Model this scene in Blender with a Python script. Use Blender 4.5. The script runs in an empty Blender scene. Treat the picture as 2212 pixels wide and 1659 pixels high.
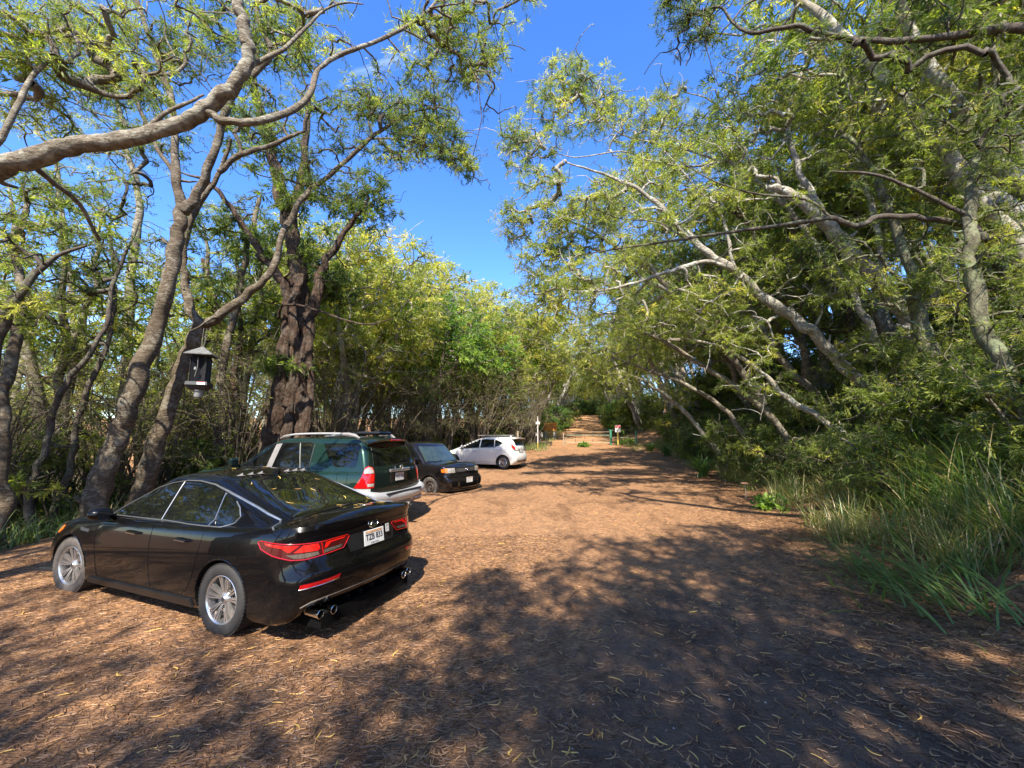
import bpy, math, random
import numpy as np
from mathutils import Vector, Matrix
from mathutils.bvhtree import BVHTree
from mathutils.geometry import delaunay_2d_cdt
R = math.radians
rng = np.random.default_rng(7)
random.seed(7)
sc = bpy.context.scene
COL = sc.collection

# ------------------------------------------------------------------ camera
CAM_H, CAM_P, CAM_F = 1.885, 0.132, 985.0 / 2500.0
cam = bpy.data.cameras.new('camera')
cam.sensor_width = 36.0
cam.lens = 36.0 * CAM_F
cam.clip_start = 0.05
cam.clip_end = 3000.0
camo = bpy.data.objects.new('camera', cam)
COL.objects.link(camo)
camo.location = (0, 0, CAM_H)
camo.rotation_euler = (math.pi / 2 + CAM_P, 0, 0)
sc.camera = camo

# the photograph was studied on a 2212 x 1659 view: pt() turns a place seen there plus a distance into a world point
def ray(px, py):
    dx = (px - 1106.0) / (CAM_F * 2212); dy = (829.5 - py) / (CAM_F * 2212)
    c, s = math.cos(CAM_P), math.sin(CAM_P)
    return np.array([dx, c - dy * s, s + dy * c])
def pt(px, py, Y):
    r = ray(px, py)
    return r / r[1] * Y + np.array([0, 0, CAM_H])

# ------------------------------------------------------------------ object helpers
def tag(o, label=None, cat=None, group=None, kind=None):
    if label: o['label'] = label
    if cat: o['category'] = cat
    if group: o['group'] = group
    if kind: o['kind'] = kind
    return o
def empty(name, loc, rz=0.0, label=None, cat=None, group=None, scale=None):
    o = bpy.data.objects.new(name, None)
    COL.objects.link(o)
    o.location = loc; o.rotation_euler = (0, 0, rz)
    if scale is not None: o.scale = (scale,) * 3
    o.empty_display_size = 0.2
    return tag(o, label, cat, group)
def mesh_obj(name, V, F, mat, parent=None, smooth=False, attr=None, angle=None):
    """F: (n,4) or (n,3) array, or list of index lists; attr: dict name -> per-vertex float array"""
    me = bpy.data.meshes.new(name)
    V = np.asarray(V, dtype=np.float32).reshape(-1, 3)
    if isinstance(F, np.ndarray) and F.ndim == 2:
        n, k = F.shape
        me.vertices.add(len(V)); me.vertices.foreach_set('co', V.ravel())
        me.loops.add(n * k); me.loops.foreach_set('vertex_index', F.astype(np.int32).ravel())
        me.polygons.add(n)
        me.polygons.foreach_set('loop_start', np.arange(0, n * k, k, dtype=np.int32))
        me.update(calc_edges=True)
    else:
        me.from_pydata([tuple(v) for v in V.tolist()], [], [list(map(int, f)) for f in F])
        me.update()
    if attr:
        for k_, a in attr.items():
            at = me.attributes.new(k_, 'FLOAT', 'POINT')
            at.data.foreach_set('value', np.asarray(a, dtype=np.float32))
    if smooth:
        me.polygons.foreach_set('use_smooth', np.ones(len(me.polygons), dtype=bool))
        if angle: me.set_sharp_from_angle(angle=R(angle))
    for m in (mat if isinstance(mat, (list, tuple)) else [mat]): me.materials.append(m)
    o = bpy.data.objects.new(name, me)
    COL.objects.link(o)
    if parent is not None: o.parent = parent
    return o
def copy_tree(root, loc, rz, scale=1.0, label=None, tilt=None):
    r = root.copy(); COL.objects.link(r)
    r.location = loc; r.rotation_euler = (tilt[0] if tilt else 0, tilt[1] if tilt else 0, rz); r.scale = (scale,) * 3
    if label: r['label'] = label
    for ch in root.children:
        c = ch.copy(); COL.objects.link(c); c.parent = r
    return r

class MB:
    """collects pieces into ONE mesh"""
    def __init__(s): s.v = []; s.f = []; s.n = 0
    def add(s, V, F):
        V = np.asarray(V, float).reshape(-1, 3)
        s.v.append(V); s.f += [[int(i) + s.n for i in f] for f in F]; s.n += len(V)
        return s
    def box(s, c, d, M=None, bev=0.0):
        x, y, z = [a / 2 for a in d]
        if bev:
            b = min(bev, x * .9, y * .9, z * .9)
            V = []
            for sx in (-1, 1):
                for sy in (-1, 1):
                    for sz in (-1, 1):
                        V += [(sx * x, sy * (y - b), sz * (z - b)), (sx * (x - b), sy * y, sz * (z - b)), (sx * (x - b), sy * (y - b), sz * z)]
            V = np.array(V)
            def i(a, b_, c_, k): return (a * 4 + b_ * 2 + c_) * 3 + k
            F = []
            for a in (0, 1):
                F.append([i(a, 0, 0, 0), i(a, 1, 0, 0), i(a, 1, 1, 0), i(a, 0, 1, 0)])
                F.append([i(0, a, 0, 1), i(1, a, 0, 1), i(1, a, 1, 1), i(0, a, 1, 1)])
                F.append([i(0, 0, a, 2), i(1, 0, a, 2), i(1, 1, a, 2), i(0, 1, a, 2)])
                for b_ in (0, 1):
                    F.append([i(a, b_, 0, 0), i(a, b_, 1, 0), i(a, b_, 1, 1), i(a, b_, 0, 1)])
                    F.append([i(a, 0, b_, 0), i(a, 1, b_, 0), i(a, 1, b_, 2), i(a, 0, b_, 2)])
                    F.append([i(0, a, b_, 1), i(1, a, b_, 1), i(1, a, b_, 2), i(0, a, b_, 2)])
                    for c_ in (0, 1): F.append([i(a, b_, c_, 0), i(a, b_, c_, 1), i(a, b_, c_, 2)])
        else:
            V = np.array([(a, b, e) for a in (-x, x) for b in (-y, y) for e in (-z, z)])
            F = [[0, 1, 3, 2], [4, 6, 7, 5], [0, 4, 5, 1], [2, 3, 7, 6], [0, 2, 6, 4], [1, 5, 7, 3]]
        if M is not None: V = V @ np.array(M.to_3x3()).T
        return s.add(V + np.array(c), F)
    def tube(s, P, r, n=8, cap=True):
        V, F = tube(P, r, n, cap)
        return s.add(V, F)
    def lathe(s, prof, c=(0, 0, 0), axis='y', n=32, a0=0, close=False):
        """prof: list of (radius, height) spun around an axis through c"""
        V = []
        for r_, h in prof:
            for k in range(n):
                a = 2 * math.pi * k / n + a0
                u, w = r_ * math.cos(a), r_ * math.sin(a)
                V.append({'y': (u, h, w), 'z': (u, w, h), 'x': (h, u, w)}[axis])
        F = []
        for j in range(len(prof) - 1):
            for k in range(n):
                k2 = (k + 1) % n
                F.append([j * n + k, j * n + k2, (j + 1) * n + k2, (j + 1) * n + k])
        if close: F.append(list(range(n))); F.append([(len(prof) - 1) * n + k for k in range(n)][::-1])
        return s.add(np.array(V) + np.array(c), F)
    def build(s, name, mat, parent=None, smooth=False, angle=35):
        o = mesh_obj(name, np.concatenate(s.v), s.f, mat, parent, smooth, None, angle)
        fix_normals(o.data)
        return o
def fix_normals(me):
    import bmesh
    bm = bmesh.new(); bm.from_mesh(me)
    bmesh.ops.recalc_face_normals(bm, faces=bm.faces)
    bm.to_mesh(me); bm.free()

def tube(P, r, n=8, cap=True):
    P = np.asarray(P, float); m = len(P)
    r = np.broadcast_to(np.asarray(r, float), (m,))
    T = np.gradient(P, axis=0); T /= np.linalg.norm(T, axis=1)[:, None] + 1e-9
    u = np.cross(T[0], [0, 0, 1.0] if abs(T[0][2]) < .9 else [1.0, 0, 0]); u /= np.linalg.norm(u)
    V = np.zeros((m, n, 3)); an = np.arange(n) * 2 * math.pi / n
    for i in range(m):
        u = u - T[i] * (u @ T[i]); u /= np.linalg.norm(u) + 1e-9
        w = np.cross(T[i], u)
        V[i] = P[i] + r[i] * (np.cos(an)[:, None] * u + np.sin(an)[:, None] * w)
    i0 = (np.arange(m - 1)[:, None] * n + np.arange(n)[None]).ravel()
    i1 = (np.arange(m - 1)[:, None] * n + (np.arange(n)[None] + 1) % n).ravel()
    F = np.stack([i0, i1, i1 + n, i0 + n], 1).tolist()
    if cap: F += [list(range(n))[::-1], list(range((m - 1) * n, m * n))]
    return V.reshape(-1, 3), F
def smooth_path(P, sub=4):
    """Catmull-Rom through rows of P (any number of columns)"""
    P = np.asarray(P, float)
    Q = np.vstack([2 * P[0] - P[1], P, 2 * P[-1] - P[-2]])
    out = []
    for i in range(1, len(Q) - 2):
        a, b, c, d = Q[i - 1], Q[i], Q[i + 1], Q[i + 2]
        for t in np.arange(sub) / sub:
            out.append(.5 * (2 * b + (c - a) * t + (2 * a - 5 * b + 4 * c - d) * t * t + (3 * b - a - 3 * c + d) * t ** 3))
    out.append(P[-1])
    return np.array(out)

# ------------------------------------------------------------------ materials
def newmat(name):
    m = bpy.data.materials.new(name); m.use_nodes = True
    nt = m.node_tree; b = nt.nodes['Principled BSDF']
    return m, nt, b
def N(nt, typ, **kw):
    n = nt.nodes.new(typ)
    for k, v in kw.items():
        if k in n.inputs and not hasattr(n, k): n.inputs[k].default_value = v
        else: setattr(n, k, v)
    return n
def ramp(nt, fac, stops, interp='LINEAR'):
    r = nt.nodes.new('ShaderNodeValToRGB'); r.color_ramp.interpolation = interp
    el = r.color_ramp.elements
    while len(el) < len(stops): el.new(.5)
    for e, (p, c) in zip(el, stops):
        e.position = p; e.color = (*c, 1) if len(c) == 3 else c
    nt.links.new(fac, r.inputs[0])
    return r.outputs[0]
def noise(nt, vec, scale, detail=3, rough=.55, dist=0.0):
    n = nt.nodes.new('ShaderNodeTexNoise')
    n.inputs['Scale'].default_value = scale; n.inputs['Detail'].default_value = detail
    n.inputs['Roughness'].default_value = rough; n.inputs['Distortion'].default_value = dist
    if vec is not None: nt.links.new(vec, n.inputs['Vector'])
    return n.outputs['Fac']
def mix(nt, fac, a, b, mode='MIX'):
    m = nt.nodes.new('ShaderNodeMix'); m.data_type = 'RGBA'; m.blend_type = mode
    for sock, v in ((m.inputs[0], fac), (m.inputs[6], a), (m.inputs[7], b)):
        if isinstance(v, (int, float)): sock.default_value = v
        elif isinstance(v, tuple): sock.default_value = (*v, 1) if len(v) == 3 else v
        else: nt.links.new(v, sock)
    return m.outputs[2]
def coords(nt, kind='Object', scale=None):
    t = nt.nodes.new('ShaderNodeTexCoord'); o = t.outputs[kind]
    if scale:
        mp = nt.nodes.new('ShaderNodeMapping'); mp.inputs['Scale'].default_value = scale
        nt.links.new(o, mp.inputs[0]); o = mp.outputs[0]
    return o
def bump(nt, b, h, strength=.5, dist=.02):
    n = nt.nodes.new('ShaderNodeBump'); n.inputs['Strength'].default_value = strength; n.inputs['Distance'].default_value = dist
    nt.links.new(h, n.inputs['Height']); nt.links.new(n.outputs[0], b.inputs['Normal'])

def simple(name, col, rough=.5, metal=0.0, var=.15, coat=0.0, scale=12.0, spec=.5, trans=0.0):
    m, nt, b = newmat(name)
    v = noise(nt, coords(nt), scale, 4)
    c2 = tuple(min(1, c * (1 + var)) for c in col); c1 = tuple(c * (1 - var) for c in col)
    nt.links.new(ramp(nt, v, [(.3, c1), (.7, c2)]), b.inputs['Base Color'])
    b.inputs['Roughness'].default_value = rough; b.inputs['Metallic'].default_value = metal
    b.inputs['Coat Weight'].default_value = coat; b.inputs['Specular IOR Level'].default_value = spec
    b.inputs['Coat Roughness'].default_value = .03
    b.inputs['Transmission Weight'].default_value = trans
    return m
def paint(name, col, dust=(.16, .12, .09), dustamt=.12, metal=0.0, rough=.25, dirtlow=.5, coat=.9):
    """car paint: clear coat, a film of road dust that thickens in blotches and towards the sills"""
    m, nt, b = newmat(name)
    co = coords(nt)
    f = noise(nt, co, 3.0, 6, .6)
    f2 = noise(nt, co, 40.0, 3)
    sep = nt.nodes.new('ShaderNodeSeparateXYZ'); nt.links.new(co, sep.inputs[0])
    mr = nt.nodes.new('ShaderNodeMapRange'); mr.inputs[1].default_value = .15; mr.inputs[2].default_value = .6
    mr.inputs[3].default_value = dirtlow; mr.inputs[4].default_value = 0
    nt.links.new(sep.outputs[2], mr.inputs[0])
    d = nt.nodes.new('ShaderNodeMath'); d.operation = 'MULTIPLY_ADD'
    nt.links.new(f, d.inputs[0]); d.inputs[1].default_value = dustamt * 2
    nt.links.new(mr.outputs[0], d.inputs[2])
    e = nt.nodes.new('ShaderNodeMath'); e.operation = 'MULTIPLY'; e.use_clamp = True
    nt.links.new(d.outputs[0], e.inputs[0]); nt.links.new(f2, e.inputs[1])
    nt.links.new(mix(nt, e.outputs[0], col, dust), b.inputs['Base Color'])
    b.inputs['Metallic'].default_value = metal
    b.inputs['Roughness'].default_value = rough
    b.inputs['Coat Weight'].default_value = coat; b.inputs['Specular IOR Level'].default_value = .06; b.inputs['Coat IOR'].default_value = 1.45
    rr = nt.nodes.new('ShaderNodeMapRange'); rr.inputs[3].default_value = .02; rr.inputs[4].default_value = .14
    nt.links.new(e.outputs[0], rr.inputs[0]); nt.links.new(rr.outputs[0], b.inputs['Coat Roughness'])
    return m
M = {}
M['black_paint'] = paint('black_paint', (.0012, .0014, .002), dustamt=.02, dirtlow=.10, coat=.62)
M['black_paint_dusty'] = paint('black_paint_dusty', (.003, .003, .0035), dustamt=.05, dirtlow=.25)
M['green_paint'] = paint('green_paint', (.0028, .022, .016), dustamt=.08, metal=.35, rough=.32)
M['darkgreen_paint'] = paint('darkgreen_paint', (.003, .012, .010), dustamt=.06, metal=.3, rough=.3)
M['white_paint'] = paint('white_paint', (.62, .62, .60), dust=(.45, .42, .36), dustamt=.12)
M['silver_plastic'] = simple('silver_plastic', (.36, .36, .35), .38, .3, .06)
M['grey_plastic'] = simple('grey_plastic', (.16, .15, .14), .6, 0, .15)
M['black_plastic'] = simple('black_plastic', (.006, .006, .006), .45, 0, .3)
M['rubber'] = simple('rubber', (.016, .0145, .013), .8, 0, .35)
M['rubber_dusty_sunlit'] = simple('rubber_dusty_sunlit', (.06, .05, .042), .85, 0, .35)  # paler rubber; on the saloon's front tyres sunlight is put into the colour
M['alloy'] = simple('alloy', (.50, .48, .46), .28, .85, .06)
M['alloy_dark'] = simple('alloy_dark', (.06, .06, .062), .4, .6, .1)
M['steel_wheel'] = simple('steel_wheel', (.07, .055, .045), .6, .3, .3)
M['brake_steel'] = simple('brake_steel', (.25, .23, .21), .45, .8, .1)
M['chrome'] = simple('chrome', (.75, .74, .70), .12, 1, .03)
M['chrome_dull'] = simple('chrome_dull', (.45, .44, .40), .3, .9, .1)
M['seam'] = simple('seam', (.002, .002, .002), .9, 0, 0, spec=.1)
M['red_lens'] = simple('red_lens', (.30, .004, .004), .12, 0, .25, coat=1, scale=60)
M['dark_red_lens'] = simple('dark_red_lens', (.045, .003, .004), .12, 0, .2, coat=1, scale=60)
M['bright_red_lens'] = simple('bright_red_lens', (.50, .008, .006), .15, 0, .15, coat=1, scale=60)
M['clear_lens'] = simple('clear_lens', (.34, .32, .28), .1, .3, .3, coat=1, scale=80)
M['smoke_lens'] = simple('smoke_lens', (.10, .085, .07), .12, .3, .4, coat=1, scale=80)
M['amber_lens'] = simple('amber_lens', (.55, .13, .012), .15, 0, .15, coat=1, scale=80)
M['white_plate'] = simple('white_plate', (.50, .50, .47), .45, 0, .05)
M['plate_band'] = simple('plate_band', (.45, .25, .12), .5, 0, .5, scale=30)
M['ink'] = simple('ink', (.015, .015, .017), .5, 0, .1)
def glass_mat(name, col, rough=.02):
    m, nt, b = newmat(name)
    f = noise(nt, coords(nt), 5, 5)
    nt.links.new(ramp(nt, f, [(.3, col), (.75, tuple(c * 1.8 + .004 for c in col))]), b.inputs['Base Color'])
    b.inputs['Roughness'].default_value = rough
    b.inputs['IOR'].default_value = 1.5; b.inputs['Specular IOR Level'].default_value = .5
    b.inputs['Coat Weight'].default_value = .15; b.inputs['Coat Roughness'].default_value = .01
    return m
M['tinted_glass'] = glass_mat('tinted_glass', (.002, .0024, .0024))
M['pale_glass'] = glass_mat('pale_glass', (.018, .028, .025))

# ------------------------------------------------------------------ world and sun
SUN_EL, SUN_DIR_AZ = R(47), R(6)        # light travels towards +Y (the sun stands behind the photographer)
w = bpy.data.worlds.new('World'); sc.world = w; w.use_nodes = True
nt = w.node_tree; nt.nodes.clear()
sky = nt.nodes.new('ShaderNodeTexSky'); sky.sky_type = 'NISHITA'; sky.sun_disc = False
sky.sun_elevation = SUN_EL; sky.sun_rotation = R(180) + SUN_DIR_AZ
sky.altitude = 300; sky.air_density = 1.0; sky.dust_density = .35; sky.ozone_density = 3.5
tc = nt.nodes.new('ShaderNodeTexCoord')
mp = nt.nodes.new('ShaderNodeMapping'); mp.inputs['Scale'].default_value = (1.2, 3.5, 1.0); mp.inputs['Rotation'].default_value = (0, 0, .5)
nt.links.new(tc.outputs['Generated'], mp.inputs[0])
cf = noise(nt, mp.outputs[0], 2.3, 8, .62, .8)
cm = ramp(nt, cf, [(.60, (0, 0, 0)), (.80, (.40, .40, .40))])
hs = nt.nodes.new('ShaderNodeHueSaturation'); hs.inputs['Saturation'].default_value = 1.25; hs.inputs['Hue'].default_value = .512; hs.inputs['Value'].default_value = 1.0
nt.links.new(sky.outputs[0], hs.inputs['Color'])
skyc = mix(nt, cm, hs.outputs[0], (5.2, 6.0, 7.4))
bg = nt.nodes.new('ShaderNodeBackground'); bg.inputs['Strength'].default_value = .15
nt.links.new(skyc, bg.inputs[0])
wo = nt.nodes.new('ShaderNodeOutputWorld'); nt.links.new(bg.outputs[0], wo.inputs[0])
sl = bpy.data.lights.new('sun', 'SUN'); sl.energy = 4.7; sl.angle = R(.55); sl.color = (1.0, .92, .80)
so = bpy.data.objects.new('sun', sl); COL.objects.link(so)
ld = Vector((math.sin(SUN_DIR_AZ) * math.cos(SUN_EL), math.cos(SUN_DIR_AZ) * math.cos(SUN_EL), -math.sin(SUN_EL)))
so.rotation_euler = ld.to_track_quat('-Z', 'Y').to_euler()
so.location = (0, -20, 30)
sc.view_settings.view_transform = 'Standard'; sc.view_settings.look = 'None'
sc.view_settings.exposure = 1.62; sc.view_settings.gamma = 1.0
sc.cycles.max_bounces = 8; sc.cycles.diffuse_bounces = 4; sc.cycles.glossy_bounces = 4; sc.cycles.transmission_bounces = 6
# ================================================================== CARS
def ring(L, n_side=56, n_c=9, n_f=9):
    """closed plan outline of a level: xr, xf, hw, (rear corner rx, ry), (front corner rx, ry), bows"""
    xr, xf, hw, rrx, rry, frx, fry, br, bf = L
    pts = []
    for t in np.linspace(0, 1, n_f, endpoint=False):                 # rear half, centre -> corner
        y = t * (hw - rry); pts.append((xr - br * (1 - (y / hw) ** 2) + br * (1 - ((hw - rry) / hw) ** 2), y))
    for t in np.linspace(0, 1, n_c, endpoint=False):
        a = t * math.pi / 2; pts.append((xr + rrx * (1 - math.cos(a)), hw - rry + rry * math.sin(a)))
    for t in np.linspace(0, 1, n_side, endpoint=False):
        pts.append((xr + rrx + t * (xf - frx - xr - rrx), hw))
    for t in np.linspace(0, 1, n_c, endpoint=False):
        a = t * math.pi / 2; pts.append((xf - frx * (1 - math.sin(a)), hw - fry * (1 - math.cos(a))))
    for t in np.linspace(0, 1, n_f + 1):
        y = (1 - t) * (hw - fry); pts.append((xf + bf * (1 - (y / hw) ** 2) - bf * (1 - ((hw - fry) / hw) ** 2), y))
    h = np.array(pts)
    m = h[1:-1][::-1].copy(); m[:, 1] *= -1
    return np.vstack([h, m])
def loft(levels, zmap=None, cap_top=None, cap_s=(.96, .86, .7, .45, .2, 0.0), cap_x=.10):
    """levels: list of (z, L); zmap(z, x) -> real z;  cap_top(x, y, s) -> added height for the closing rings"""
    V, n = [], None
    for z, L in levels:
        r = ring(L); n = len(r)
        zz = np.full(n, z) if zmap is None else zmap(z, r[:, 0], r[:, 1])
        V.append(np.column_stack([r, zz]))
    z, L = levels[-1]; base = ring(L)
    xc = (L[0] + L[1]) / 2
    hw = L[2]
    for s in cap_s:
        r = base.copy(); r[:, 1] *= s; r[:, 0] = xc + (r[:, 0] - xc) * (1 - cap_x * (1 - s))
        zz = (np.full(n, z) if zmap is None else zmap(z, r[:, 0], r[:, 1])) + cap_top(r[:, 0], 1 - s * s)
        V.append(np.column_stack([r, zz]))
    z, L = levels[0]; base = ring(L); xc = (L[0] + L[1]) / 2
    B = []
    for s in (.9, .5, 0.0):
        r = base.copy(); r[:, 1] *= s; r[:, 0] = xc + (r[:, 0] - xc) * (1 - .05 * (1 - s))
        zz = (np.full(n, z) if zmap is None else zmap(z, r[:, 0], r[:, 1]))
        B.append(np.column_stack([r, zz]))
    V = B[::-1] + V
    m = len(V); V = np.vstack(V)
    i = (np.arange(m - 1)[:, None] * n + np.arange(n)[None]).ravel(); j = (np.arange(m - 1)[:, None] * n + (np.arange(n)[None] + 1) % n).ravel()
    F = np.stack([i, j, j + n, i + n], 1).tolist()
    return V, F
def LV(xr, xf, hw, rr=(.1, .1), fr=(.1, .1), br=0.0, bf=0.0):
    return (xr, xf, hw, rr[0], rr[1], fr[0], fr[1], br, bf)

class Car:
    def __init__(s, name, loc, yaw, label, cat='car', group=None):
        s.root = empty(name, loc, yaw, label, cat, group)
        s.bvh = None
    def body(s, lower, upper, mat, arches, arch_r, arch_depth=.28, matwell=None):
        """lower and upper: (V, F) closed shells; round wheel wells are cut out of the lower one"""
        lo = mesh_obj('body', lower[0], lower[1], mat, s.root, True)
        import bmesh
        bm = bmesh.new(); bm.from_mesh(lo.data)
        bmesh.ops.remove_doubles(bm, verts=bm.verts, dist=1e-4)
        bmesh.ops.dissolve_degenerate(bm, dist=1e-4, edges=bm.edges)
        bmesh.ops.recalc_face_normals(bm, faces=bm.faces); bm.to_mesh(lo.data); bm.free()
        cuts = MB()
        for ax, r_, zc in arches:
            for sg in (-1, 1):
                y0, y1 = sg * (s.hw - arch_depth), sg * (s.hw + .2)
                cuts.lathe([(r_, y0), (r_, y1)], (ax, 0, zc), 'y', 48, 0, True)
        cu = cuts.build('cut', matwell or M['black_plastic'], s.root, False)
        md = lo.modifiers.new('b', 'BOOLEAN'); md.object = cu; md.operation = 'DIFFERENCE'; md.solver = 'EXACT'
        try: md.material_mode = 'TRANSFER'
        except Exception: pass
        bpy.context.view_layer.update(); dg = bpy.context.evaluated_depsgraph_get(); dg.update()
        me = bpy.data.meshes.new_from_object(lo.evaluated_get(dg))
        lo.modifiers.clear(); old = lo.data; lo.data = me; bpy.data.meshes.remove(old)
        cm_ = cu.data; bpy.data.objects.remove(cu); bpy.data.meshes.remove(cm_)
        bm = bmesh.new(); bm.from_mesh(lo.data)
        if upper is not None:
            tmp = bpy.data.meshes.new('t'); tmp.from_pydata([tuple(v) for v in upper[0].tolist()], [], upper[1])
            b2 = bmesh.new(); b2.from_mesh(tmp)
            bmesh.ops.remove_doubles(b2, verts=b2.verts, dist=1e-4)
            bmesh.ops.recalc_face_normals(b2, faces=b2.faces)
            for f in b2.faces: f.smooth = True
            b2.to_mesh(tmp); b2.free()
            bm.from_mesh(tmp); bpy.data.meshes.remove(tmp)
        bm.to_mesh(lo.data); bm.free()
        lo.data.set_sharp_from_angle(angle=R(38))
        lo.data.name = 'body'
        s.bodyobj = lo
        bm = bmesh.new(); bm.from_mesh(lo.data); s.bvh = BVHTree.FromBMesh(bm); bm.free()
        return lo
    def hit(s, plane, a, b, side=1, d=.003, oblique=None):
        """plane 'side': (x,z) seen from y=side; 'rear': (y,z) seen from behind; 'front'; 'top': (x,y) from above; 'cornerL'.. use oblique dir"""
        if plane == 'side': o = Vector((a, side * 3, b)); v = Vector((0, -side, 0))
        elif plane == 'rear': o = Vector((-6, a, b)); v = Vector((1, 0, 0))
        elif plane == 'front': o = Vector((9, a, b)); v = Vector((-1, 0, 0))
        elif plane == 'top': o = Vector((a, b, 4)); v = Vector((0, 0, -1))
        else:
            # plane = (origin, udir, vdir=z, dir): free plane, a runs along udir, b is height
            O, u, v = plane; o = Vector(O) + Vector(u) * a + Vector((0, 0, b)) - Vector(v) * 4; v = Vector(v)
        h = s.bvh.ray_cast(o, v)
        if h[0] is None: return None
        nrm = h[1]
        if nrm.dot(v) > 0: nrm = -nrm
        return h[0] + nrm * d, nrm
    def patch(s, name, outline, mat, plane='side', side=1, d=.004, step=.06, depth=.012, parent=None, smooth=True):
        """skin that follows the bodywork inside a 2D outline, with a rim that goes down into the body"""
        o2 = []
        m = len(outline)
        for i in range(m):
            a, b = np.array(outline[i], float), np.array(outline[(i + 1) % m], float)
            k = max(1, int(np.linalg.norm(b - a) / step))
            for t in range(k): o2.append(a + (b - a) * t / k)
        o2 = np.array(o2); nb = len(o2)
        lo_, hi_ = o2.min(0), o2.max(0)
        inner = []
        for a in np.arange(lo_[0] + step / 2, hi_[0], step):
            for b in np.arange(lo_[1] + step / 2, hi_[1], step):
                c = False; j = nb - 1
                for i in range(nb):
                    if ((o2[i][1] > b) != (o2[j][1] > b)) and (a < (o2[j][0] - o2[i][0]) * (b - o2[i][1]) / (o2[j][1] - o2[i][1]) + o2[i][0]): c = not c
                    j = i
                if c and np.min(np.linalg.norm(o2 - (a, b), axis=1)) > step * .45: inner.append((a, b))
        vs = [Vector(p) for p in o2] + [Vector(p) for p in inner]
        r = delaunay_2d_cdt(vs, [(i, (i + 1) % nb) for i in range(nb)], [], 1, 1e-6)
        V, Nn, ok = [], [], []
        for p in r[0]:
            h = s.hit(plane, p[0], p[1], side, d)
            ok.append(h is not None)
            V.append(tuple(h[0]) if h else (0, 0, 0)); Nn.append(tuple(h[1]) if h else (0, 0, 1))
        F = [list(f) for f in r[2] if all(ok[i] for i in f)]
        V = np.array(V); Nn = np.array(Nn)
        V2 = V - Nn * depth
        edges = {}
        for f in F:
            for i in range(len(f)):
                e = (f[i], f[(i + 1) % len(f)]); edges[e] = 1
        k = len(V); S = [[e[1], e[0], e[0] + k, e[1] + k] for e in edges if (e[1], e[0]) not in edges]
        ob = mesh_obj(name, np.vstack([V, V2]), F + S, mat, parent or s.root, True)
        fix_normals(ob.data); ob.data.set_sharp_from_angle(angle=R(45))
        return ob
    def path(s, pts, plane='side', side=1, d=.0, n=10):
        P = []
        for i in range(len(pts) - 1):
            a, b = np.array(pts[i]), np.array(pts[i + 1])
            k = max(1, int(np.linalg.norm(b - a) / .05))
            for t in range(k + (i == len(pts) - 2)):
                q = a + (b - a) * t / k
                h = s.hit(plane, q[0], q[1], side, d)
                if h: P.append(tuple(h[0]))
        return P
    def line(s, name, pts, mat, r=.004, plane='side', side=1, d=0.0, parent=None, both=False, mb=None):
        own = mb is None; mb = mb or MB()
        for sg in ((1, -1) if both else (side,)):
            P = s.path(pts, plane, sg, d)
            if len(P) > 1: mb.tube(P, r, 6)
        if own and mb.n: return mb.build(name, mat, parent or s.root, True)
    def wheel(s, x, side, rad, width, rim_r, style, zc=None, ymid=None, dusty_sunlit=False, steer=0):
        y = side * (ymid if ymid else s.hw - width / 2 - .02)
        zc = rad if zc is None else zc
        w_ = empty('wheel', (x, y, zc), (math.pi if side < 0 else 0) + steer); w_.parent = s.root
        hw_ = width / 2
        t = MB().lathe([(rim_r - .01, -hw_ * .8), (rim_r + .01, -hw_ * .95), (rad * .9, -hw_), (rad * .97, -hw_ * .85), (rad, -hw_ * .6), (rad, -.25 * hw_), (rad - .008, -.2 * hw_), (rad, -.15 * hw_), (rad, .15 * hw_), (rad - .008, .2 * hw_), (rad, .25 * hw_), (rad, hw_ * .6),
                        (rad * .975, hw_ * .85), (rad * .93, hw_ * .97), (rad * .85, hw_ * 1.02), (rim_r + .022, hw_ * .98), (rim_r + .004, hw_ * .9), (rim_r - .01, hw_ * .7)], n=48)
        for k in range(60):     # shoulder tread blocks
            a = 2 * math.pi * k / 60
            Mx = Matrix.Rotation(-a, 4, 'Y')
            c = Mx @ Vector((rad - .003, hw_ * .72, 0))
            t.box(tuple(c), (.010, hw_ * .38, rad * .06), Mx)
            c = Mx @ Vector((rad - .003, -hw_ * .72, 0))
            t.box(tuple(c), (.010, hw_ * .38, rad * .06), Mx)
        t.build('tyre', M['rubber_dusty_sunlit' if dusty_sunlit else 'rubber'], w_, True, 50)
        y0 = hw_ * .86
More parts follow.
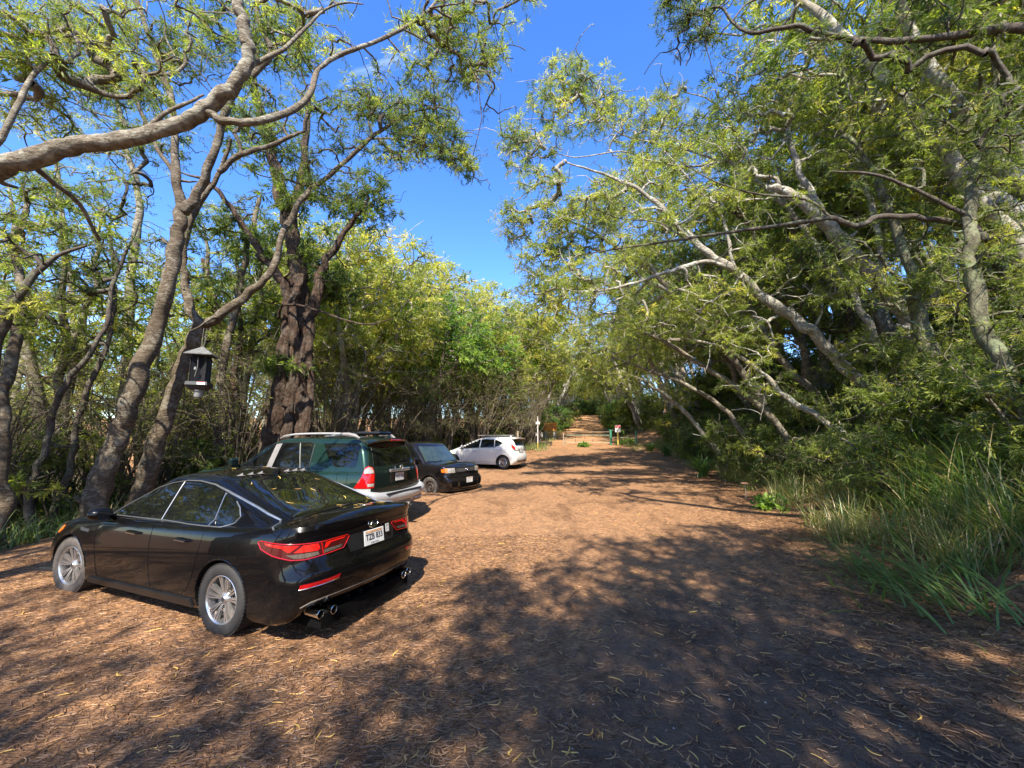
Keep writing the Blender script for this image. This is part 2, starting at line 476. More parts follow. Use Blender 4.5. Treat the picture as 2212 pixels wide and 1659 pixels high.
        if style == 'twin':
            m = MB()
            m.lathe([(rim_r, -hw_ * .8), (rim_r, y0 - .02), (rim_r + .008, y0), (rim_r - .002, y0 + .006), (rim_r - .014, y0 - .004), (rim_r - .02, y0 - .03), (rim_r - .024, -hw_ * .8)], n=48)
            m.lathe([(.0, y0 - .015), (.026, y0 - .015), (.03, y0 - .02), (.05, y0 - .028), (.068, y0 - .045), (.068, y0 - .07)], n=24)
            for k in range(5):
                for q in (-1, 1):
                    a = 2 * math.pi * k / 5 + R(90) + q * R(14)
                    for off, wd, yy in ((-.008, .015, 0), (.008, .015, 0)):
                        c, s_ = math.cos(a), math.sin(a); p = np.array([-s_, 0, c])
                        e = np.array([c, 0, s_])
                        r0, r1 = .045, rim_r - .008
                        P = [e * r0 + p * off * .6 + np.array([0, y0 - .034, 0]), e * (r0 + (r1 - r0) * .5) + p * off * 1.3 + np.array([0, y0 - .016, 0]), e * r1 + p * off * 2.0 + np.array([0, y0 - .008, 0])]
                        V = []
                        for i, q_ in enumerate(P):
                            ww = wd * (.6 + .3 * i)
                            V += [q_ - p * ww / 2, q_ + p * ww / 2, q_ + p * ww / 2 - np.array([0, .03, 0]), q_ - p * ww / 2 - np.array([0, .03, 0])]
                        F = []
                        for i in range(2):
                            for j in range(4): F.append([i * 4 + j, i * 4 + (j + 1) % 4, i * 4 + 4 + (j + 1) % 4, i * 4 + 4 + j])
                        m.add(V, F + [[0, 1, 2, 3], [8, 9, 10, 11]])
            m.build('rim', M['alloy'], w_, True, 30)
            m = MB()
            for k in range(5):
                for q in (-1, 1):
                    a = 2 * math.pi * k / 5 + R(90) + q * R(14)
                    e = np.array([math.cos(a), 0, math.sin(a)]); p = np.array([-math.sin(a), 0, math.cos(a)])
                    r0, r1 = .05, rim_r - .02; yb = y0 - .022
                    V = [e * r0 - p * .006 + [0, yb - .022, 0], e * r0 + p * .006 + [0, yb - .022, 0], e * r1 + p * .022 + [0, yb, 0], e * r1 - p * .022 + [0, yb, 0]]
                    V += [v - np.array([0, .02, 0]) for v in V]
                    m.add(V, [[0, 1, 2, 3], [4, 7, 6, 5], [0, 4, 5, 1], [1, 5, 6, 2], [2, 6, 7, 3], [3, 7, 4, 0]])
            m.build('spoke_web', M['alloy_dark'], w_)
            MB().lathe([(0, y0 - .075), (rim_r * .72, y0 - .075), (rim_r * .72, y0 - .10)], n=32).build('brake_disc', M['brake_steel'], w_)
            MB().lathe([(0, y0 - .0135), (.022, y0 - .0135), (.026, y0 - .016)], n=20).build('centre_cap', M['alloy_dark'], w_)
        elif style == 'steel':
            m = MB()
            m.lathe([(rim_r, -hw_ * .8), (rim_r, y0 - .02), (rim_r + .010, y0), (rim_r - .004, y0 + .004), (rim_r - .016, y0 - .012), (rim_r - .03, y0 - .045), (rim_r * .78, y0 - .035), (rim_r * .6, y0 - .015), (rim_r * .5, y0 - .02), (rim_r * .42, y0 - .05), (.05, y0 - .05), (.045, y0 - .03), (.0, y0 - .03)], n=48)
            m.build('rim', M['steel_wheel'], w_, True, 40)
            m = MB()
            for k in range(14):
                a = 2 * math.pi * k / 14
                c = (math.cos(a) * rim_r * .70, y0 - .022, math.sin(a) * rim_r * .70)
                m.lathe([(0, .0), (.0095, .0), (.0095, -.012)], c, n=10)
            for k in range(5):
                a = 2 * math.pi * k / 5; m.lathe([(0, .012), (.009, .010), (.011, -.004)], (math.cos(a) * .057, y0 - .05, math.sin(a) * .057), n=6)
            m.build('wheel_holes', M['seam'], w_)
        elif style == 'swirl':
            m = MB()
            m.lathe([(rim_r, -hw_ * .8), (rim_r, y0 - .01), (rim_r + .012, y0 + .002), (rim_r - .004, y0 + .008), (rim_r - .02, y0 - .004), (rim_r - .022, y0 - .02)], n=48)
            m.lathe([(0, y0 + .006), (.05, y0 + .004), (.062, y0 - .006), (.06, y0 - .02)], n=24)
            for k in range(9):
                a = 2 * math.pi * k / 9; P = []
                for t in np.linspace(0, 1, 5):
                    r_ = .05 + (rim_r - .06) * t; aa = a + .55 * t * t
                    P.append((math.cos(aa) * r_, y0 + .002 - .004 * t, math.sin(aa) * r_))
                m.tube(P, [.010, .011, .013, .016, .020], 6)
            m.build('hubcap', M['alloy'], w_, True)
            MB().lathe([(0, y0 - .03), (rim_r - .01, y0 - .03)], n=32).build('rim', M['alloy_dark'], w_)
        else:   # six-spoke alloy, mostly hidden
            m = MB()
            m.lathe([(rim_r, -hw_ * .8), (rim_r, y0 - .02), (rim_r + .008, y0), (rim_r - .015, y0 - .004), (rim_r - .02, -hw_ * .5)], n=40)
            m.lathe([(0, y0 - .02), (.06, y0 - .02), (.075, y0 - .04), (.07, y0 - .08)], n=24)
            for k in range(6):
                a = 2 * math.pi * k / 6 + R(30); Mx = Matrix.Rotation(-a, 4, 'Y')
                m.box(tuple(Mx @ Vector((rim_r * .6, y0 - .03, 0))), (rim_r * .85, .03, .055), Mx, .008)
            m.build('rim', M['alloy'], w_, True)
            MB().lathe([(0, y0 - .09), (rim_r - .02, y0 - .09)], n=32).build('brake_disc', M['brake_steel'], w_)
        return w_
def text_obj(name, body, size, mat, parent, loc, rot, extrude=.0015, sx=1.0, font_off=0.0):
    cu = bpy.data.curves.new('t', 'FONT'); cu.body = body; cu.size = size; cu.extrude = extrude
    cu.align_x = 'CENTER'; cu.align_y = 'CENTER'; cu.offset = font_off; cu.resolution_u = 3
    o = bpy.data.objects.new('t', cu); COL.objects.link(o)
    dg = bpy.context.evaluated_depsgraph_get(); dg.update()
    me = bpy.data.meshes.new_from_object(o.evaluated_get(dg))
    bpy.data.objects.remove(o); bpy.data.curves.remove(cu)
    me.materials.clear(); me.materials.append(mat); me.name = name
    for v in me.vertices: v.co.x *= sx
    ob = bpy.data.objects.new(name, me); COL.objects.link(ob); ob.parent = parent
    ob.location = loc; ob.rotation_euler = rot
    return ob
def plate(car, x, y, z, yawflip, tilt, txt, small='', w_=.305, h_=.152, textsize=.085):
    """licence plate facing -x (yawflip 0) or +x (yawflip 1)"""
    e = empty('licence_plate', (x, y, z)); e.parent = car.root
    e.rotation_euler = (R(90) - tilt, 0, R(-90) if not yawflip else R(90))
    MB().box((0, 0, -.004), (w_ + .02, h_ + .02, .008), None, .004).build('plate_frame', M['black_plastic'], e)
    MB().box((0, 0, .002), (w_, h_, .006), None, .003).build('plate_face', M['white_plate'], e)
    MB().box((0, h_ * .37, .0062), (w_ * .8, h_ * .14, .002)).build('plate_band', M['plate_band'], e)
    if txt: text_obj('plate_number', txt, textsize, M['ink'], e, (0, 0.002, .0066), (0, 0, 0), .001, .86, .0008)
    if small: text_obj('plate_motto', small, .018, M['ink'], e, (0, -h_ * .38, .0062), (0, 0, 0), .0005)
    return e
def arc(cx, cz, r, a0, a1, n=10):
    return [(cx + r * math.cos(R(a)), cz + r * math.sin(R(a))) for a in np.linspace(a0, a1, n)]

# ------------------------------------------------------------------ 1. black saloon
def build_sedan():
    c = Car('saloon_car', (-2.464, 4.955, 0.0), 2.757, 'glossy black saloon car with wet-looking boot lid, nearest the camera on the left')
    c.hw = .93
    zs_x = [-1.3, -1.0, -.6, 0, 1.0, 2.2, 2.8, 3.2, 3.5, 3.8]
    zs_z = [1.06, 1.065, 1.04, 1.0, .975, .95, .90, .82, .74, .68]
    z0 = .19
    def zmap(t, x, y):
        zs = np.interp(x, zs_x, zs_z)
        # the chin rises towards the rear diffuser
        b = z0 + .13 * np.clip((-x - .62) / .3, 0, 1) ** 2 * np.clip((.84 - np.abs(y)) / .10, 0, 1)
        return b + t * (zs - b)
    rr = (.40, .42); fr = (.62, .60)
    lower = []
    for t, xr, xf, hw, k in [(0, -.96, 3.42, .86, 1), (.05, -1.02, 3.60, .89, 1), (.12, -1.05, 3.68, .902, 1), (.22, -1.075, 3.73, .912, 1), (.35, -1.09, 3.75, .918, 1), (.44, -1.085, 3.75, .924, 1), (.49, -1.065, 3.74, .928, 1),
                             (.54, -1.02, 3.73, .930, 1), (.66, -.995, 3.70, .930, .95), (.78, -.975, 3.66, .924, .9), (.88, -.975, 3.60, .912, .85), (.95, -1.0, 3.55, .895, .8), (1.0, -1.0, 3.48, .865, .8)]:
        lower.append((t, LV(xr, xf, hw, (rr[0] * k, rr[1] * k), fr, .10, .12)))
    def cap(x, q): return q * (.075 + .02 * np.clip((x - 2) / 1, 0, 1))
    lo = loft(lower, zmap, cap, cap_x=.06)
    up = []
    for z, xr, xf, hw, rx, ry in [(.90, -.86, 2.62, .845, .30, .24), (.97, -.74, 2.48, .825, .34, .26), (1.03, -.60, 2.32, .795, .36, .28), (1.09, -.44, 2.16, .765, .38, .28), (1.15, -.26, 2.03, .737, .38, .27), (1.21, -.08, 1.92, .710, .36, .26), (1.27, .09, 1.82, .683, .34, .26),
                                  (1.32, .24, 1.74, .658, .32, .26), (1.36, .35, 1.67, .635, .30, .26), (1.39, .43, 1.60, .610, .28, .26), (1.412, .52, 1.52, .575, .25, .26), (1.43, .64, 1.42, .52, .22, .24), (1.443, .80, 1.32, .43, .15, .2)]:
        up.append((z + .03 * min(1, (z - .88) / .2), LV(xr, xf, hw, (rx, ry), (.30, .40), .05, .16)))
    upm = loft(up, None, lambda x, q: q * .012, cap_x=.25)
    c.body(lo, upm, M['black_paint'], [(0.0, .375, .335), (2.805, .375, .335)], .37)
    # glass
    g = M['tinted_glass']
    for sg in (1, -1):
        c.patch('side_window', [(2.10, .985), (1.88, 1.13), (1.62, 1.27), (1.40, 1.335), (1.21, 1.365), (1.23, .99)], g, 'side', sg)
        c.patch('side_window', [(1.17, .99), (1.14, 1.37), (.90, 1.372), (.62, 1.345), (.42, 1.30), (.36, 1.0)], g, 'side', sg)
        c.patch('quarter_window', [(.32, 1.0), (.37, 1.285), (.22, 1.235), (.08, 1.17), (.02, 1.11), (.03, 1.05), (.12, 1.01)], g, 'side', sg, step=.04)
    c.patch('rear_window', [(.47, y * .56) for y in np.linspace(-1, 1, 13)] + [(-.22, .60), (-.56, .60)] + [(-.62 + .0 * y, y * .55) for y in np.linspace(1, -1, 9)] + [(-.56, -.60), (-.22, -.60)], g, 'top', 1, .004, .07)
    c.patch('windscreen', [(1.60 + .06 * (1 - y * y), y * .56) for y in np.linspace(-1, 1, 13)] + [(2.36 + .14 * (1 - y * y), y * .70) for y in np.linspace(1, -1, 13)], g, 'top', 1, .004, .08)
    # bright strip over the side windows running down the rear pillar, and belt moulding
    m = MB()
    for sg in (1, -1):
        P = c.path([(2.16, .975), (1.90, 1.145), (1.62, 1.288), (1.36, 1.36), (1.14, 1.39), (.90, 1.393), (.62, 1.366), (.37, 1.308), (.10, 1.235), (-.15, 1.165), (-.42, 1.085), (-.62, 1.025)], 'side', sg, .004)
        k = len(P); m.tube(P, [.005 + .009 * min(1, max(0, (i / k - .35) * 3)) * (1 - max(0, (i / k - .88) / .12) * .7) for i in range(k)], 6)
        P = c.path([(2.10, .972), (1.2, .978), (.36, .985), (.14, .992), (.03, 1.03), (-.01, 1.09), (.06, 1.165), (.16, 1.22)], 'side', sg, .003); m.tube(P, .0065, 6)
        P = c.path([(1.20, .985), (1.175, 1.375)], 'side', sg, .004); m.tube(P, .006, 6)
        P = c.path([(.34, .99), (.385, 1.295)], 'side', sg, .004); m.tube(P, .005, 6)
    m.build('window_moulding', M['chrome_dull'], c.root, True)
    # panel gaps
    m = MB()
    for sg in (1, -1):
        for pts in ([(1.20, .97), (1.19, .7), (1.17, .45), (1.13, .30)], [(2.28, .93), (2.26, .7), (2.22, .45), (2.18, .30)], [(2.18, .30), (1.13, .30), (.60, .31), (.52, .36), (.44, .50), (.40, .62), (.36, .78), (.34, .97)],
                    [(-.62, 1.0), (-.78, .96)], [(-.35, .56), (-.70, .545), (-.92, .53)], [(3.0, .60), (3.30, .57), (3.5, .5)]):
            c.line('', pts, None, .0032, 'side', sg, 0, None, False, m)
        P = c.path([(-.16 + .085 * math.cos(a), .80 + .085 * math.sin(a)) for a in np.linspace(0, 2 * math.pi, 22)], 'side', 1, 0)
    m.tube(P, .003, 5)
    c.line('', [(-.96, .80), (-.93, -.80)], None, .003, 'top', 1, 0, None, False, m) if False else None
    for pts in ([(.84, .93), (.70, .96), (-.70, .96), (-.84, .93)], ):
        c.line('', pts, None, .003, 'rear', 1, 0, None, False, m)
    for sg in (1, -1): c.line('', [(sg * .60, .86), (sg * .56, .66), (sg * .50, .605), (0, .60)], None, .0035, 'rear', 1, 0, None, False, m)
    for sg in (1, -1): c.line('', [(2.50, sg * .72), (3.0, sg * .66), (3.35, sg * .55)], None, .0035, 'top', 1, 0, None, False, m)
    m.build('panel_gap', M['seam'], c.root)
    # wheel arch lips, sill
    for ax in (0.0, 2.805):
        for sg in (1, -1): MB().tube(c.path(arc(ax, .335, .382, 175, 5, 20), 'side', sg, .0), .007, 6).build('arch_lip', M['black_paint'], c.root, True)
    for sg in (1, -1):
        c.patch('sill_trim', [(.42, .215), (.45, .285), (2.34, .275), (2.38, .215)], M['black_plastic'], 'side', sg, .02, .08, .05)
    # tail lamps: outer (on the wing) and inner (on the boot lid), with light bars inside
    for sg in (1, -1):
        u = (.80, .60 * sg, 0) if False else None
        dirv = Vector((.75, -.66 * sg, 0)).normalized(); ud = Vector((-.66, -.75 * sg, 0)).normalized()   # u runs from the flank round to the rear
        pl = ((-.80, sg * .80, 0), ud, dirv)
        out = [(-.30, .915), (-.27, .93), (.0, .912), (.22, .905), (.47, .912), (.485, .895), (.46, .845), (.43, .80), (.24, .785), (.10, .770), (-.02, .775), (-.17, .815), (-.27, .86)]
        t1 = c.patch('tail_lamp', out, M['dark_red_lens'], pl, 1, .006, .03, .03)
        def bar(nm, o_, mt): c.patch(nm, o_, mt, pl, 1, .009, .025, .004, parent=t1)
        bar('lamp_bar', [(-.24, .915), (-.02, .900), (.045, .897), (-.03, .845), (-.05, .845), (-.10, .88), (-.23, .90)], M['bright_red_lens'])
        bar('lamp_bar', [(.075, .897), (.20, .895), (.215, .85), (.20, .835), (.0, .838), (.045, .87)], M['bright_red_lens'])
        bar('lamp_bar', [(.27, .893), (.45, .900), (.43, .888), (.31, .880), (.275, .845), (.255, .845)], M['bright_red_lens'])
        bar('reversing_lens', [(-.06, .822), (.20, .826), (.215, .797), (.10, .785), (.0, .790)], M['smoke_lens'])
        bar('reversing_lens', [(.26, .832), (.42, .838), (.405, .815), (.25, .800)], M['smoke_lens'])
        m = MB(); m.tube(c.path(out + out[:1], pl, 1, .006), .005, 5); m.tube(c.path([(.225, .905), (.235, .86), (.25, .79)], pl, 1, .008), .005, 5)
        m.build('lamp_rim', M['red_lens'], t1, True)
        r_ = c.patch('reflector', [(.06, .53), (.40, .565), (.41, .595), (.07, .565)], M['red_lens'], pl, 1, .006, .03, .01)
        m = MB(); m.tube(c.path([(.06, .525), (.40, .560)], pl, 1, .004), .004, 5); m.build('reflector_trim', M['chrome'], r_, True)
        # exhaust tips, two per side
        for q, (yy, xx) in enumerate(((.66, -.97), (.53, -1.0))):
            MB().lathe([(.030, .16), (.038, .03), (.040, -.005), (.036, -.008), (.033, .0), (.031, .12), (0, .13)], (xx - .05, sg * yy, .272), 'x', 24).build('exhaust_tip', M['chrome'], c.root, True)
            MB().lathe([(.0, .02), (.0325, .018)], (xx - .05, sg * yy, .272), 'x', 20).build('exhaust_bore', M['seam'], c.root)
        # door handles
        for hx in (.62, 1.50):
            m = MB(); P = [h for h in c.path([(hx - .105, .835), (hx - .08, .84), (hx + .09, .845), (hx + .115, .84)], 'side', sg, .028)]
            P[0] = tuple(np.array(P[0]) - [0, sg * .03, 0]); P[-1] = tuple(np.array(P[-1]) - [0, sg * .03, 0])
            m.tube(P, .012, 8); hn = m.build('door_handle', M['black_paint'], c.root, True)
            m = MB(); m.tube(c.path([(hx - .08, .828), (hx + .10, .833)], 'side', sg, .036), .004, 5); m.build('handle_trim', M['chrome'], hn, True)
        # mirror
        m = MB(); mx, my, mz = 2.0, sg * 1.01, 1.02
        prof = []
        for i in range(9):
            t = i / 8; r_ = math.sin(math.pi * (.12 + .80 * t)) ** .6
            prof.append((t, r_))
        V = []; F = []
        for i, (t, r_) in enumerate(prof):
            for k in range(16):
                a = 2 * math.pi * k / 16
                V.append((mx - .05 + .16 * t * 1.0, my + .115 * r_ * math.cos(a), mz + .075 * r_ * math.sin(a)))
        for i in range(8):
            for k in range(16): F.append([i * 16 + k, i * 16 + (k + 1) % 16, i * 16 + 16 + (k + 1) % 16, i * 16 + 16 + k])
        m.add(V, F + [list(range(16)), list(range(128, 144))])
        m.tube([(2.06, sg * .95, mz - .03), (2.08, sg * .85, mz - .06)], .03, 8)
        mi = m.build('door_mirror', M['black_paint'], c.root, True)
        MB().lathe([(0, 0), (.062, 0)], (mx - .058, my, mz), 'x', 20).build('mirror_glass', M['tinted_glass'], mi)
        # side vent on front wing and head lamp with amber end
        c.patch('wing_vent', [(2.40, .80), (2.62, .815), (2.60, .775), (2.42, .768)], M['alloy_dark'], 'side', sg, .005, .04)
        c.patch('head_lamp', [(3.02, .80), (3.22, .76), (3.45, .70), (3.44, .64), (3.25, .66), (3.1, .72)], M['clear_lens'], 'side', sg, .006, .04)
        c.patch('indicator_lamp', [(3.00, .80), (3.03, .80), (3.12, .72), (3.10, .70), (3.02, .745)], M['amber_lens'], 'side', sg, .009, .03)
    c.patch('rear_diffuser', [(y, .50 - .0 * abs(y)) for y in (-.40, .40)][::-1] + [(-.60, .36), (-.62, .235), (-.30, .21), (.30, .21), (.62, .235), (.60, .36)], M['black_plastic'], 'rear', 1, .004, .06) if False else None
    m = MB(); m.tube(c.path([(.80, .36), (.72, .395), (.60, .415), (-.60, .415), (-.72, .395), (-.80, .36)], 'rear', 1, .002), .008, 6); m.build('bumper_trim', M['steel_wheel'], c.root, True)
    for y in (-.27, -.09, .09, .27): MB().box((-.93, y, .30), (.12, .012, .05), Matrix.Rotation(-.25, 3, 'Y'), .004).build('diffuser_fin', M['black_plastic'], c.root)
    m = MB(); m.box((-.55, 0, .20), (.95, 1.3, .12)); m.box((1.4, 0, .20), (2.2, 1.45, .06)); m.box((0, 0, .33), (.10, 1.5, .10)); m.build('underbody', M['seam'], c.root)
    # boot lid edge, recess and plate
    h = c.hit('rear', 0, .83)[0]
    c.patch('plate_recess', [(-.33, .74), (-.38, .90), (.38, .90), (.33, .74)], M['black_plastic'], 'rear', 1, .002, .06)
    plate(c, h.x - .014, 0, .825, 0, R(8), 'TZB 833', 'ALOHA STATE')
    st = empty('sticker', (h.x - .012, -.215, .875)); st.parent = c.root; st.rotation_euler = (R(82), 0, R(-90))
    MB().box((0, 0, 0), (.055, .085, .002)).build('sticker_face', M['white_plate'], st)
    text_obj('sticker_text', 'B9\nZ3', .04, M['ink'], st, (0, 0, .0012), (0, 0, 0), .0004)
    # emblem: oval ring with a slanted K
    h, n_ = c.hit('rear', 0, .965)[0:2]
    em = empty('emblem', (h.x - .006, 0, .965)); em.parent = c.root; em.rotation_euler = (R(78), 0, R(-90))
    m = MB(); m.tube([(.072 * math.cos(a), .046 * math.sin(a), 0) for a in np.linspace(0, 2 * math.pi, 33)], .0045, 6)
    m.tube([(.060 * math.cos(a), .036 * math.sin(a) , 0) for a in np.linspace(3.5, 6.4, 18)], .003, 5)
    m.build('emblem_ring', M['chrome'], em, True)
    V = [(.076 * math.cos(a), .050 * math.sin(a), -.003) for a in np.linspace(0, 2 * math.pi, 32, endpoint=False)]
    mesh_obj('emblem_plate', V, [list(range(32))], M['black_plastic'], em)
    m = MB()
    m.tube([(-.038, -.018, .002), (-.012, .024, .002)], .005, 6); m.tube([(-.008, -.004, .002), (.034, .026, .002)], .005, 6); m.tube([(-.008, -.004, .002), (.030, -.020, .002)], .005, 6)
    m.build('emblem_letter', M['chrome'], em, True)
    # shark fin aerial and roof vanes
    V = [(.50, 0, 1.50), (.46, .0, 1.505), (.47, .022, 1.44), (.47, -.022, 1.44), (.68, 0, 1.44), (.60, .03, 1.43), (.60, -.03, 1.43)]
    mesh_obj('aerial_fin', V, [[0, 1, 2], [0, 3, 1], [1, 3, 2], [0, 2, 5], [0, 5, 4], [0, 6, 3], [0, 4, 6]], M['black_paint'], c.root)
    for y in (-.42, -.30, -.18, .18, .30, .42):
        m = MB(); h = c.hit('top', .56, y)[0]
        m.add([(h.x - .035, y, h.z + .001), (h.x + .055, y - .004, h.z + .001), (h.x + .055, y + .004, h.z + .001), (h.x - .035, y + .003, h.z + .035)], [[0, 1, 3], [1, 2, 3], [0, 3, 2], [0, 2, 1]])
        m.box((h.x, y, h.z + .002), (.10, .04, .004)); m.build('roof_vane', M['grey_plastic'], c.root)
    for x, st_ in ((0, 0), (2.805, R(4))):
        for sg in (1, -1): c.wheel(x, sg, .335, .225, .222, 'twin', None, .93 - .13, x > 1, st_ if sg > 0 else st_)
    # loose piece of the front bumper hanging down
    m = MB(); m.box((3.35, .78, .22), (.35, .20, .05), Matrix.Rotation(.25, 3, 'Z'), .01); m.build('loose_bumper_piece', M['black_plastic'], c.root)
    return c
sedan = build_sedan()

# ------------------------------------------------------------------ 2. green off-roader
def build_suv():
    c = Car('off_road_car', (-3.251, 8.556, .175), 2.857, 'dark green off-road estate with silver bumper and roof rails, second in the row')
    c.hw = .93
    zs_x = [-1.2, 1.9, 2.3, 3.3, 3.6]; zs_z = [1.12, 1.10, 1.08, 1.02, .92]
    def zmap(t, x, y): return .36 + t * (np.interp(x, zs_x, zs_z) - .36)
    lower = []
    for t, xr, xf, hw in [(0, -.92, 3.45, .86), (.08, -.98, 3.52, .90), (.3, -1.0, 3.56, .925), (.55, -1.0, 3.56, .93), (.7, -.99, 3.54, .925), (.85, -.975, 3.50, .915), (.95, -.965, 3.44, .90), (1.0, -.95, 3.36, .87)]:
        lower.append((t, LV(xr, xf, hw, (.14, .16), (.4, .4), .05, .08)))
    lo = loft(lower, zmap, lambda x, q: q * .06, cap_x=.05)
    up = []
    for z, xr, xf, hw in [(1.04, -.95, 2.42, .90), (1.12, -.925, 2.30, .885), (1.20, -.90, 2.17, .865), (1.32, -.86, 1.99, .835), (1.44, -.81, 1.82, .80), (1.54, -.76, 1.66, .77), (1.62, -.71, 1.50, .74), (1.67, -.66, 1.38, .70), (1.70, -.60, 1.20, .63)]:
        up.append((z, LV(xr, xf, hw, (.12, .15), (.25, .35), .04, .12)))
    c.body(lo, loft(up, None, lambda x, q: q * .03, cap_x=.1), M['green_paint'], [(0, .44, .385), (2.79, .44, .385)], .4)
    g = M['tinted_glass']
    for sg in (1, -1):
        c.patch('side_window', [(2.16, 1.145), (1.95, 1.29), (1.72, 1.43), (1.50, 1.54), (1.32, 1.58), (1.40, 1.14)], g, 'side', sg)
        c.patch('side_window', [(1.26, 1.14), (1.18, 1.585), (.76, 1.60), (.60, 1.14)], g, 'side', sg)
        c.patch('side_window', [(.56, 1.14), (.715, 1.60), (.50, 1.60), (.42, 1.57), (.40, 1.14)], g, 'side', sg)
        c.patch('rear_side_window', [(.18, 1.60), (-.08, 1.22), (-.18, 1.17), (-.66, 1.17), (-.66, 1.56), (-.60, 1.60)], g, 'side', sg)
        c.patch('window_pillar', [(1.40, 1.13), (1.31, 1.60), (1.17, 1.61), (1.27, 1.13)], M['grey_plastic'], 'side', sg, .006)
        m = MB()
        m.tube(c.path([(2.2, 1.13), (.38, 1.125), (.38, 1.58), (.50, 1.615), (1.25, 1.60), (1.55, 1.54), (1.75, 1.44), (1.98, 1.29), (2.2, 1.14)], 'side', sg, .003), .012, 6)
        m.tube(c.path([(.58, 1.13), (.735, 1.60)], 'side', sg, .006), .010, 6)
        m.build('window_frame', M['black_plastic'], c.root, True)
        # lamps
        ud = Vector((-.55, -.83 * sg, 0)).normalized(); dv = Vector((.83, -.55 * sg, 0)).normalized(); pl = ((-.86, sg * .82, 0), ud, dv)
        tl = c.patch('tail_lamp', [(-.19, .80), (.10, .80), (.12, 1.02), (.10, 1.16), (.02, 1.19), (-.04, 1.16), (-.10, 1.0)], M['red_lens'], pl, 1, .012, .04, .04)
        c.patch('lamp_bar', [(-.045, 1.13), (.02, 1.17), (.08, 1.15), (.10, 1.06), (-.06, 1.055)], M['clear_lens'], pl, 1, .015, .03, .004, parent=tl)
        c.patch('lamp_bar', [(-.02, 1.03), (.10, 1.035), (.10, .92), (.03, .90), (-.04, .94)], M['bright_red_lens'], pl, 1, .015, .03, .004, parent=tl)
        c.patch('reversing_lens', [(-.02, .88), (.095, .88), (.09, .83), (-.02, .83)], M['clear_lens'], pl, 1, .015, .03, .004, parent=tl)
        m = MB()
        m.tube(c.path([(1.33, 1.12), (1.33, .6), (1.25, .45)], 'side', sg, 0), .004, 5); m.build('panel_gap', M['seam'], c.root); m = MB(); m.tube(c.path([(.38, 1.12), (.42, .9), (.50, .6)], 'side', sg, 0), .004, 5); m.build('panel_gap', M['seam'], c.root); m = MB()
        m.tube(c.path([(-.40 + .11 * q[0], .97 + .11 * q[1]) for q in ((-1, -1), (-1, .8), (-.7, 1), (.8, 1), (1, .7), (1, -.6), (.7, -1), (-1, -1))], 'side', sg, 0), .0035, 5)
        m.build('panel_gap', M['seam'], c.root)
        for hx in (.55, 1.45):
            m = MB(); m.tube(c.path([(hx - .10, .98), (hx + .10, .985)], 'side', sg, .02), .014, 6); m.build('door_handle', M['darkgreen_paint'], c.root, True)
        m = MB(); m.box((2.08, sg * 1.03, 1.22), (.10, .20, .17), None, .035); m.tube([(2.1, sg * .95, 1.17), (2.12, sg * .86, 1.14)], .03, 6); m.build('door_mirror', M['darkgreen_paint'], c.root, True)
        # roof rail with end pods
        m = MB(); m.tube(smooth_path([(1.28, sg * .60, 1.735), (1.0, sg * .62, 1.775), (.4, sg * .63, 1.79), (-.15, sg * .63, 1.785), (-.25, sg * .63, 1.78)], 4), .020, 8)
        m.build('roof_rail', M['silver_plastic'], c.root, True)
        m = MB(); m.tube([(1.42, sg * .58, 1.69), (1.3, sg * .60, 1.73), (1.15, sg * .61, 1.75)], [.012, .03, .032], 8)
        m.tube([(-.10, sg * .63, 1.775), (-.28, sg * .63, 1.77), (-.42, sg * .62, 1.745), (-.52, sg * .61, 1.70)], [.03, .038, .036, .014], 8)
        m.build('rail_pod', M['grey_plastic'], c.root, True)
        for fx in (0, 2.79):
            m = MB(); m.tube(c.path(arc(fx, .385, .47, 172, 8, 20), 'side', sg, .004), .028, 8); m.build('wheel_arch_flare', M['green_paint'], c.root, True)
        c.patch('sill_trim', [(.5, .40), (.52, .50), (2.28, .50), (2.3, .40)], M['silver_plastic'], 'side', sg, .02, .1, .05)
        # silver bumper end wrapping on to the flank
        c.patch('bumper_corner', [(-.46, .58), (-.50, .79), (-.97, .79), (-.97, .52), (-.5, .52)], M['silver_plastic'], 'side', sg, .04, .05, .08)
    # tailgate: darker panel, window, spoiler
    c.patch('tailgate', [(-.79, .70), (-.80, 1.20), (-.66, 1.60), (.66, 1.60), (.80, 1.20), (.79, .70), (.6, .60), (-.6, .60)], M['darkgreen_paint'], 'rear', 1, .006, .08, .02)
    c.patch('rear_window', [(-.70, 1.20), (-.60, 1.57), (.60, 1.57), (.70, 1.20), (.66, 1.165), (-.66, 1.165)], g, 'rear', 1, .014, .07, .014)
    m = MB()
    V = []; F = []
    ys = np.linspace(-.70, .70, 13)
    for y in ys:
        e = (abs(y) / .70) ** 4
        V += [(-.50, y, 1.715 - .03 * e), (-.80 + .08 * e, y, 1.70 - .05 * e), (-.92 + .14 * e, y, 1.675 - .07 * e), (-.90 + .14 * e, y, 1.64 - .07 * e), (-.72, y, 1.60)]
    for i in range(12):
        for k in range(5): F.append([i * 5 + k, i * 5 + (k + 1) % 5, i * 5 + 5 + (k + 1) % 5, i * 5 + 5 + k])
    m.add(V, F + [[0, 1, 2, 3, 4], [60, 61, 62, 63, 64]]); sp = m.build('rear_spoiler', M['darkgreen_paint'], c.root, True)
    MB().box((-.925, 0, 1.658), (.02, .36, .03), None, .006).build('brake_lamp', M['red_lens'], sp)
    # bumper bar
    m = MB(); m.tube(smooth_path([(-.75, .97, .68), (-1.0, .90, .64), (-1.09, .6, .60), (-1.12, 0, .585), (-1.09, -.6, .60), (-1.0, -.90, .64), (-.75, -.97, .68)], 5), .10, 12)
    bm_ = m.build('rear_bumper', M['silver_plastic'], c.root, True)
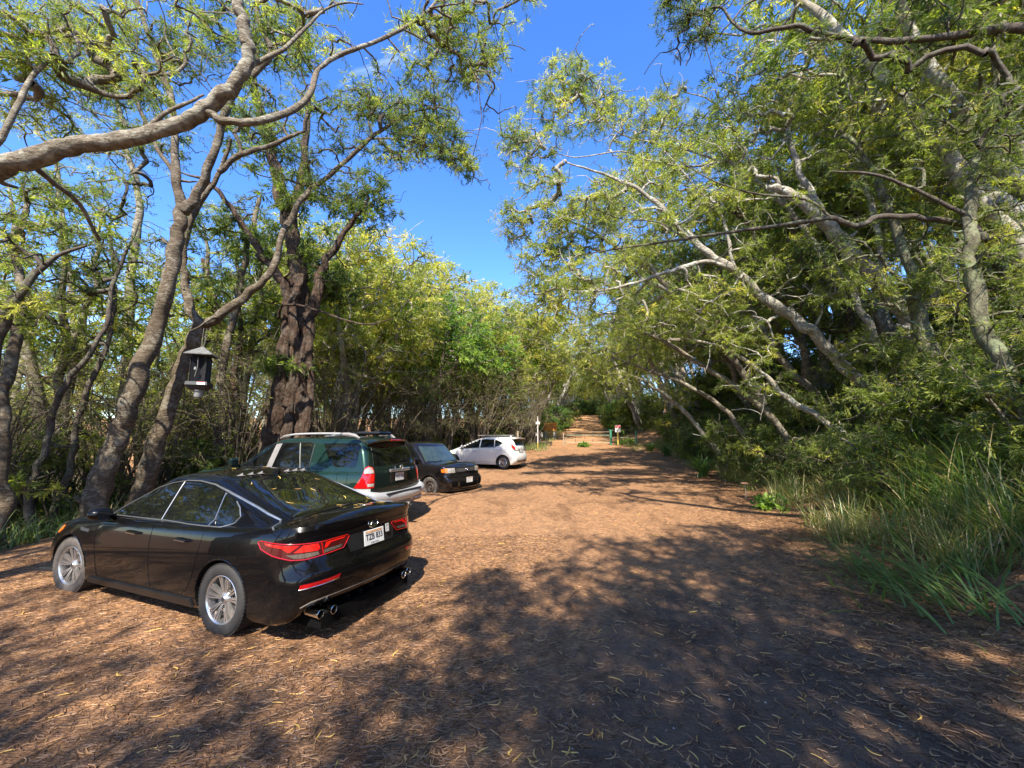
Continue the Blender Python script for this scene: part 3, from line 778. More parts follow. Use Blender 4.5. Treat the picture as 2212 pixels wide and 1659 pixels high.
    for v in bm_.data.vertices: v.co.z = .60 + (v.co.z - .60) * 1.05
    MB().box((-1.12, 0, .672), (.16, 1.25, .025), None, .008).build('bumper_step', M['black_plastic'], c.root)
    m = MB(); m.box((-1.10, 0, .48), (.10, 1.45, .12), None, .02); vb = m.build('bumper_valance', M['grey_plastic'], c.root)
    m = MB()
    for y in (-.62, -.46, -.30, .30, .46, .62): m.box((-1.156, y, .48), (.02, .10, .03), None, .006)
    m.build('valance_slot', M['white_plate'], vb)
    m = MB(); m.box((-1.18, .02, .42), (.22, .07, .07), None, .006); m.lathe([(.045, -.03), (.045, .03), (.028, .035), (.028, -.03)], (-1.28, .02, .42), 'x', 16); m.build('tow_hitch', M['brake_steel'], c.root)
    # number plate garnish, wiper, emblem
    h = c.hit('rear', 0, 1.02)[0].x
    ga = MB().box((h - .03, 0, 1.075), (.05, .72, .06), None, .015); ga.box((h - .025, .16, 1.12), (.02, .015, .05)); g_ = ga.build('plate_garnish', M['chrome_dull'], c.root, True)
    m = MB(); m.tube([(0, .05 * math.cos(a), .047 * math.sin(a)) for a in np.linspace(0, 2 * math.pi, 25)], .007, 6); m.lathe([(0, 0), (.05, .0)], (0.008, 0, 0), 'x', 20)
    e_ = m.build('emblem', M['chrome_dull'], c.root, True); e_.location = (h - .065, 0, 1.12)
    MB().box((h - .012, 0, .925), (.016, .62, .22), None, .02).build('plate_recess', M['black_plastic'], c.root)
    plate(c, h - .03, 0, .945, 0, R(4), 'WCX 242', '', .305, .152, .075)
    m = MB(); m.tube([(h + .03, .02, 1.17), (h - .045, .10, 1.185), (h - .05, .30, 1.15)], .012, 6); m.tube([(h - .05, -.25, 1.20), (h - .05, .12, 1.20)], .008, 5); m.build('rear_wiper', M['black_plastic'], c.root)
    # cargo box / bars on the roof
    m = MB(); m.box((-.30, -.15, 1.80), (.55, .50, .07), None, .03); m.tube([(-.05, -.6, 1.79), (-.05, .6, 1.79)], .018, 6); m.tube([(.75, -.6, 1.79), (.75, .6, 1.79)], .018, 6); m.build('roof_load', M['black_plastic'], c.root, True)
    c.patch('windscreen', [(1.62, -.60), (1.66, 0), (1.62, .60), (2.30, .74), (2.42, 0), (2.30, -.74)], g, 'top', 1, .004, .1)
    m = MB(); m.box((1.2, 0, .42), (3.8, 1.3, .14)); m.build('underbody', M['seam'], c.root)
    for x in (0, 2.79):
        for sg in (1, -1): c.wheel(x, sg, .385, .26, .225, 'six', .385, .78)
    return c
suv = build_suv()

# ------------------------------------------------------------------ 3. black box-shaped car (nose towards the road)
def build_box():
    c = Car('box_car', (-4.133, 13.93, .152), -.527, 'black boxy hatchback with flat bonnet and bare steel wheels, nose towards the road')
    c.hw = .845
    def zmap(t, x, y): return .20 + t * (np.interp(x, [-.7, 2.2, 2.9, 3.2, 3.35], [.98, .98, .95, .90, .86]) - .20)
    lower = []
    for t, xr, xf, hw in [(0, -.60, 3.15, .80), (.08, -.66, 3.22, .825), (.22, -.68, 3.27, .84), (.42, -.68, 3.28, .845), (.52, -.68, 3.26, .845), (.60, -.68, 3.18, .845), (.72, -.68, 3.16, .842), (.88, -.67, 3.15, .835), (.95, -.66, 3.12, .825), (1.0, -.65, 3.05, .80)]:
        lower.append((t, LV(xr, xf, hw, (.15, .15), (.24, .28), .03, .09)))
    lo = loft(lower, zmap, lambda x, q: q * .05, cap_x=.04)
    up = []
    for z, xr, xf, hw in [(.92, -.66, 2.42, .825), (1.0, -.65, 2.32, .815), (1.12, -.63, 2.20, .80), (1.26, -.61, 2.06, .785), (1.40, -.58, 1.92, .765), (1.50, -.56, 1.82, .75), (1.55, -.54, 1.76, .73), (1.58, -.50, 1.68, .68)]:
        up.append((z, LV(xr, xf, hw, (.12, .12), (.16, .22), .03, .09)))
    c.body(lo, loft(up, None, lambda x, q: q * .03, cap_x=.1), M['black_paint_dusty'], [(0, .345, .30), (2.5, .345, .30)], .35)
    g = M['pale_glass']
    c.patch('windscreen', [(1.84, -.64), (1.90, -.3), (1.92, 0), (1.90, .3), (1.84, .64), (2.26, .74), (2.34, .35), (2.37, 0), (2.34, -.35), (2.26, -.74)], g, 'top', 1, .005, .06)
    for sg in (1, -1):
        c.patch('side_window', [(2.16, 1.02), (1.80, 1.46), (1.30, 1.49), (1.30, 1.01)], M['tinted_glass'], 'side', sg)
        c.patch('side_window', [(1.22, 1.01), (1.22, 1.49), (.40, 1.49), (.34, 1.01)], M['tinted_glass'], 'side', sg)
        c.patch('quarter_window', [(.28, 1.02), (.32, 1.48), (-.40, 1.47), (-.44, 1.03)], M['tinted_glass'], 'side', sg)
        hl = c.patch('head_lamp', [(sg * .50, .725), (sg * .50, .855), (sg * .79, .855), (sg * .79, .725)], M['clear_lens'], 'front', 1, .008, .04, .03)
        c.patch('indicator_lamp', [(3.03, .735), (3.03, .84), (2.93, .83), (2.94, .75)], M['amber_lens'], 'side', sg, .010, .03, .02, parent=hl)
        c.patch('indicator_lamp', [(sg * .745, .735), (sg * .745, .845), (sg * .80, .845), (sg * .80, .735)], M['amber_lens'], 'front', 1, .012, .03, .004, parent=hl)
        m = MB(); m.box((2.02, sg * .93, 1.06), (.09, .16, .15), None, .03); m.build('door_mirror', M['black_paint_dusty'], c.root, True)
        for fx in (0, 2.5):
            m = MB(); m.tube(c.path(arc(fx, .30, .375, 172, 8, 20), 'side', sg, .004), .024, 8); m.build('wheel_arch_flare', M['black_paint_dusty'], c.root, True)
        m = MB(); m.tube(c.path([(1.26, 1.0), (1.26, .35)], 'side', sg), .004, 5); m.tube(c.path([(2.12, .95), (2.12, .35)], 'side', sg), .004, 5); m.build('panel_gap', M['seam'], c.root)
        c.patch('fog_recess', [(sg * .50, .34), (sg * .50, .48), (sg * .72, .50), (sg * .70, .34)], M['seam'], 'front', 1, .004, .05)
    gr = c.patch('grille', [(-.46, .73), (-.46, .85), (.46, .85), (.46, .73)], M['black_plastic'], 'front', 1, .004, .06)
    m = MB()
    for z in (.75, .775, .80, .825): m.tube(c.path([(-.44, z), (.44, z)], 'front', 1, .008), .004, 5)
    m.build('grille_bar', M['grey_plastic'], gr)
    h = c.hit('front', 0, .80)[0].x
    m = MB(); m.tube([(h + .02, .045 * math.cos(a), .80 + .035 * math.sin(a)) for a in np.linspace(0, 2 * math.pi, 25)], .007, 6); m.lathe([(0, h + .012), (.036, h + .012)], (0, 0, .80), 'x', 18); m.build('emblem', M['chrome'], c.root, True)
    c.patch('lower_intake', [(-.42, .32), (-.42, .47), (.42, .47), (.42, .32)], M['seam'], 'front', 1, .004, .06)
    m = MB(); m.tube(c.path([(-.82, .60), (-.6, .60), (.6, .60), (.82, .60)], 'front', 1, .01), .012, 6); m.tube(c.path([(-.78, .25), (-.5, .245), (.5, .245), (.78, .25)], 'front', 1, .015), .016, 6); m.build('bumper_lip', M['black_paint_dusty'], c.root, True)
    h = c.hit('front', 0, .52)[0].x
    plate(c, h + .012, 0, .50, 1, R(0), '', '')
    m = MB(); m.tube([(2.42, -.55, 1.005), (2.34, -.1, 1.04)], .008, 5); m.tube([(2.44, .10, 1.005), (2.34, .55, 1.04)], .008, 5); m.build('wiper', M['black_plastic'], c.root)
    # dashboard line and wheel seen through the glass are implied by the pale pane; interior pillars
    m = MB(); m.box((1.2, 0, .26), (3.4, 1.2, .12)); m.build('underbody', M['seam'], c.root)
    for x in (0, 2.5):
        for sg in (1, -1): c.wheel(x, sg, .30, .19, .19, 'steel', .30, .74, True, R(-3) if x else 0)
    return c
boxcar = build_box()

# ------------------------------------------------------------------ 4. white hatchback
def build_hatch():
    c = Car('hatchback_car', (-.102, 19.243, .477), 2.751, 'small white hatchback with roof bars, farthest of the parked cars')
    c.hw = .85
    def zmap(t, x, y): return .19 + t * (np.interp(x, [-.7, -.2, .6, 1.8, 2.3, 2.9, 3.2, 3.4], [1.02, 1.0, .96, .90, .88, .76, .64, .55]) - .19)
    lower = []
    for t, xr, xf, hw in [(0, -.50, 3.2, .78), (.08, -.56, 3.28, .81), (.22, -.61, 3.34, .84), (.42, -.62, 3.35, .848), (.55, -.58, 3.33, .85), (.68, -.54, 3.30, .85), (.84, -.52, 3.25, .842), (.94, -.52, 3.2, .83), (1.0, -.51, 3.14, .80)]:
        lower.append((t, LV(xr, xf, hw, (.25, .26), (.5, .5), .05, .10)))
    lo = loft(lower, zmap, lambda x, q: q * .05, cap_x=.05)
    up = []
    for z, xr, xf, hw in [(.84, -.54, 2.72, .82), (.92, -.53, 2.50, .805), (1.0, -.51, 2.28, .785), (1.08, -.48, 2.08, .762), (1.16, -.44, 1.90, .738), (1.24, -.40, 1.72, .712), (1.31, -.36, 1.54, .685), (1.36, -.34, 1.38, .655), (1.40, -.33, 1.20, .61), (1.425, -.28, 1.02, .54)]:
        up.append((z, LV(xr, xf, hw, (.20, .22), (.32, .38), .05, .14)))
    c.body(lo, loft(up, None, lambda x, q: q * .02, cap_x=.15), M['white_paint'], [(0, .35, .295), (2.55, .35, .295)], .36)
    g = M['tinted_glass']
    for sg in (1, -1):
        c.patch('side_window', [(2.24, .90), (1.98, 1.06), (1.68, 1.20), (1.38, 1.30), (1.18, 1.325), (1.22, .95)], g, 'side', sg)
        c.patch('side_window', [(1.16, .955), (1.12, 1.33), (.80, 1.335), (.48, 1.315), (.46, .985)], g, 'side', sg)
        c.patch('quarter_window', [(.42, .99), (.44, 1.305), (.28, 1.27), (.10, 1.20), (.05, 1.17), (.16, 1.08), (.28, 1.01)], g, 'side', sg)
        ud = Vector((-.7, -.71 * sg, 0)).normalized(); dv = Vector((.71, -.7 * sg, 0)).normalized(); pl = ((-.42, sg * .72, 0), ud, dv)
        tl = c.patch('tail_lamp', [(-.05, 1.20), (.0, 1.10), (.13, .98), (.14, .84), (.03, .86), (-.08, .98), (-.10, 1.08)], M['alloy_dark'], pl, 1, .008, .04, .03)
        c.patch('lamp_bar', [(-.04, 1.04), (-.01, 1.09), (.10, .985), (.12, .87), (.02, .92)], M['bright_red_lens'], pl, 1, .012, .03, .004, parent=tl)
        for hx in (.40, 1.42):
            m = MB(); m.tube(c.path([(hx - .09, .86 - .05 * (hx > 1)), (hx + .09, .86 - .05 * (hx > 1))], 'side', sg, .02), .013, 6); m.build('door_handle', M['white_paint'], c.root, True)
        m = MB(); m.tube(c.path([(1.20, .93), (1.19, .6), (1.12, .30)], 'side', sg), .004, 5); m.tube(c.path([(2.2, .86), (2.16, .55), (2.10, .30)], 'side', sg), .004, 5)
        m.tube(c.path([(.32, .97), (.30, .75), (.38, .52), (.50, .32), (2.10, .28)], 'side', sg), .004, 5); m.build('panel_gap', M['grey_plastic'], c.root)
        m = MB(); m.box((2.05, sg * .93, .99), (.11, .18, .13), None, .04); m.build('door_mirror', M['white_paint'], c.root, True)
        c.patch('head_lamp', [(2.86, .74), (3.12, .66), (3.22, .58), (3.16, .54), (2.98, .60)], M['smoke_lens'], 'side', sg, .008, .04)
        m = MB(); m.tube(c.path([(2.3, .885), (1.2, .935), (.45, .965), (.25, .985), (.03, 1.16)], 'side', sg, .002), .008, 5); m.build('window_moulding', M['black_plastic'], c.root, True)
    c.patch('rear_window', [(-.52, 1.08), (-.44, 1.31), (.44, 1.31), (.52, 1.08), (.46, 1.04), (-.46, 1.04)], g, 'rear', 1, .006, .06)
    m = MB(); V = []; F = []
    for y in np.linspace(-.62, .62, 11):
        e = (abs(y) / .62) ** 4; V += [(-.22, y, 1.435 - .03 * e), (-.60 + .1 * e, y, 1.40 - .03 * e), (-.60 + .1 * e, y, 1.375 - .03 * e), (-.36, y, 1.34)]
    for i in range(10):
        for k in range(4): F.append([i * 4 + k, i * 4 + (k + 1) % 4, i * 4 + 4 + (k + 1) % 4, i * 4 + 4 + k])
    m.add(V, F + [[0, 1, 2, 3], [40, 41, 42, 43]]); m.build('rear_spoiler', M['white_paint'], c.root, True)
    h = c.hit('rear', 0, .80)[0].x
    MB().box((h - .006, 0, .80), (.016, .50, .17), None, .02).build('plate_recess', M['grey_plastic'], c.root)
    plate(c, h - .022, 0, .80, 0, R(6), '', '')
    m = MB(); m.tube([(h - .01, .035 * math.cos(a), .97 + .025 * math.sin(a)) for a in np.linspace(0, 2 * math.pi, 21)], .005, 5); m.box((h - .01, .32, .93), (.01, .14, .02)); m.box((h - .01, -.33, .95), (.01, .16, .03)); m.build('emblem', M['chrome_dull'], c.root, True)
    c.patch('bumper_insert', [(-.55, .30), (-.60, .40), (.60, .40), (.55, .30)], M['grey_plastic'], 'rear', 1, .004, .07)
    m = MB(); m.lathe([(0, .06), (.03, .05), (.05, 0)], (-.05, 0, 1.44), 'z', 12); m.build('aerial_fin', M['white_paint'], c.root, True)
    # roof bars with a long board carrier
    for x in (1.05, .30):
        m = MB(); m.tube([(x, -.66, 1.37), (x, -.62, 1.47), (x, .62, 1.47), (x, .66, 1.37)], .018, 6); m.build('roof_bar', M['black_plastic'], c.root)
    m = MB()
    for y in (.15, .42): m.tube([(1.45, y, 1.51), (-.25, y, 1.515)], .016, 6)
    m.build('bar_carrier', M['grey_plastic'], c.root)
    c.patch('windscreen', [(1.50, -.52), (1.58, 0), (1.50, .52), (2.40, .68), (2.55, 0), (2.40, -.68)], g, 'top', 1, .004, .08)
    m = MB(); m.box((1.2, 0, .25), (3.2, 1.2, .12)); m.build('underbody', M['seam'], c.root)
    for x in (0, 2.55):
        for sg in (1, -1): c.wheel(x, sg, .295, .185, .19, 'swirl', .295, .745)
    return c
hatch = build_hatch()
# ================================================================== TERRAIN
def smin(a, k): return np.log1p(np.exp(np.clip(a / k, -30, 30))) * k
def road_z(Y): return np.interp(Y, [-60, 4, 10.5, 19, 30, 50, 88, 112, 400], [0, 0, .27, .47, 1.33, 3.0, 6.7, 6.9, 3.0])
def XR(Y): return np.interp(Y, [-60, 3, 5.4, 10.4, 17, 25, 32, 90, 400], [2.6, 3.3, 4.3, 6.1, 7.8, 8.9, 8.3, 19.2, 76])
def XL(Y): return np.interp(Y, [-60, 5, 8, 12, 22, 28, 32, 90, 400], [-9, -8.2, -8, -7.6, -3.6, 2.2, 3.4, 14.2, 71])
def H(X, Y):
    X = np.asarray(X, float); Y = np.asarray(Y, float)
    z = road_z(Y)
    rr = smin(X - XR(Y) - .8, .5)
    z = z + np.minimum(.50 * rr, 5.5 + .10 * rr) * np.clip(1.4 - Y / 60, .45, 1)
    ll = smin(XL(Y) - .6 - X, .5)
    k = np.clip((40 - Y) / 15, .15, 1)
    z = z - np.minimum(.26 * ll, 4.5 + .03 * ll) * k
    near = np.clip(1 - np.hypot(X, Y) / 60, 0, 1)
    z = z + near * (.018 * np.sin(X * 1.3 + Y * .7) * np.sin(Y * .9 - X * .4) + .012 * np.sin(X * 3.1 + 1) * np.sin(Y * 2.7))
    z = z + .10 * np.clip((rr + ll) / 4, 0, 1) * (np.sin(X * 2.1 + Y) * np.sin(Y * 1.7 - X * .6))
    return z
def Hs(x, y): return float(H(x, y))
def ground_at(px, py):
    r = ray(px, py); o = np.array([0, 0, CAM_H]); t = .5
    while t < 200:
        p = o + r * t
        if p[2] < Hs(p[0], p[1]): break
        t += .02 * max(1, t * .2)
    return p
def warp(a, n, lim): 
    u = np.linspace(-1, 1, n); return np.sinh(u * a) / np.sinh(a) * lim
gx = warp(5.2, 420, 500.0) ; gy = warp(5.2, 460, 500.0) + 6
GX, GY = np.meshgrid(gx, gy, indexing='ij')
GZ = H(GX, GY)
n0, n1 = GX.shape
idx = np.arange(n0 * n1).reshape(n0, n1)
F = np.stack([idx[:-1, :-1], idx[1:, :-1], idx[1:, 1:], idx[:-1, 1:]], -1).reshape(-1, 4)

def ground_material():
    m, nt, b = newmat('gravel_and_litter')
    co = coords(nt)
    sep = nt.nodes.new('ShaderNodeSeparateXYZ'); nt.links.new(co, sep.inputs[0])
    # base grit: crushed stone and soil specks
    fine = noise(nt, co, 95.0, 3, .7)
    vor = nt.nodes.new('ShaderNodeTexVoronoi'); vor.inputs['Scale'].default_value = 55.0; nt.links.new(co, vor.inputs['Vector'])
    grit = ramp(nt, fine, [(.25, (.032, .024, .019)), (.5, (.066, .050, .040)), (.72, (.125, .098, .076)), (.85, (.30, .26, .21))])
    # needle litter: thin streaks at several angles
    def streak(rot, sc):
        mp = nt.nodes.new('ShaderNodeMapping'); mp.inputs['Rotation'].default_value = (0, 0, rot); mp.inputs['Scale'].default_value = (sc, sc * 6.5, 1)
        nt.links.new(co, mp.inputs[0])
        return noise(nt, mp.outputs[0], 1.0, 2, .5, .4)
    s1, s2, s3 = streak(.5, 15), streak(-.45, 19), streak(1.7, 17)
    mx = nt.nodes.new('ShaderNodeMath'); mx.operation = 'MAXIMUM'; nt.links.new(s1, mx.inputs[0]); nt.links.new(s2, mx.inputs[1])
    mx2 = nt.nodes.new('ShaderNodeMath'); mx2.operation = 'MAXIMUM'; nt.links.new(mx.outputs[0], mx2.inputs[0]); nt.links.new(s3, mx2.inputs[1])
    lit = ramp(nt, mx2.outputs[0], [(.45, (.055, .033, .022)), (.60, (.24, .122, .056)), (.72, (.50, .295, .145)), (.85, (.72, .50, .28))])
    # where litter gathers
    patch = noise(nt, co, .55, 5, .6, .6)
    p2 = noise(nt, co, 3.5, 4, .6)
    add = nt.nodes.new('ShaderNodeMath'); add.operation = 'ADD'; nt.links.new(patch, add.inputs[0]); nt.links.new(p2, add.inputs[1])
    # more of it away from the wheel tracks: left parking strip, far road, banks
    mr = nt.nodes.new('ShaderNodeMapRange'); mr.inputs[1].default_value = 3.2; mr.inputs[2].default_value = 7.5; mr.inputs[3].default_value = 0; mr.inputs[4].default_value = .55
    nt.links.new(sep.outputs[1], mr.inputs[0])
    ml = nt.nodes.new('ShaderNodeMapRange'); ml.inputs[1].default_value = .2; ml.inputs[2].default_value = -1.6; ml.inputs[3].default_value = 0; ml.inputs[4].default_value = .5
    xr_ = nt.nodes.new('ShaderNodeMath'); xr_.operation = 'MULTIPLY_ADD'; nt.links.new(sep.outputs[1], xr_.inputs[0]); xr_.inputs[1].default_value = -.35; nt.links.new(sep.outputs[0], xr_.inputs[2])
    nt.links.new(xr_.outputs[0], ml.inputs[0])
    mr2 = nt.nodes.new('ShaderNodeMapRange'); mr2.inputs[1].default_value = 2.0; mr2.inputs[2].default_value = 3.4; mr2.inputs[3].default_value = 0; mr2.inputs[4].default_value = .45
    xr2 = nt.nodes.new('ShaderNodeMath'); xr2.operation = 'MULTIPLY_ADD'; nt.links.new(sep.outputs[1], xr2.inputs[0]); xr2.inputs[1].default_value = -.22; nt.links.new(sep.outputs[0], xr2.inputs[2])
    nt.links.new(xr2.outputs[0], mr2.inputs[0])
    a = add.outputs[0]
    for q in (mr.outputs[0], ml.outputs[0], mr2.outputs[0]):
        n = nt.nodes.new('ShaderNodeMath'); n.operation = 'ADD'; nt.links.new(a, n.inputs[0]); nt.links.new(q, n.inputs[1]); a = n.outputs[0]
    fac = ramp(nt, a, [(.0, (0, 0, 0)), (1.0, (1, 1, 1))])
    mr3 = nt.nodes.new('ShaderNodeMapRange'); mr3.inputs[1].default_value = 1.05; mr3.inputs[2].default_value = 1.5; nt.links.new(a, mr3.inputs[0])
    col = mix(nt, mr3.outputs[0], grit, lit)
    big = noise(nt, co, .16, 4, .6, .3)
    col = mix(nt, ramp(nt, big, [(.35, (.0, .0, .0)), (.7, (.55, .55, .55))]), col, mix(nt, .5, lit, (.30, .18, .10)))
    # damp and dry blotches, raked along the lane
    mpb = nt.nodes.new('ShaderNodeMapping'); mpb.inputs['Scale'].default_value = (1.0, .55, 1); nt.links.new(co, mpb.inputs[0])
    b1 = noise(nt, mpb.outputs[0], 1.5, 6, .68, .8); b2 = noise(nt, co, 7.5, 5, .7, .3)
    col = mix(nt, ramp(nt, b1, [(.36, (.75, .75, .75)), (.52, (0, 0, 0))]), col, mix(nt, 1.0, col, (.52, .50, .50), 'MULTIPLY'))
    col = mix(nt, ramp(nt, b2, [(.50, (0, 0, 0)), (.66, (.6, .6, .6))]), col, mix(nt, 1.0, col, (1.45, 1.32, 1.12), 'MULTIPLY'))
    col = mix(nt, ramp(nt, b2, [(.32, (.7, .7, .7)), (.44, (0, 0, 0))]), col, mix(nt, 1.0, col, (.50, .44, .42), 'MULTIPLY'))
    # orange dust on the far road
    far = nt.nodes.new('ShaderNodeMapRange'); far.inputs[1].default_value = 26; far.inputs[2].default_value = 42; far.inputs[4].default_value = .7; nt.links.new(sep.outputs[1], far.inputs[0])
    col = mix(nt, far.outputs[0], col, mix(nt, fine, (.26, .12, .05), (.55, .30, .13)))
    nt.links.new(col, b.inputs['Base Color'])
    b.inputs['Roughness'].default_value = .93; b.inputs['Specular IOR Level'].default_value = .2
    hh = nt.nodes.new('ShaderNodeMath'); hh.operation = 'ADD'; nt.links.new(fine, hh.inputs[0]); nt.links.new(mx2.outputs[0], hh.inputs[1])
    bump(nt, b, hh.outputs[0], .7, .012)
    return m
gmat = ground_material()
g = mesh_obj('ground', np.stack([GX, GY, GZ], -1), F, gmat, None, True)
tag(g, kind='structure')

# ================================================================== FOLIAGE TOOLS
def leaf_mat(name, stops, trans=.50, rough=.58, noise_s=.8):
    m, nt, b = newmat(name)
    at = nt.nodes.new('ShaderNodeAttribute'); at.attribute_name = 'tint'
    oi = nt.nodes.new('ShaderNodeObjectInfo')
    nz = noise(nt, coords(nt), noise_s, 2)
    s = nt.nodes.new('ShaderNodeMath'); s.operation = 'MULTIPLY_ADD'; nt.links.new(nz, s.inputs[0]); s.inputs[1].default_value = .5; s.inputs[2].default_value = -.25
    s2 = nt.nodes.new('ShaderNodeMath'); s2.operation = 'ADD'; nt.links.new(s.outputs[0], s2.inputs[0]); nt.links.new(at.outputs['Fac'], s2.inputs[1])
    s3 = nt.nodes.new('ShaderNodeMath'); s3.operation = 'MULTIPLY_ADD'; nt.links.new(oi.outputs['Random'], s3.inputs[0]); s3.inputs[1].default_value = .22; s3.inputs[2].default_value = -.11
    s4 = nt.nodes.new('ShaderNodeMath'); s4.operation = 'ADD'; nt.links.new(s2.outputs[0], s4.inputs[0]); nt.links.new(s3.outputs[0], s4.inputs[1])
    col = ramp(nt, s4.outputs[0], stops)
    lt = nt.nodes.new('ShaderNodeMath'); lt.operation = 'LESS_THAN'; nt.links.new(at.outputs['Fac'], lt.inputs[0]); lt.inputs[1].default_value = -.5
    col = mix(nt, lt.outputs[0], col, (.22, .18, .135))
    nt.links.new(col, b.inputs['Base Color']); b.inputs['Roughness'].default_value = rough; b.inputs['Specular IOR Level'].default_value = .4
    tr = nt.nodes.new('ShaderNodeBsdfTranslucent')
    tcol = mix(nt, 1.0, col, (1.9, 2.0, .8), 'MULTIPLY'); nt.links.new(tcol, tr.inputs[0])
    ms = nt.nodes.new('ShaderNodeMixShader'); ms.inputs[0].default_value = trans
    nt.links.new(b.outputs[0], ms.inputs[1]); nt.links.new(tr.outputs[0], ms.inputs[2])
    out = nt.nodes['Material Output']; nt.links.new(ms.outputs[0], out.inputs[0])
    return m
ML = {}
ML['acacia'] = leaf_mat('acacia_leaf', [(0, (.028, .052, .014)), (.30, (.075, .112, .025)), (.58, (.175, .220, .045)), (.82, (.35, .37, .08)), (1, (.52, .45, .10))])
ML['bright'] = leaf_mat('bright_leaf', [(0, (.035, .085, .015)), (.45, (.09, .19, .03)), (.8, (.22, .32, .05)), (1, (.42, .44, .08))], .45)
ML['grass'] = leaf_mat('grass_blade', [(0, (.03, .075, .016)), (.45, (.095, .165, .042)), (.62, (.18, .21, .07)), (.78, (.34, .27, .14)), (1, (.46, .37, .22))], .3, .4, .6)
ML['litter'] = leaf_mat('dead_leaf', [(0, (.06, .032, .02)), (.4, (.20, .11, .06)), (.7, (.44, .25, .11)), (.88, (.66, .40, .09)), (1, (.78, .58, .12))], .12, .5, 3.0)

def bark_mat(name, dark, pale, patch=(.35, .36, .30), rings=1.0, bumpd=.03, scale=1.0, vert=1.0, patchamt=.6):
    m, nt, b = newmat(name)
    co = coords(nt)
    big = noise(nt, co, 2.2 * scale, 5, .65, .5)
    mp = nt.nodes.new('ShaderNodeMapping'); mp.inputs['Scale'].default_value = (9 * scale, 9 * scale, 9 * scale * vert); nt.links.new(co, mp.inputs[0])
    med = noise(nt, mp.outputs[0], 1.6, 6, .7, .6)
    c = ramp(nt, med, [(.28, dark), (.50, tuple((a + b_) / 2 for a, b_ in zip(dark, pale))), (.72, pale)])
    lich = noise(nt, co, 11 * scale, 3, .6, .4)
    l2 = nt.nodes.new('ShaderNodeMath'); l2.operation = 'MULTIPLY'; nt.links.new(big, l2.inputs[0]); nt.links.new(lich, l2.inputs[1])
    c = mix(nt, ramp(nt, l2.outputs[0], [(.24, (0, 0, 0)), (.33, (patchamt,) * 3)]), c, patch)
    nt.links.new(c, b.inputs['Base Color']); b.inputs['Roughness'].default_value = .88; b.inputs['Specular IOR Level'].default_value = .25
    rg = nt.nodes.new('ShaderNodeMapping'); rg.inputs['Scale'].default_value = (1.6, 1.6, 8 * scale * (1 if vert > 1 else .2)); nt.links.new(co, rg.inputs[0])
    rn = noise(nt, rg.outputs[0], 2.0, 4, .6, 1.2)
    hh = nt.nodes.new('ShaderNodeMath'); hh.operation = 'ADD'; nt.links.new(med, hh.inputs[0]); nt.links.new(rn, hh.inputs[1])
    bump(nt, b, hh.outputs[0], 1.0, bumpd)
    c2 = mix(nt, ramp(nt, rn, [(.42, (0, 0, 0)), (.60, (.35, .35, .35))]), c, tuple(q * .75 for q in dark))
    nt.links.new(c2, b.inputs['Base Color'])
    return m
MB_ = {
 'grey': bark_mat('grey_bark', (.075, .060, .042), (.25, .212, .155), (.36, .35, .28), vert=1.6),
 'brown': bark_mat('brown_mottled_bark', (.045, .034, .022), (.155, .118, .078), (.28, .26, .20), vert=1.8, patchamt=.5),
 'pale': bark_mat('pale_lichen_bark', (.12, .105, .08), (.38, .345, .28), (.46, .46, .39), vert=1.2, patchamt=.8),
 'dark': bark_mat('dark_bark', (.035, .028, .022), (.12, .095, .075), (.16, .18, .12), vert=.8, patchamt=.5),
 'red': bark_mat('shaggy_red_bark', (.014, .010, .007), (.105, .060, .036), (.18, .165, .13), vert=.18, bumpd=.09, patchamt=.35),
 'green': bark_mat('mossy_bark', (.05, .045, .028), (.20, .19, .12), (.20, .24, .13), vert=.5, bumpd=.05, patchamt=.7),
}

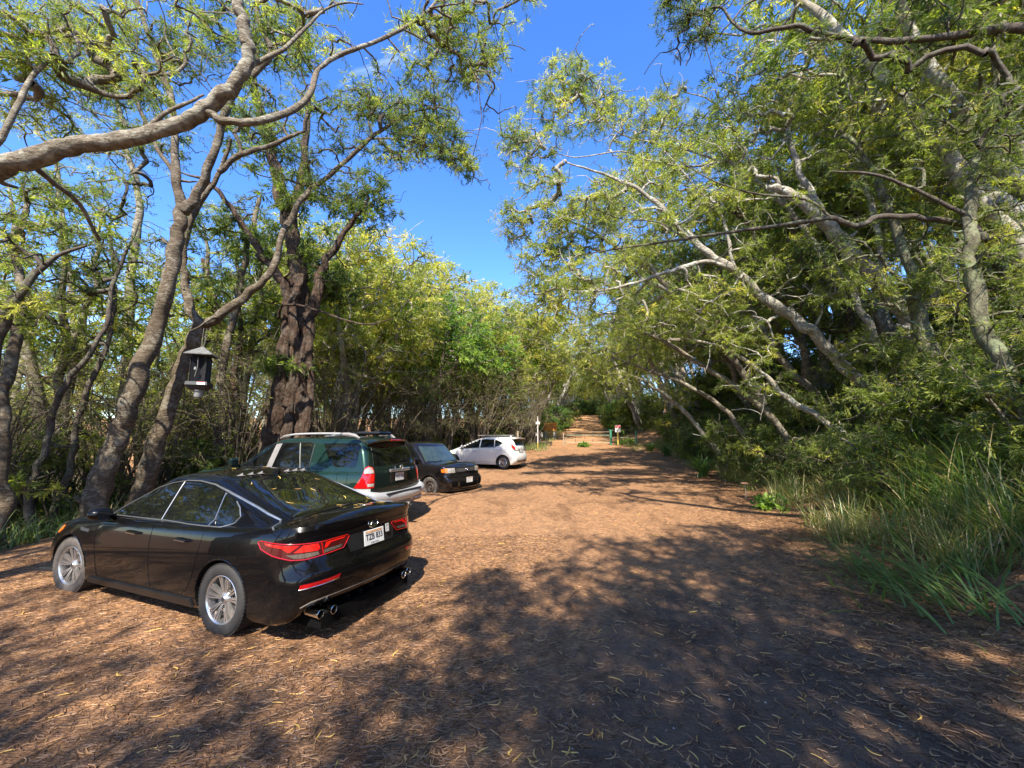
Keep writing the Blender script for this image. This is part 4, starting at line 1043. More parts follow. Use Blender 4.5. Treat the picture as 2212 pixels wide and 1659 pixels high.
def leaf_quads(B, D, L, W, g, curl=.12):
    n = len(B)
    D = D / (np.linalg.norm(D, axis=1)[:, None] + 1e-9)
    r = g.normal(size=(n, 3)); wv = np.cross(D, r); wv /= np.linalg.norm(wv, axis=1)[:, None] + 1e-9
    nv = np.cross(D, wv)
    L = np.broadcast_to(L, n)[:, None]; W = np.broadcast_to(W, n)[:, None]
    c = g.normal(size=(n, 1)) * curl * L
    a = B; t = B + D * L
    m1 = B + D * L * .45 + wv * W * .5 + nv * c; m2 = B + D * L * .45 - wv * W * .5 + nv * c
    V = np.stack([a, m1, t, m2], 1).reshape(-1, 3)
    return V
def cluster_leaves(C, g, n_tw=6, n_lf=9, spread=.30, L=.11, W=.014, droop=.45, up=.25, tint0=.4, tvar=.12, twigs=True, flat=.7):
    """C: cluster centres. every cluster is a spray of twigs, every twig carries narrow leaves"""
    K = len(C); s = spread * g.uniform(.7, 1.3, (K, 1, 1))
    td = g.normal(size=(K, n_tw, 3)); td[..., 2] = td[..., 2] * flat + up
    td /= np.linalg.norm(td, axis=2)[..., None]
    T0 = np.repeat(C[:, None], n_tw, 1) + g.normal(size=(K, n_tw, 3)) * spread * .12
    tl = s * g.uniform(.6, 1.25, (K, n_tw, 1))
    u = g.uniform(.15, 1.0, (K, n_tw, n_lf, 1))
    B = T0[:, :, None] + td[:, :, None] * (tl[:, :, None] * u)
    B[..., 2] -= (u[..., 0] ** 2) * tl * droop * .6
    D = td[:, :, None] * .75 + g.normal(size=(K, n_tw, n_lf, 3)) * .45; D[..., 2] -= droop
    B = B.reshape(-1, 3); D = D.reshape(-1, 3); n = len(B)
    cs = np.repeat(g.uniform(.65, 1.35, K), n_tw * n_lf)
    V = leaf_quads(B, D, L * cs * g.uniform(.65, 1.25, n), W * cs * g.uniform(.7, 1.3, n), g)
    ti = np.repeat(g.normal(tint0, tvar, K), n_tw * n_lf) + g.normal(0, .07, n)
    ti = np.clip(ti, 0, 1)
    T = np.repeat(ti, 4)
    if twigs:
        b = T0.reshape(-1, 3); d = td.reshape(-1, 3)
        V2 = leaf_quads(b, d, (tl.reshape(-1)), .009, g, .06)
        V = np.vstack([V, V2]); T = np.concatenate([T, np.full(len(V2), -1.0)])
    return V, T
def quadF(n): return np.arange(n).reshape(-1, 4)

def limb_tube(Q, sides, ridge=0.0):
    if Q[0, 3] < .045: return tube(Q[:, :3], Q[:, 3], 6, True)
    Q = smooth_path(Q, 3); n = sides + 6
    V, F = tube(Q[:, :3], Q[:, 3], n, True)
    V = V.reshape(len(Q), n, 3); L = np.concatenate([[0], np.cumsum(np.linalg.norm(np.diff(Q[:, :3], axis=0), axis=1))])[:, None]
    a = (np.arange(n) * 2 * math.pi / n)[None]; h = float(Q[0, 0] * 7.3 + Q[0, 1] * 3.1)
    k = .045 * np.sin(2 * a + L * 2.3 + h) + .04 * np.sin(3 * a - L * 5.1 + h * 2) + .035 * np.sin(a + L * 9 + h) + .03 * np.sin(5 * a + L * 13.7) + .03 * np.sin(L * 6.3 + h * 3)
    if ridge: k = k + ridge * (np.abs(np.sin(2.5 * a + .7 * np.sin(L * 1.7 + h))) - .6) + ridge * .6 * np.abs(np.sin(5.5 * a + 1.1 * np.sin(L * 2.9)))
    V = Q[:, None, :3] + (V - Q[:, None, :3]) * (1 + k)[..., None]
    return V.reshape(-1, 3), F
class Skel:
    def __init__(s): s.P = []; s.par = []; s.rmin = []; s.paths = []; s.ridge = 0.0
    def main(s, pts, sub=4, jitter=0.0, g=None):
        """pts rows x y z r -> thick limb"""
        Q = smooth_path(pts, sub)
        if jitter and g is not None:
            Q[1:, :3] += g.normal(size=(len(Q) - 1, 3)) * jitter * np.minimum(Q[1:, 3:4] * 1.0, .1)
            Q[:, 3] *= 1 + g.normal(size=len(Q)) * .035
        s.paths.append(Q)
        for q in Q: s.P.append(q[:3]); s.rmin.append(q[3]); s.par.append(-1)
        return Q
    def attach(s, C, g, rt=.006, bend=.18, minr=None, upbias=.25, maxr=.06):
        """join every foliage centre to the nearest wood by a curved branch; branches branch again"""
        P = np.array(s.P); isroot = np.ones(len(P), bool)
        order = np.argsort([np.min(np.sum((P - c) ** 2, 1)) for c in C])
        cap = len(P) + len(C) * 5; A = np.zeros((cap, 3)); A[:len(P)] = P; n = len(P)
        par = list(s.par); cnt = []
        chains = []
        for ci in order:
            c = C[ci]
            d = A[:n] - c; dd = np.sum(d * d, 1) + upbias * np.maximum(d[:, 2], 0) ** 2 * 4
            j = int(np.argmin(dd)); a = A[j]
            L = math.sqrt(np.sum((c - a) ** 2))
            if L < .05: continue
            k = 4
            off = g.normal(size=3) * bend * L; off[2] += .10 * L
            ch = [j]
            for t in np.arange(1, k + 1) / k:
                q = a + (c - a) * t + off * (4 * t * (1 - t)) * .6 + (g.normal(size=3) * .02 * L if t < 1 else 0)
                A[n] = q; par.append(ch[-1]); ch.append(n); n += 1
            chains.append(ch)
        cnt = np.zeros(n)
        for ch in chains: cnt[ch[-1]] += 1
        for i in range(n - 1, len(s.P) - 1, -1):
            if par[i] >= 0: cnt[par[i]] += cnt[i]
        rad = rt * np.maximum(cnt, 1) ** .45
        rad = np.minimum(rad, maxr)
        out = []
        for ch in chains:
            pp = A[ch]; r = rad[ch].copy()
            r[0] = r[1] * 1.15
            out.append(np.column_stack([pp, r]))
        return out
    def mesh(s, extra, thick_sides=10):
        Vs, Fs, n = [], [], 0
        for Q in s.paths:
            V, F = limb_tube(Q, thick_sides, s.ridge)
            Vs.append(V); Fs += [[i + n for i in f] for f in F]; n += len(V)
        for Q in extra:
            V, F = tube(Q[:, :3], Q[:, 3], 5 if Q[0, 3] > .02 else 3, False)
            Vs.append(V); Fs += [[i + n for i in f] for f in F]; n += len(V)
        return np.vstack(Vs), Fs
def tree(name, loc, limbs, C, g, bark, leaf='acacia', label='', cat='tree', group=None, rt=.006, leafkw=None, jitter=.25, bend=.18, crown_name='crown', sides=10, maxr=.06, alt=None):
    """limbs and C in world coordinates; the tree's origin is put at loc"""
    loc = np.array(loc, float)
    root = empty(name, tuple(loc), 0, label, cat, group)
    sk = Skel(); sk.ridge = .22 if bark == 'red' else (.10 if bark == 'green' else 0)
    for li, l in enumerate(limbs):
        l = np.array(l, float); l[:, :3] -= loc
        if li == 0 and l[0, 3] > .08: l[0, 3] *= 1.3
        sk.main(l, 4, jitter, g)
    nl = len(sk.paths)
    for Q in list(sk.paths):               # snapped-off stubs along the thick wood
        if Q[0, 3] < .07: continue
        for _ in range(int(g.integers(1, 4))):
            i = int(g.integers(3, max(4, len(Q) - 3))); i = min(i, len(Q) - 1); r_ = Q[i, 3]
            d = g.normal(size=3); d /= np.linalg.norm(d); d[2] = abs(d[2]) * .6; L_ = g.uniform(.12, .45)
            sk.paths.append(np.array([list(Q[i, :3]) + [r_ * .42], list(Q[i, :3] + d * (r_ + L_ * .5)) + [r_ * .25], list(Q[i, :3] + d * (r_ + L_) + [0, 0, .04]) + [r_ * .16]]))
    C = np.asarray(C, float)
    ex = []
    if len(C):
        C = C - loc
        k = g.uniform(size=len(C)) < .55
        C2 = C[k] + g.normal(size=(int(k.sum()), 3)) * .4
        ex = sk.attach(np.vstack([C, C2]), g, rt, bend, maxr=maxr)
    if alt:      # limbs with a bark of their own
        for k in alt[0]:
            V, F = limb_tube(sk.paths[k], 8)
            mesh_obj('limb', V, F, MB_[alt[1]], root, True)
        sk.paths = [q for k, q in enumerate(sk.paths) if k not in alt[0]]
    V, F = sk.mesh(ex, sides)
    mesh_obj('trunk', V, F, MB_[bark], root, True)
    if len(C):
        V, T = cluster_leaves(C, g, **(leafkw or {}))
        mesh_obj(crown_name, V, quadF(len(V)), ML[leaf], root, False, {'tint': T})
    return root
def px_path(rows):
    """rows (px, py, Y, r) on the studied view -> world x y z r"""
    return [list(pt(a, b, y)) + [r] for a, b, y, r in rows]
BD = 3.0
def blob(px, py, rx, ry, Y, dens, g, thick=None):
    """foliage centres filling an ellipsoid seen at px,py"""
    sc_ = Y / (CAM_F * 2212)
    a, b = rx * sc_, ry * sc_; th = thick or max(.5, min(a, b) * .9)
    n = max(3, int(BD * dens * math.pi * a * b * (1 + .25 * th)))
    out = []
    c0 = pt(px, py, Y)
    while len(out) < n:
        q = g.uniform(-1, 1, 3)
        if q @ q < 1:
            out.append(c0 + np.array([q[0] * a, q[1] * th, q[2] * b]))
    return out
# ================================================================== TREES THAT SHOW ONE BY ONE
g1 = np.random.default_rng(11)
def base(x, y, r, up=.3):
    z = Hs(x, y); return [x, y, z - .15, r]
NEAR = dict(n_tw=7, n_lf=12, spread=.22, L=.088, W=.0105)
MID = dict(n_tw=7, n_lf=12, spread=.25, L=.10, W=.0145)
def kw(b, **k): d = dict(b); d.update(k); return d

# A: big limb reaching in from the left, over the cars
C = []
for a in [(70, 90, 130, 110, 4.3, 16), (60, 230, 90, 70, 4.6, 12), (230, 60, 150, 80, 5.2, 10), (300, 170, 120, 60, 5.0, 7), (450, 60, 90, 60, 5.2, 6), (620, 60, 90, 55, 4.9, 9), (700, 40, 70, 40, 5.0, 7),
          (930, 60, 80, 60, 5.7, 14), (1010, 50, 80, 50, 5.9, 14), (1000, 130, 70, 60, 6.0, 14), (1060, 110, 45, 60, 6.1, 12), (930, 180, 60, 40, 5.9, 10), (1110, 20, 60, 30, 6.0, 10), (870, 140, 40, 40, 5.6, 6), (1040, 190, 35, 45, 6.0, 9), (800, 130, 40, 30, 5.3, 5)]:
    C += blob(*a, g1)
bx, by = -7.4, 2.9
limbs = [[base(bx, by, .30), [-7.3, 3.0, 1.2, .24], [-7.0, 3.3, 2.6, .20], [-6.4, 3.8, 3.6, .175]] + px_path([(-90, 388, 4.1, .109), (-20, 372, 4.1, .103), (70, 343, 4.1, .095), (150, 317, 4.1, .087), (240, 307, 4.1, .082), (330, 288, 4.1, .080), (400, 262, 4.1, .078), (455, 225, 4.1, .078), (507, 178, 4.1, .071), (536, 130, 4.1, .065), (530, 70, 4.05, .060), (514, 5, 4.0, .055), (490, -90, 3.9, .048), (470, -220, 3.8, .034)]),
         px_path([(440, 240, 4.1, .048), (490, 262, 4.15, .042), (550, 262, 4.2, .038), (620, 243, 4.4, .036), (668, 205, 4.6, .034), (688, 150, 4.8, .032), (735, 118, 5.0, .030), (800, 95, 5.2, .027), (870, 62, 5.4, .024), (930, 18, 5.6, .021), (985, -60, 5.8, .013)]),
         px_path([(520, 150, 4.1, .034), (560, 132, 4.2, .027), (610, 108, 4.3, .023), (660, 62, 4.5, .019), (700, 22, 4.7, .015), (745, 6, 4.8, .012), (785, 9, 4.9, .007)]),
         px_path([(300, 300, 4.1, .034), (355, 245, 4.15, .024), (400, 225, 4.2, .021), (440, 205, 4.3, .013)]),
         px_path([(870, 62, 5.4, .017), (920, 90, 5.6, .012), (970, 130, 5.8, .008), (1010, 180, 6.0, .005)]),
         px_path([(-60, 360, 4.0, .034), (0, 300, 4.0, .034), (45, 215, 4.1, .031), (70, 165, 4.2, .026), (120, 120, 4.3, .017)]),
         px_path([(60, 345, 4.15, .034), (110, 390, 4.4, .031), (170, 440, 4.8, .027), (215, 520, 5.2, .021)])]
tree('acacia_tree', base(bx, by, 0)[:3], limbs, C, g1, 'grey', 'acacia', 'acacia whose thick smooth banded limb sweeps in from the left edge above the black saloon', 'tree', None, .008, kw(NEAR, tint0=.52, tvar=.17), .12, sides=14)

# B: leaning mottled trunk behind the saloon's bonnet
C = []
for a in [(250, 140, 160, 110, 8.8, 7), (420, 90, 120, 80, 8.6, 7), (600, 90, 90, 80, 8.4, 8), (560, 250, 90, 70, 8.6, 6), (330, 300, 110, 70, 9.0, 4), (690, 230, 70, 60, 8.5, 6), (230, 420, 120, 60, 9.2, 3), (480, 30, 60, 60, 8.6, 5)]: C += blob(*a, g1)
P = px_path([(193, 1130, 8.2, .222), (215, 1050, 8.2, .196), (250, 950, 8.3, .177), (290, 850, 8.3, .167), (330, 730, 8.4, .151), (362, 620, 8.4, .137), (383, 520, 8.5, .126), (396, 450, 8.5, .119)])
b0 = P[0]; zb = Hs(b0[0] - .1, b0[1])
limbs = [[[b0[0] - .15, b0[1], zb - .2, .36]] + P,
         px_path([(396, 460, 8.5, .103), (382, 390, 8.5, .089), (378, 300, 8.6, .077), (368, 205, 8.6, .068), (330, 100, 8.7, .058), (290, -20, 8.8, .045), (270, -90, 8.8, .029)]),
         px_path([(396, 460, 8.5, .111), (432, 402, 8.5, .096), (462, 335, 8.4, .089), (478, 270, 8.4, .082), (505, 200, 8.3, .074), (560, 150, 8.2, .063), (585, 110, 8.2, .058), (560, 50, 8.2, .052), (548, -50, 8.2, .037)]),
         px_path([(472, 372, 8.4, .063), (520, 333, 8.4, .052), (590, 312, 8.3, .045), (640, 290, 8.3, .037), (660, 283, 8.3, .026)]),
         px_path([(560, 150, 8.3, .045), (545, 60, 8.4, .037), (480, 10, 8.5, .029), (440, -40, 8.6, .022)]),
         px_path([(378, 380, 8.6, .052), (330, 300, 8.7, .045), (280, 180, 8.8, .040), (240, 90, 8.8, .037), (190, 10, 8.9, .022)])]
tree('acacia_tree', (b0[0] - .15, b0[1], zb), limbs, C, g1, 'brown', 'acacia', 'acacia with mottled brown trunk leaning right behind the bonnet of the black saloon', 'tree', None, .009, kw(MID, tint0=.50, tvar=.17), .2, sides=14)

# C: forked trunk beside the hanging trap, crown out against the sky
C = []
for a in [(770, 215, 60, 50, 9.8, 10), (850, 250, 80, 50, 10.0, 11), (940, 240, 60, 50, 10.2, 12), (960, 310, 60, 50, 10.3, 14), (1010, 350, 38, 40, 10.4, 12), (900, 290, 60, 40, 10.3, 9), (870, 330, 70, 45, 10.1, 9), (720, 400, 70, 50, 9.9, 6), (760, 300, 60, 40, 9.9, 6), (650, 350, 60, 60, 9.7, 5), (440, 560, 60, 60, 9.3, 3), (330, 560, 90, 60, 9.3, 3)]: C += blob(*a, g1)
P = px_path([(300, 1085, 9.3, .200), (330, 985, 9.3, .177), (362, 885, 9.3, .163), (392, 800, 9.3, .151), (418, 740, 9.3, .140), (434, 700, 9.3, .133)])
b0 = P[0]; zb = Hs(b0[0], b0[1])
limbs = [[[b0[0] - .1, b0[1], zb - .2, .34]] + P,
         px_path([(432, 710, 9.3, .111), (410, 660, 9.2, .096), (399, 595, 9.2, .085), (398, 520, 9.1, .074), (430, 440, 9.1, .063), (470, 380, 9.1, .052), (500, 300, 9.0, .037)]),
         px_path([(434, 708, 9.3, .111), (468, 686, 9.3, .100), (528, 640, 9.4, .089), (583, 592, 9.4, .083), (605, 530, 9.5, .077), (627, 470, 9.6, .074), (662, 420, 9.7, .066), (722, 370, 9.8, .059), (785, 313, 9.9, .052), (835, 273, 10.0, .043), (885, 245, 10.1, .029), (940, 232, 10.2, .016)]),
         px_path([(800, 300, 9.9, .029), (860, 300, 10.1, .022), (920, 315, 10.2, .016), (990, 345, 10.4, .009)]),
         px_path([(470, 686, 9.3, .04), (456, 688, 8.95, .03), (442, 697, 8.6, .022), (430, 706, 8.4, .016), (408, 716, 8.2, .008)])]
tree('acacia_tree', (b0[0] - .1, b0[1], zb), limbs, C, g1, 'brown', 'acacia', 'forked acacia behind the hanging black trap, its long right fork spreading against the sky', 'tree', None, .009, kw(MID, tint0=.46, tvar=.17), .2, sides=14)

# D: great shaggy red-barked tree behind the green car, several stems grown together
C = []
for a in [(620, 100, 90, 60, 12.8, 3), (560, 300, 90, 80, 12.5, 3.5), (650, 420, 110, 60, 12.5, 3.5), (800, 440, 70, 70, 12.8, 5), (620, 530, 90, 50, 12.3, 3), (730, 620, 60, 60, 12.8, 5), (470, 500, 80, 60, 12.3, 3), (620, 790, 60, 25, 12.0, 9)]: C += blob(*a, g1)
P = px_path([(625, 955, 12.3, .426), (632, 850, 12.3, .326), (643, 740, 12.3, .279), (648, 640, 12.4, .255), (640, 550, 12.4, .232), (625, 480, 12.5, .209), (604, 400, 12.5, .178), (588, 320, 12.6, .147), (568, 255, 12.6, .124), (545, 180, 12.7, .093), (540, 80, 12.8, .062)])
b0 = P[0]; zb = Hs(b0[0], b0[1])
limbs = [[[b0[0], b0[1], zb - .2, .7]] + P,
         px_path([(580, 985, 12.1, .232), (598, 900, 12.0, .194), (612, 800, 11.95, .171), (618, 700, 12.0, .155), (622, 640, 12.1, .139), (600, 590, 12.1, .116), (560, 540, 12.1, .093), (500, 450, 12.1, .070), (440, 380, 12.1, .047)]),
         px_path([(660, 985, 12.1, .232), (652, 880, 11.95, .186), (655, 780, 12.0, .171), (672, 690, 12.1, .155), (690, 610, 12.2, .132), (705, 560, 12.3, .100), (745, 505, 12.4, .077), (795, 430, 12.6, .039)]),
         px_path([(610, 985, 11.8, .171), (628, 880, 11.8, .139), (640, 760, 11.85, .124), (636, 660, 11.9, .116), (650, 590, 12.0, .093)]),
         px_path([(640, 985, 11.85, .155), (668, 860, 11.9, .100), (666, 760, 11.9, .093), (650, 690, 11.9, .077)]),
         px_path([(560, 1000, 12.0, .124), (590, 880, 12.1, .100), (600, 800, 12.1, .077)]),
         px_path([(628, 470, 12.5, .139), (650, 380, 12.6, .108), (660, 300, 12.7, .093), (668, 200, 12.8, .055)]),
         px_path([(600, 690, 11.9, .039), (610, 660, 11.6, .039), (660, 662, 11.3, .035), (740, 690, 11.0, .031), (800, 700, 10.9, .023), (850, 688, 10.8, .014)])]
tree('shaggy_barked_tree', (b0[0], b0[1], zb), limbs, C, g1, 'red', 'acacia', 'huge shaggy red-brown tree with several fused stems behind the green off-road car', 'tree', None, .008, kw(MID, tint0=.42, L=.16, W=.026), .35, sides=14)

# thin twisted stems at the left edge
left = [
 ([(5, 1180, 7.0, .117), (0, 1050, 7.0, .101), (10, 900, 7.1, .094), (18, 800, 7.2, .086), (40, 700, 7.3, .078), (50, 620, 7.4, .070), (30, 540, 7.5, .055), (60, 440, 7.6, .039)], 'brown', 'thick bare stem at the very left edge of the picture, behind the saloon', [(80, 500, 110, 60, 7.6, 5), (90, 400, 90, 60, 7.7, 5)]),
 ([(62, 1160, 8.0, .078), (66, 1060, 8.0, .066), (90, 985, 8.0, .058), (112, 900, 8.1, .055), (140, 830, 8.1, .051), (195, 760, 8.2, .047), (232, 690, 8.3, .043), (250, 600, 8.4, .035), (300, 480, 8.5, .023)], 'dark', 'dark thin stem bending right, second from the left edge', [(230, 560, 120, 70, 8.6, 4), (130, 620, 100, 60, 8.4, 4)]),
 ([(110, 1150, 8.6, .078), (128, 1080, 8.6, .066), (158, 990, 8.6, .062), (168, 900, 8.7, .055), (205, 810, 8.8, .051), (238, 720, 8.9, .047), (246, 620, 9.0, .039), (240, 500, 9.1, .027)], 'dark', 'dark twisted stem just left of the leaning mottled trunk', [(150, 720, 120, 60, 9.0, 3.5), (120, 960, 70, 40, 8.8, 5)]),
 ([(255, 1040, 12.0, .172), (262, 900, 12.1, .156), (275, 760, 12.2, .140), (285, 600, 12.3, .125), (300, 450, 12.4, .101), (270, 300, 12.5, .078), (240, 150, 12.6, .047)], 'grey', 'upright grey trunk seen between the twisted dark stems and the leaning trunk', [(260, 330, 120, 80, 12.5, 2), (200, 200, 100, 80, 12.6, 2)]),
 ([(470, 1010, 12.5, .156), (480, 900, 12.5, .125), (478, 800, 12.6, .117), (500, 700, 12.7, .109), (530, 560, 12.8, .094), (560, 430, 12.9, .062)], 'brown', 'brown trunk right of the hanging trap, left of the shaggy tree', [(500, 620, 90, 50, 12.8, 2.5), (520, 480, 90, 60, 12.9, 2.5)]),
 ([(540, 1000, 13.5, .109), (520, 900, 13.5, .094), (505, 820, 13.6, .086), (520, 720, 13.7, .078), (510, 620, 13.8, .062)], 'red', 'thin reddish trunk close to the left foot of the shaggy tree', [(540, 700, 80, 40, 13.6, 2.5)]),
 ([(420, 1020, 14.5, .140), (425, 900, 14.5, .125), (430, 800, 14.6, .109), (455, 690, 14.7, .094), (440, 560, 14.8, .062)], 'red', 'reddish trunk directly below and behind the hanging trap', [(450, 880, 60, 30, 14.0, 4), (400, 640, 90, 50, 14.8, 2.5)]),
 ([(170, 1030, 15.0, .156), (175, 880, 15.0, .140), (160, 700, 15.1, .117), (140, 520, 15.2, .094), (120, 350, 15.3, .062)], 'grey', 'straight grey trunk standing far back on the left, in the gap of sky', [(150, 400, 120, 80, 15.2, 1.5), (110, 280, 100, 60, 15.3, 1.5)]),
 ([(-40, 900, 6.3, .117), (-20, 760, 6.4, .101), (40, 640, 6.5, .070), (110, 560, 6.6, .039), (190, 530, 6.8, .023)], 'dark', 'dark limb entering from the left edge at head height', [(60, 660, 80, 50, 6.6, 6), (10, 520, 80, 50, 6.6, 6)]),
]
for i, (rows, bk, lab, bl) in enumerate(left):
    P = px_path(rows); b0 = P[0]; zb = Hs(b0[0], b0[1])
    C = []
    for a in bl: C += blob(*a, g1)
    limbs = [[[b0[0] - .05, b0[1], zb - .3, b0[3] * 1.15]] + P]
    tree('slender_tree', (b0[0] - .05, b0[1], zb), limbs, C, g1, bk, 'acacia', lab, 'tree', None, .009, kw(MID, tint0=.46 + .06 * (i % 3), tvar=.18), .3)

# ------------------------------------------------------------------ right bank, acacias leaning over the track
def right_tree(rows_list, bk, lab, bl, leafkw=None, root=None, rt=.009, name='leaning_acacia', alt=None):
    limbs = [px_path(r) for r in rows_list]
    b0 = limbs[0][0]
    if root: b = root
    else:
        d = np.array(limbs[0][0][:3]) - np.array(limbs[0][1][:3]); d = d / max(.2, -d[2]) if d[2] < -.05 else np.array([.8, 0, -1.0])
        x, y = b0[0], b0[1]; z = b0[2]
        for k in range(60):
            if z < Hs(x, y) - .1: break
            x += max(-.08, min(.08, d[0] * .08)); y += d[1] * .03; z -= .08
        b = (x, y)
    z = Hs(*b)
    limbs[0] = [[b[0], b[1], z - .25, b0[3] * 1.2]] + ([limbs[0][0]] if np.hypot(b[0] - b0[0], z - b0[2]) > .5 else []) + limbs[0][1:]
    C = []
    for a in bl: C += blob(*a[:5], a[5] * (.72 if a[0] > 1750 else .9), g1)
    return tree(name, (b[0], b[1], z), limbs, C, g1, bk, 'acacia', lab, 'tree', None, rt, leafkw or kw(MID), .22, sides=12, alt=alt)
# F white trunk
right_tree([[(1965, 935, 10.5, .164), (1885, 855, 10.4, .152), (1805, 772, 10.3, .139), (1735, 702, 10.2, .131), (1655, 648, 10.2, .119), (1592, 588, 10.1, .107), (1530, 548, 10.0, .094), (1478, 500, 10.0, .082), (1430, 450, 10.0, .066), (1370, 405, 10.0, .049), (1300, 375, 10.1, .033), (1220, 350, 10.2, .018)],
            [(1575, 580, 10.1, .057), (1520, 565, 9.9, .053), (1450, 585, 9.7, .045), (1390, 605, 9.5, .037), (1322, 624, 9.3, .029), (1262, 630, 9.2, .018), (1200, 622, 9.1, .010)],
            [(1590, 590, 10.1, .049), (1575, 530, 10.1, .041), (1560, 470, 10.2, .033), (1500, 400, 10.3, .025), (1440, 330, 10.4, .016)]],
           'pale', 'acacia with a long white leaning trunk, brightest on the right bank', [
            (1190, 635, 70, 40, 9.2, 10), (1270, 590, 70, 45, 9.4, 9), (1340, 555, 70, 45, 9.6, 8), (1140, 600, 40, 40, 9.2, 8), (1300, 660, 90, 30, 9.3, 6), (1200, 470, 60, 50, 10.2, 9), (1110, 480, 42, 55, 10.3, 11), (1180, 400, 70, 40, 10.2, 8), (1290, 440, 80, 60, 10.1, 8), (1400, 500, 70, 60, 10.0, 6), (1440, 640, 90, 50, 9.8, 6), (1410, 380, 70, 50, 10.3, 6), (1540, 640, 100, 60, 10.0, 6), (1640, 560, 90, 50, 9.8, 4), (1620, 740, 90, 50, 10.0, 5), (1760, 620, 80, 60, 9.6, 5), (1880, 760, 90, 60, 9.6, 5), (1500, 440, 90, 60, 10.2, 5), (1340, 700, 80, 35, 9.6, 6)], kw(MID, tint0=.54))
# G thick, broken top
right_tree([[(2120, 900, 9.6, .221), (2040, 800, 9.5, .209), (1960, 685, 9.4, .197), (1905, 615, 9.3, .184), (1850, 555, 9.2, .168), (1790, 490, 9.1, .152), (1735, 440, 9.0, .131), (1690, 412, 9.0, .098), (1660, 402, 9.0, .041)],
            [(1800, 500, 9.1, .082), (1760, 430, 9.2, .074), (1720, 350, 9.3, .066), (1700, 250, 9.4, .049), (1740, 140, 9.5, .033)],
            [(1905, 615, 9.3, .074), (1900, 520, 9.4, .066), (1870, 400, 9.5, .057), (1830, 270, 9.6, .049), (1780, 130, 9.7, .033), (1760, 0, 9.8, .025)]],
           'pale', 'thickest pale acacia on the right bank, its leaning trunk ending in a broken top', [
            (1640, 220, 90, 70, 9.6, 6), (1590, 150, 70, 50, 9.8, 4), (1720, 130, 90, 80, 9.6, 5), (1800, 60, 90, 60, 9.7, 6), (1850, 230, 100, 80, 9.6, 5), (1560, 320, 70, 60, 9.8, 6), (1620, 400, 70, 50, 9.5, 4), (1780, 350, 90, 60, 9.5, 5), (1650, 40, 70, 50, 9.8, 4), (1700, 230, 90, 80, 9.4, 5), (1620, 330, 80, 60, 9.5, 5), (1740, 60, 90, 60, 9.8, 5), (1880, 130, 90, 80, 9.5, 6), (1930, 330, 90, 80, 9.4, 5), (1560, 240, 60, 60, 9.7, 4), (1960, 500, 80, 60, 9.2, 4), (1760, 520, 60, 40, 9.2, 3)], kw(MID, tint0=.55, tvar=.2))
right_tree([[(2010, 935, 11.0, .123), (1955, 845, 11.0, .107), (1885, 725, 11.0, .098), (1843, 625, 11.1, .090), (1785, 562, 11.1, .082), (1742, 500, 11.2, .074), (1690, 440, 11.2, .066), (1640, 395, 11.2, .053), (1560, 350, 11.3, .041), (1470, 320, 11.4, .029), (1343, 290, 11.5, .021), (1290, 240, 11.5, .015), (1244, 205, 11.5, .008)],
            [(1560, 350, 11.3, .033), (1480, 360, 11.2, .029), (1400, 345, 11.2, .023), (1343, 327, 11.2, .020), (1244, 340, 11.1, .015), (1176, 322, 11.0, .008)],
            [(1640, 400, 11.2, .037), (1600, 300, 11.4, .033), (1540, 220, 11.5, .025), (1480, 200, 11.6, .016)]],
           'pale', 'slim banded acacia between the white trunk and the thick pale one', [
            (1230, 165, 70, 45, 11.5, 10), (1290, 190, 60, 50, 11.6, 9), (1180, 215, 50, 45, 11.4, 9), (1250, 250, 80, 50, 11.4, 7), (1110, 290, 42, 45, 11.0, 13), (1170, 310, 60, 35, 11.0, 9), (1340, 260, 70, 60, 11.5, 7), (1430, 260, 60, 60, 11.5, 9), (1450, 215, 50, 40, 11.5, 9), (1400, 330, 80, 50, 11.3, 8), (1510, 280, 60, 60, 11.5, 6), (1120, 345, 40, 40, 11.0, 6)], kw(MID, tint0=.50, tvar=.2))
# I, J near mossy trunks at right
right_tree([[(2190, 985, 8.0, .180), (2125, 905, 8.0, .168), (2065, 855, 8.0, .156), (2030, 800, 8.0, .148), (2005, 755, 8.0, .135), (1985, 680, 8.0, .115), (1960, 560, 8.0, .090), (1900, 400, 8.1, .066), (1840, 300, 8.2, .041)],
            [(1985, 680, 8.0, .066), (2060, 560, 8.0, .057), (2120, 400, 8.0, .041), (2160, 280, 8.0, .025)]],
           'green', 'mossy greenish trunk rising from the tall grass, left of the nearest one', [
            (1960, 450, 120, 90, 8.1, 6), (1880, 330, 110, 80, 8.3, 6), (2080, 350, 100, 80, 8.2, 6), (1990, 620, 110, 60, 8.0, 8), (1890, 620, 90, 50, 8.0, 7), (2010, 760, 100, 50, 7.8, 7), (2100, 800, 90, 60, 7.6, 6), (2080, 500, 110, 70, 8.0, 6), (1800, 560, 70, 60, 8.2, 4), (1900, 850, 80, 40, 8.0, 5), (1990, 250, 100, 80, 8.1, 5)], kw(MID, tint0=.52, tvar=.18))
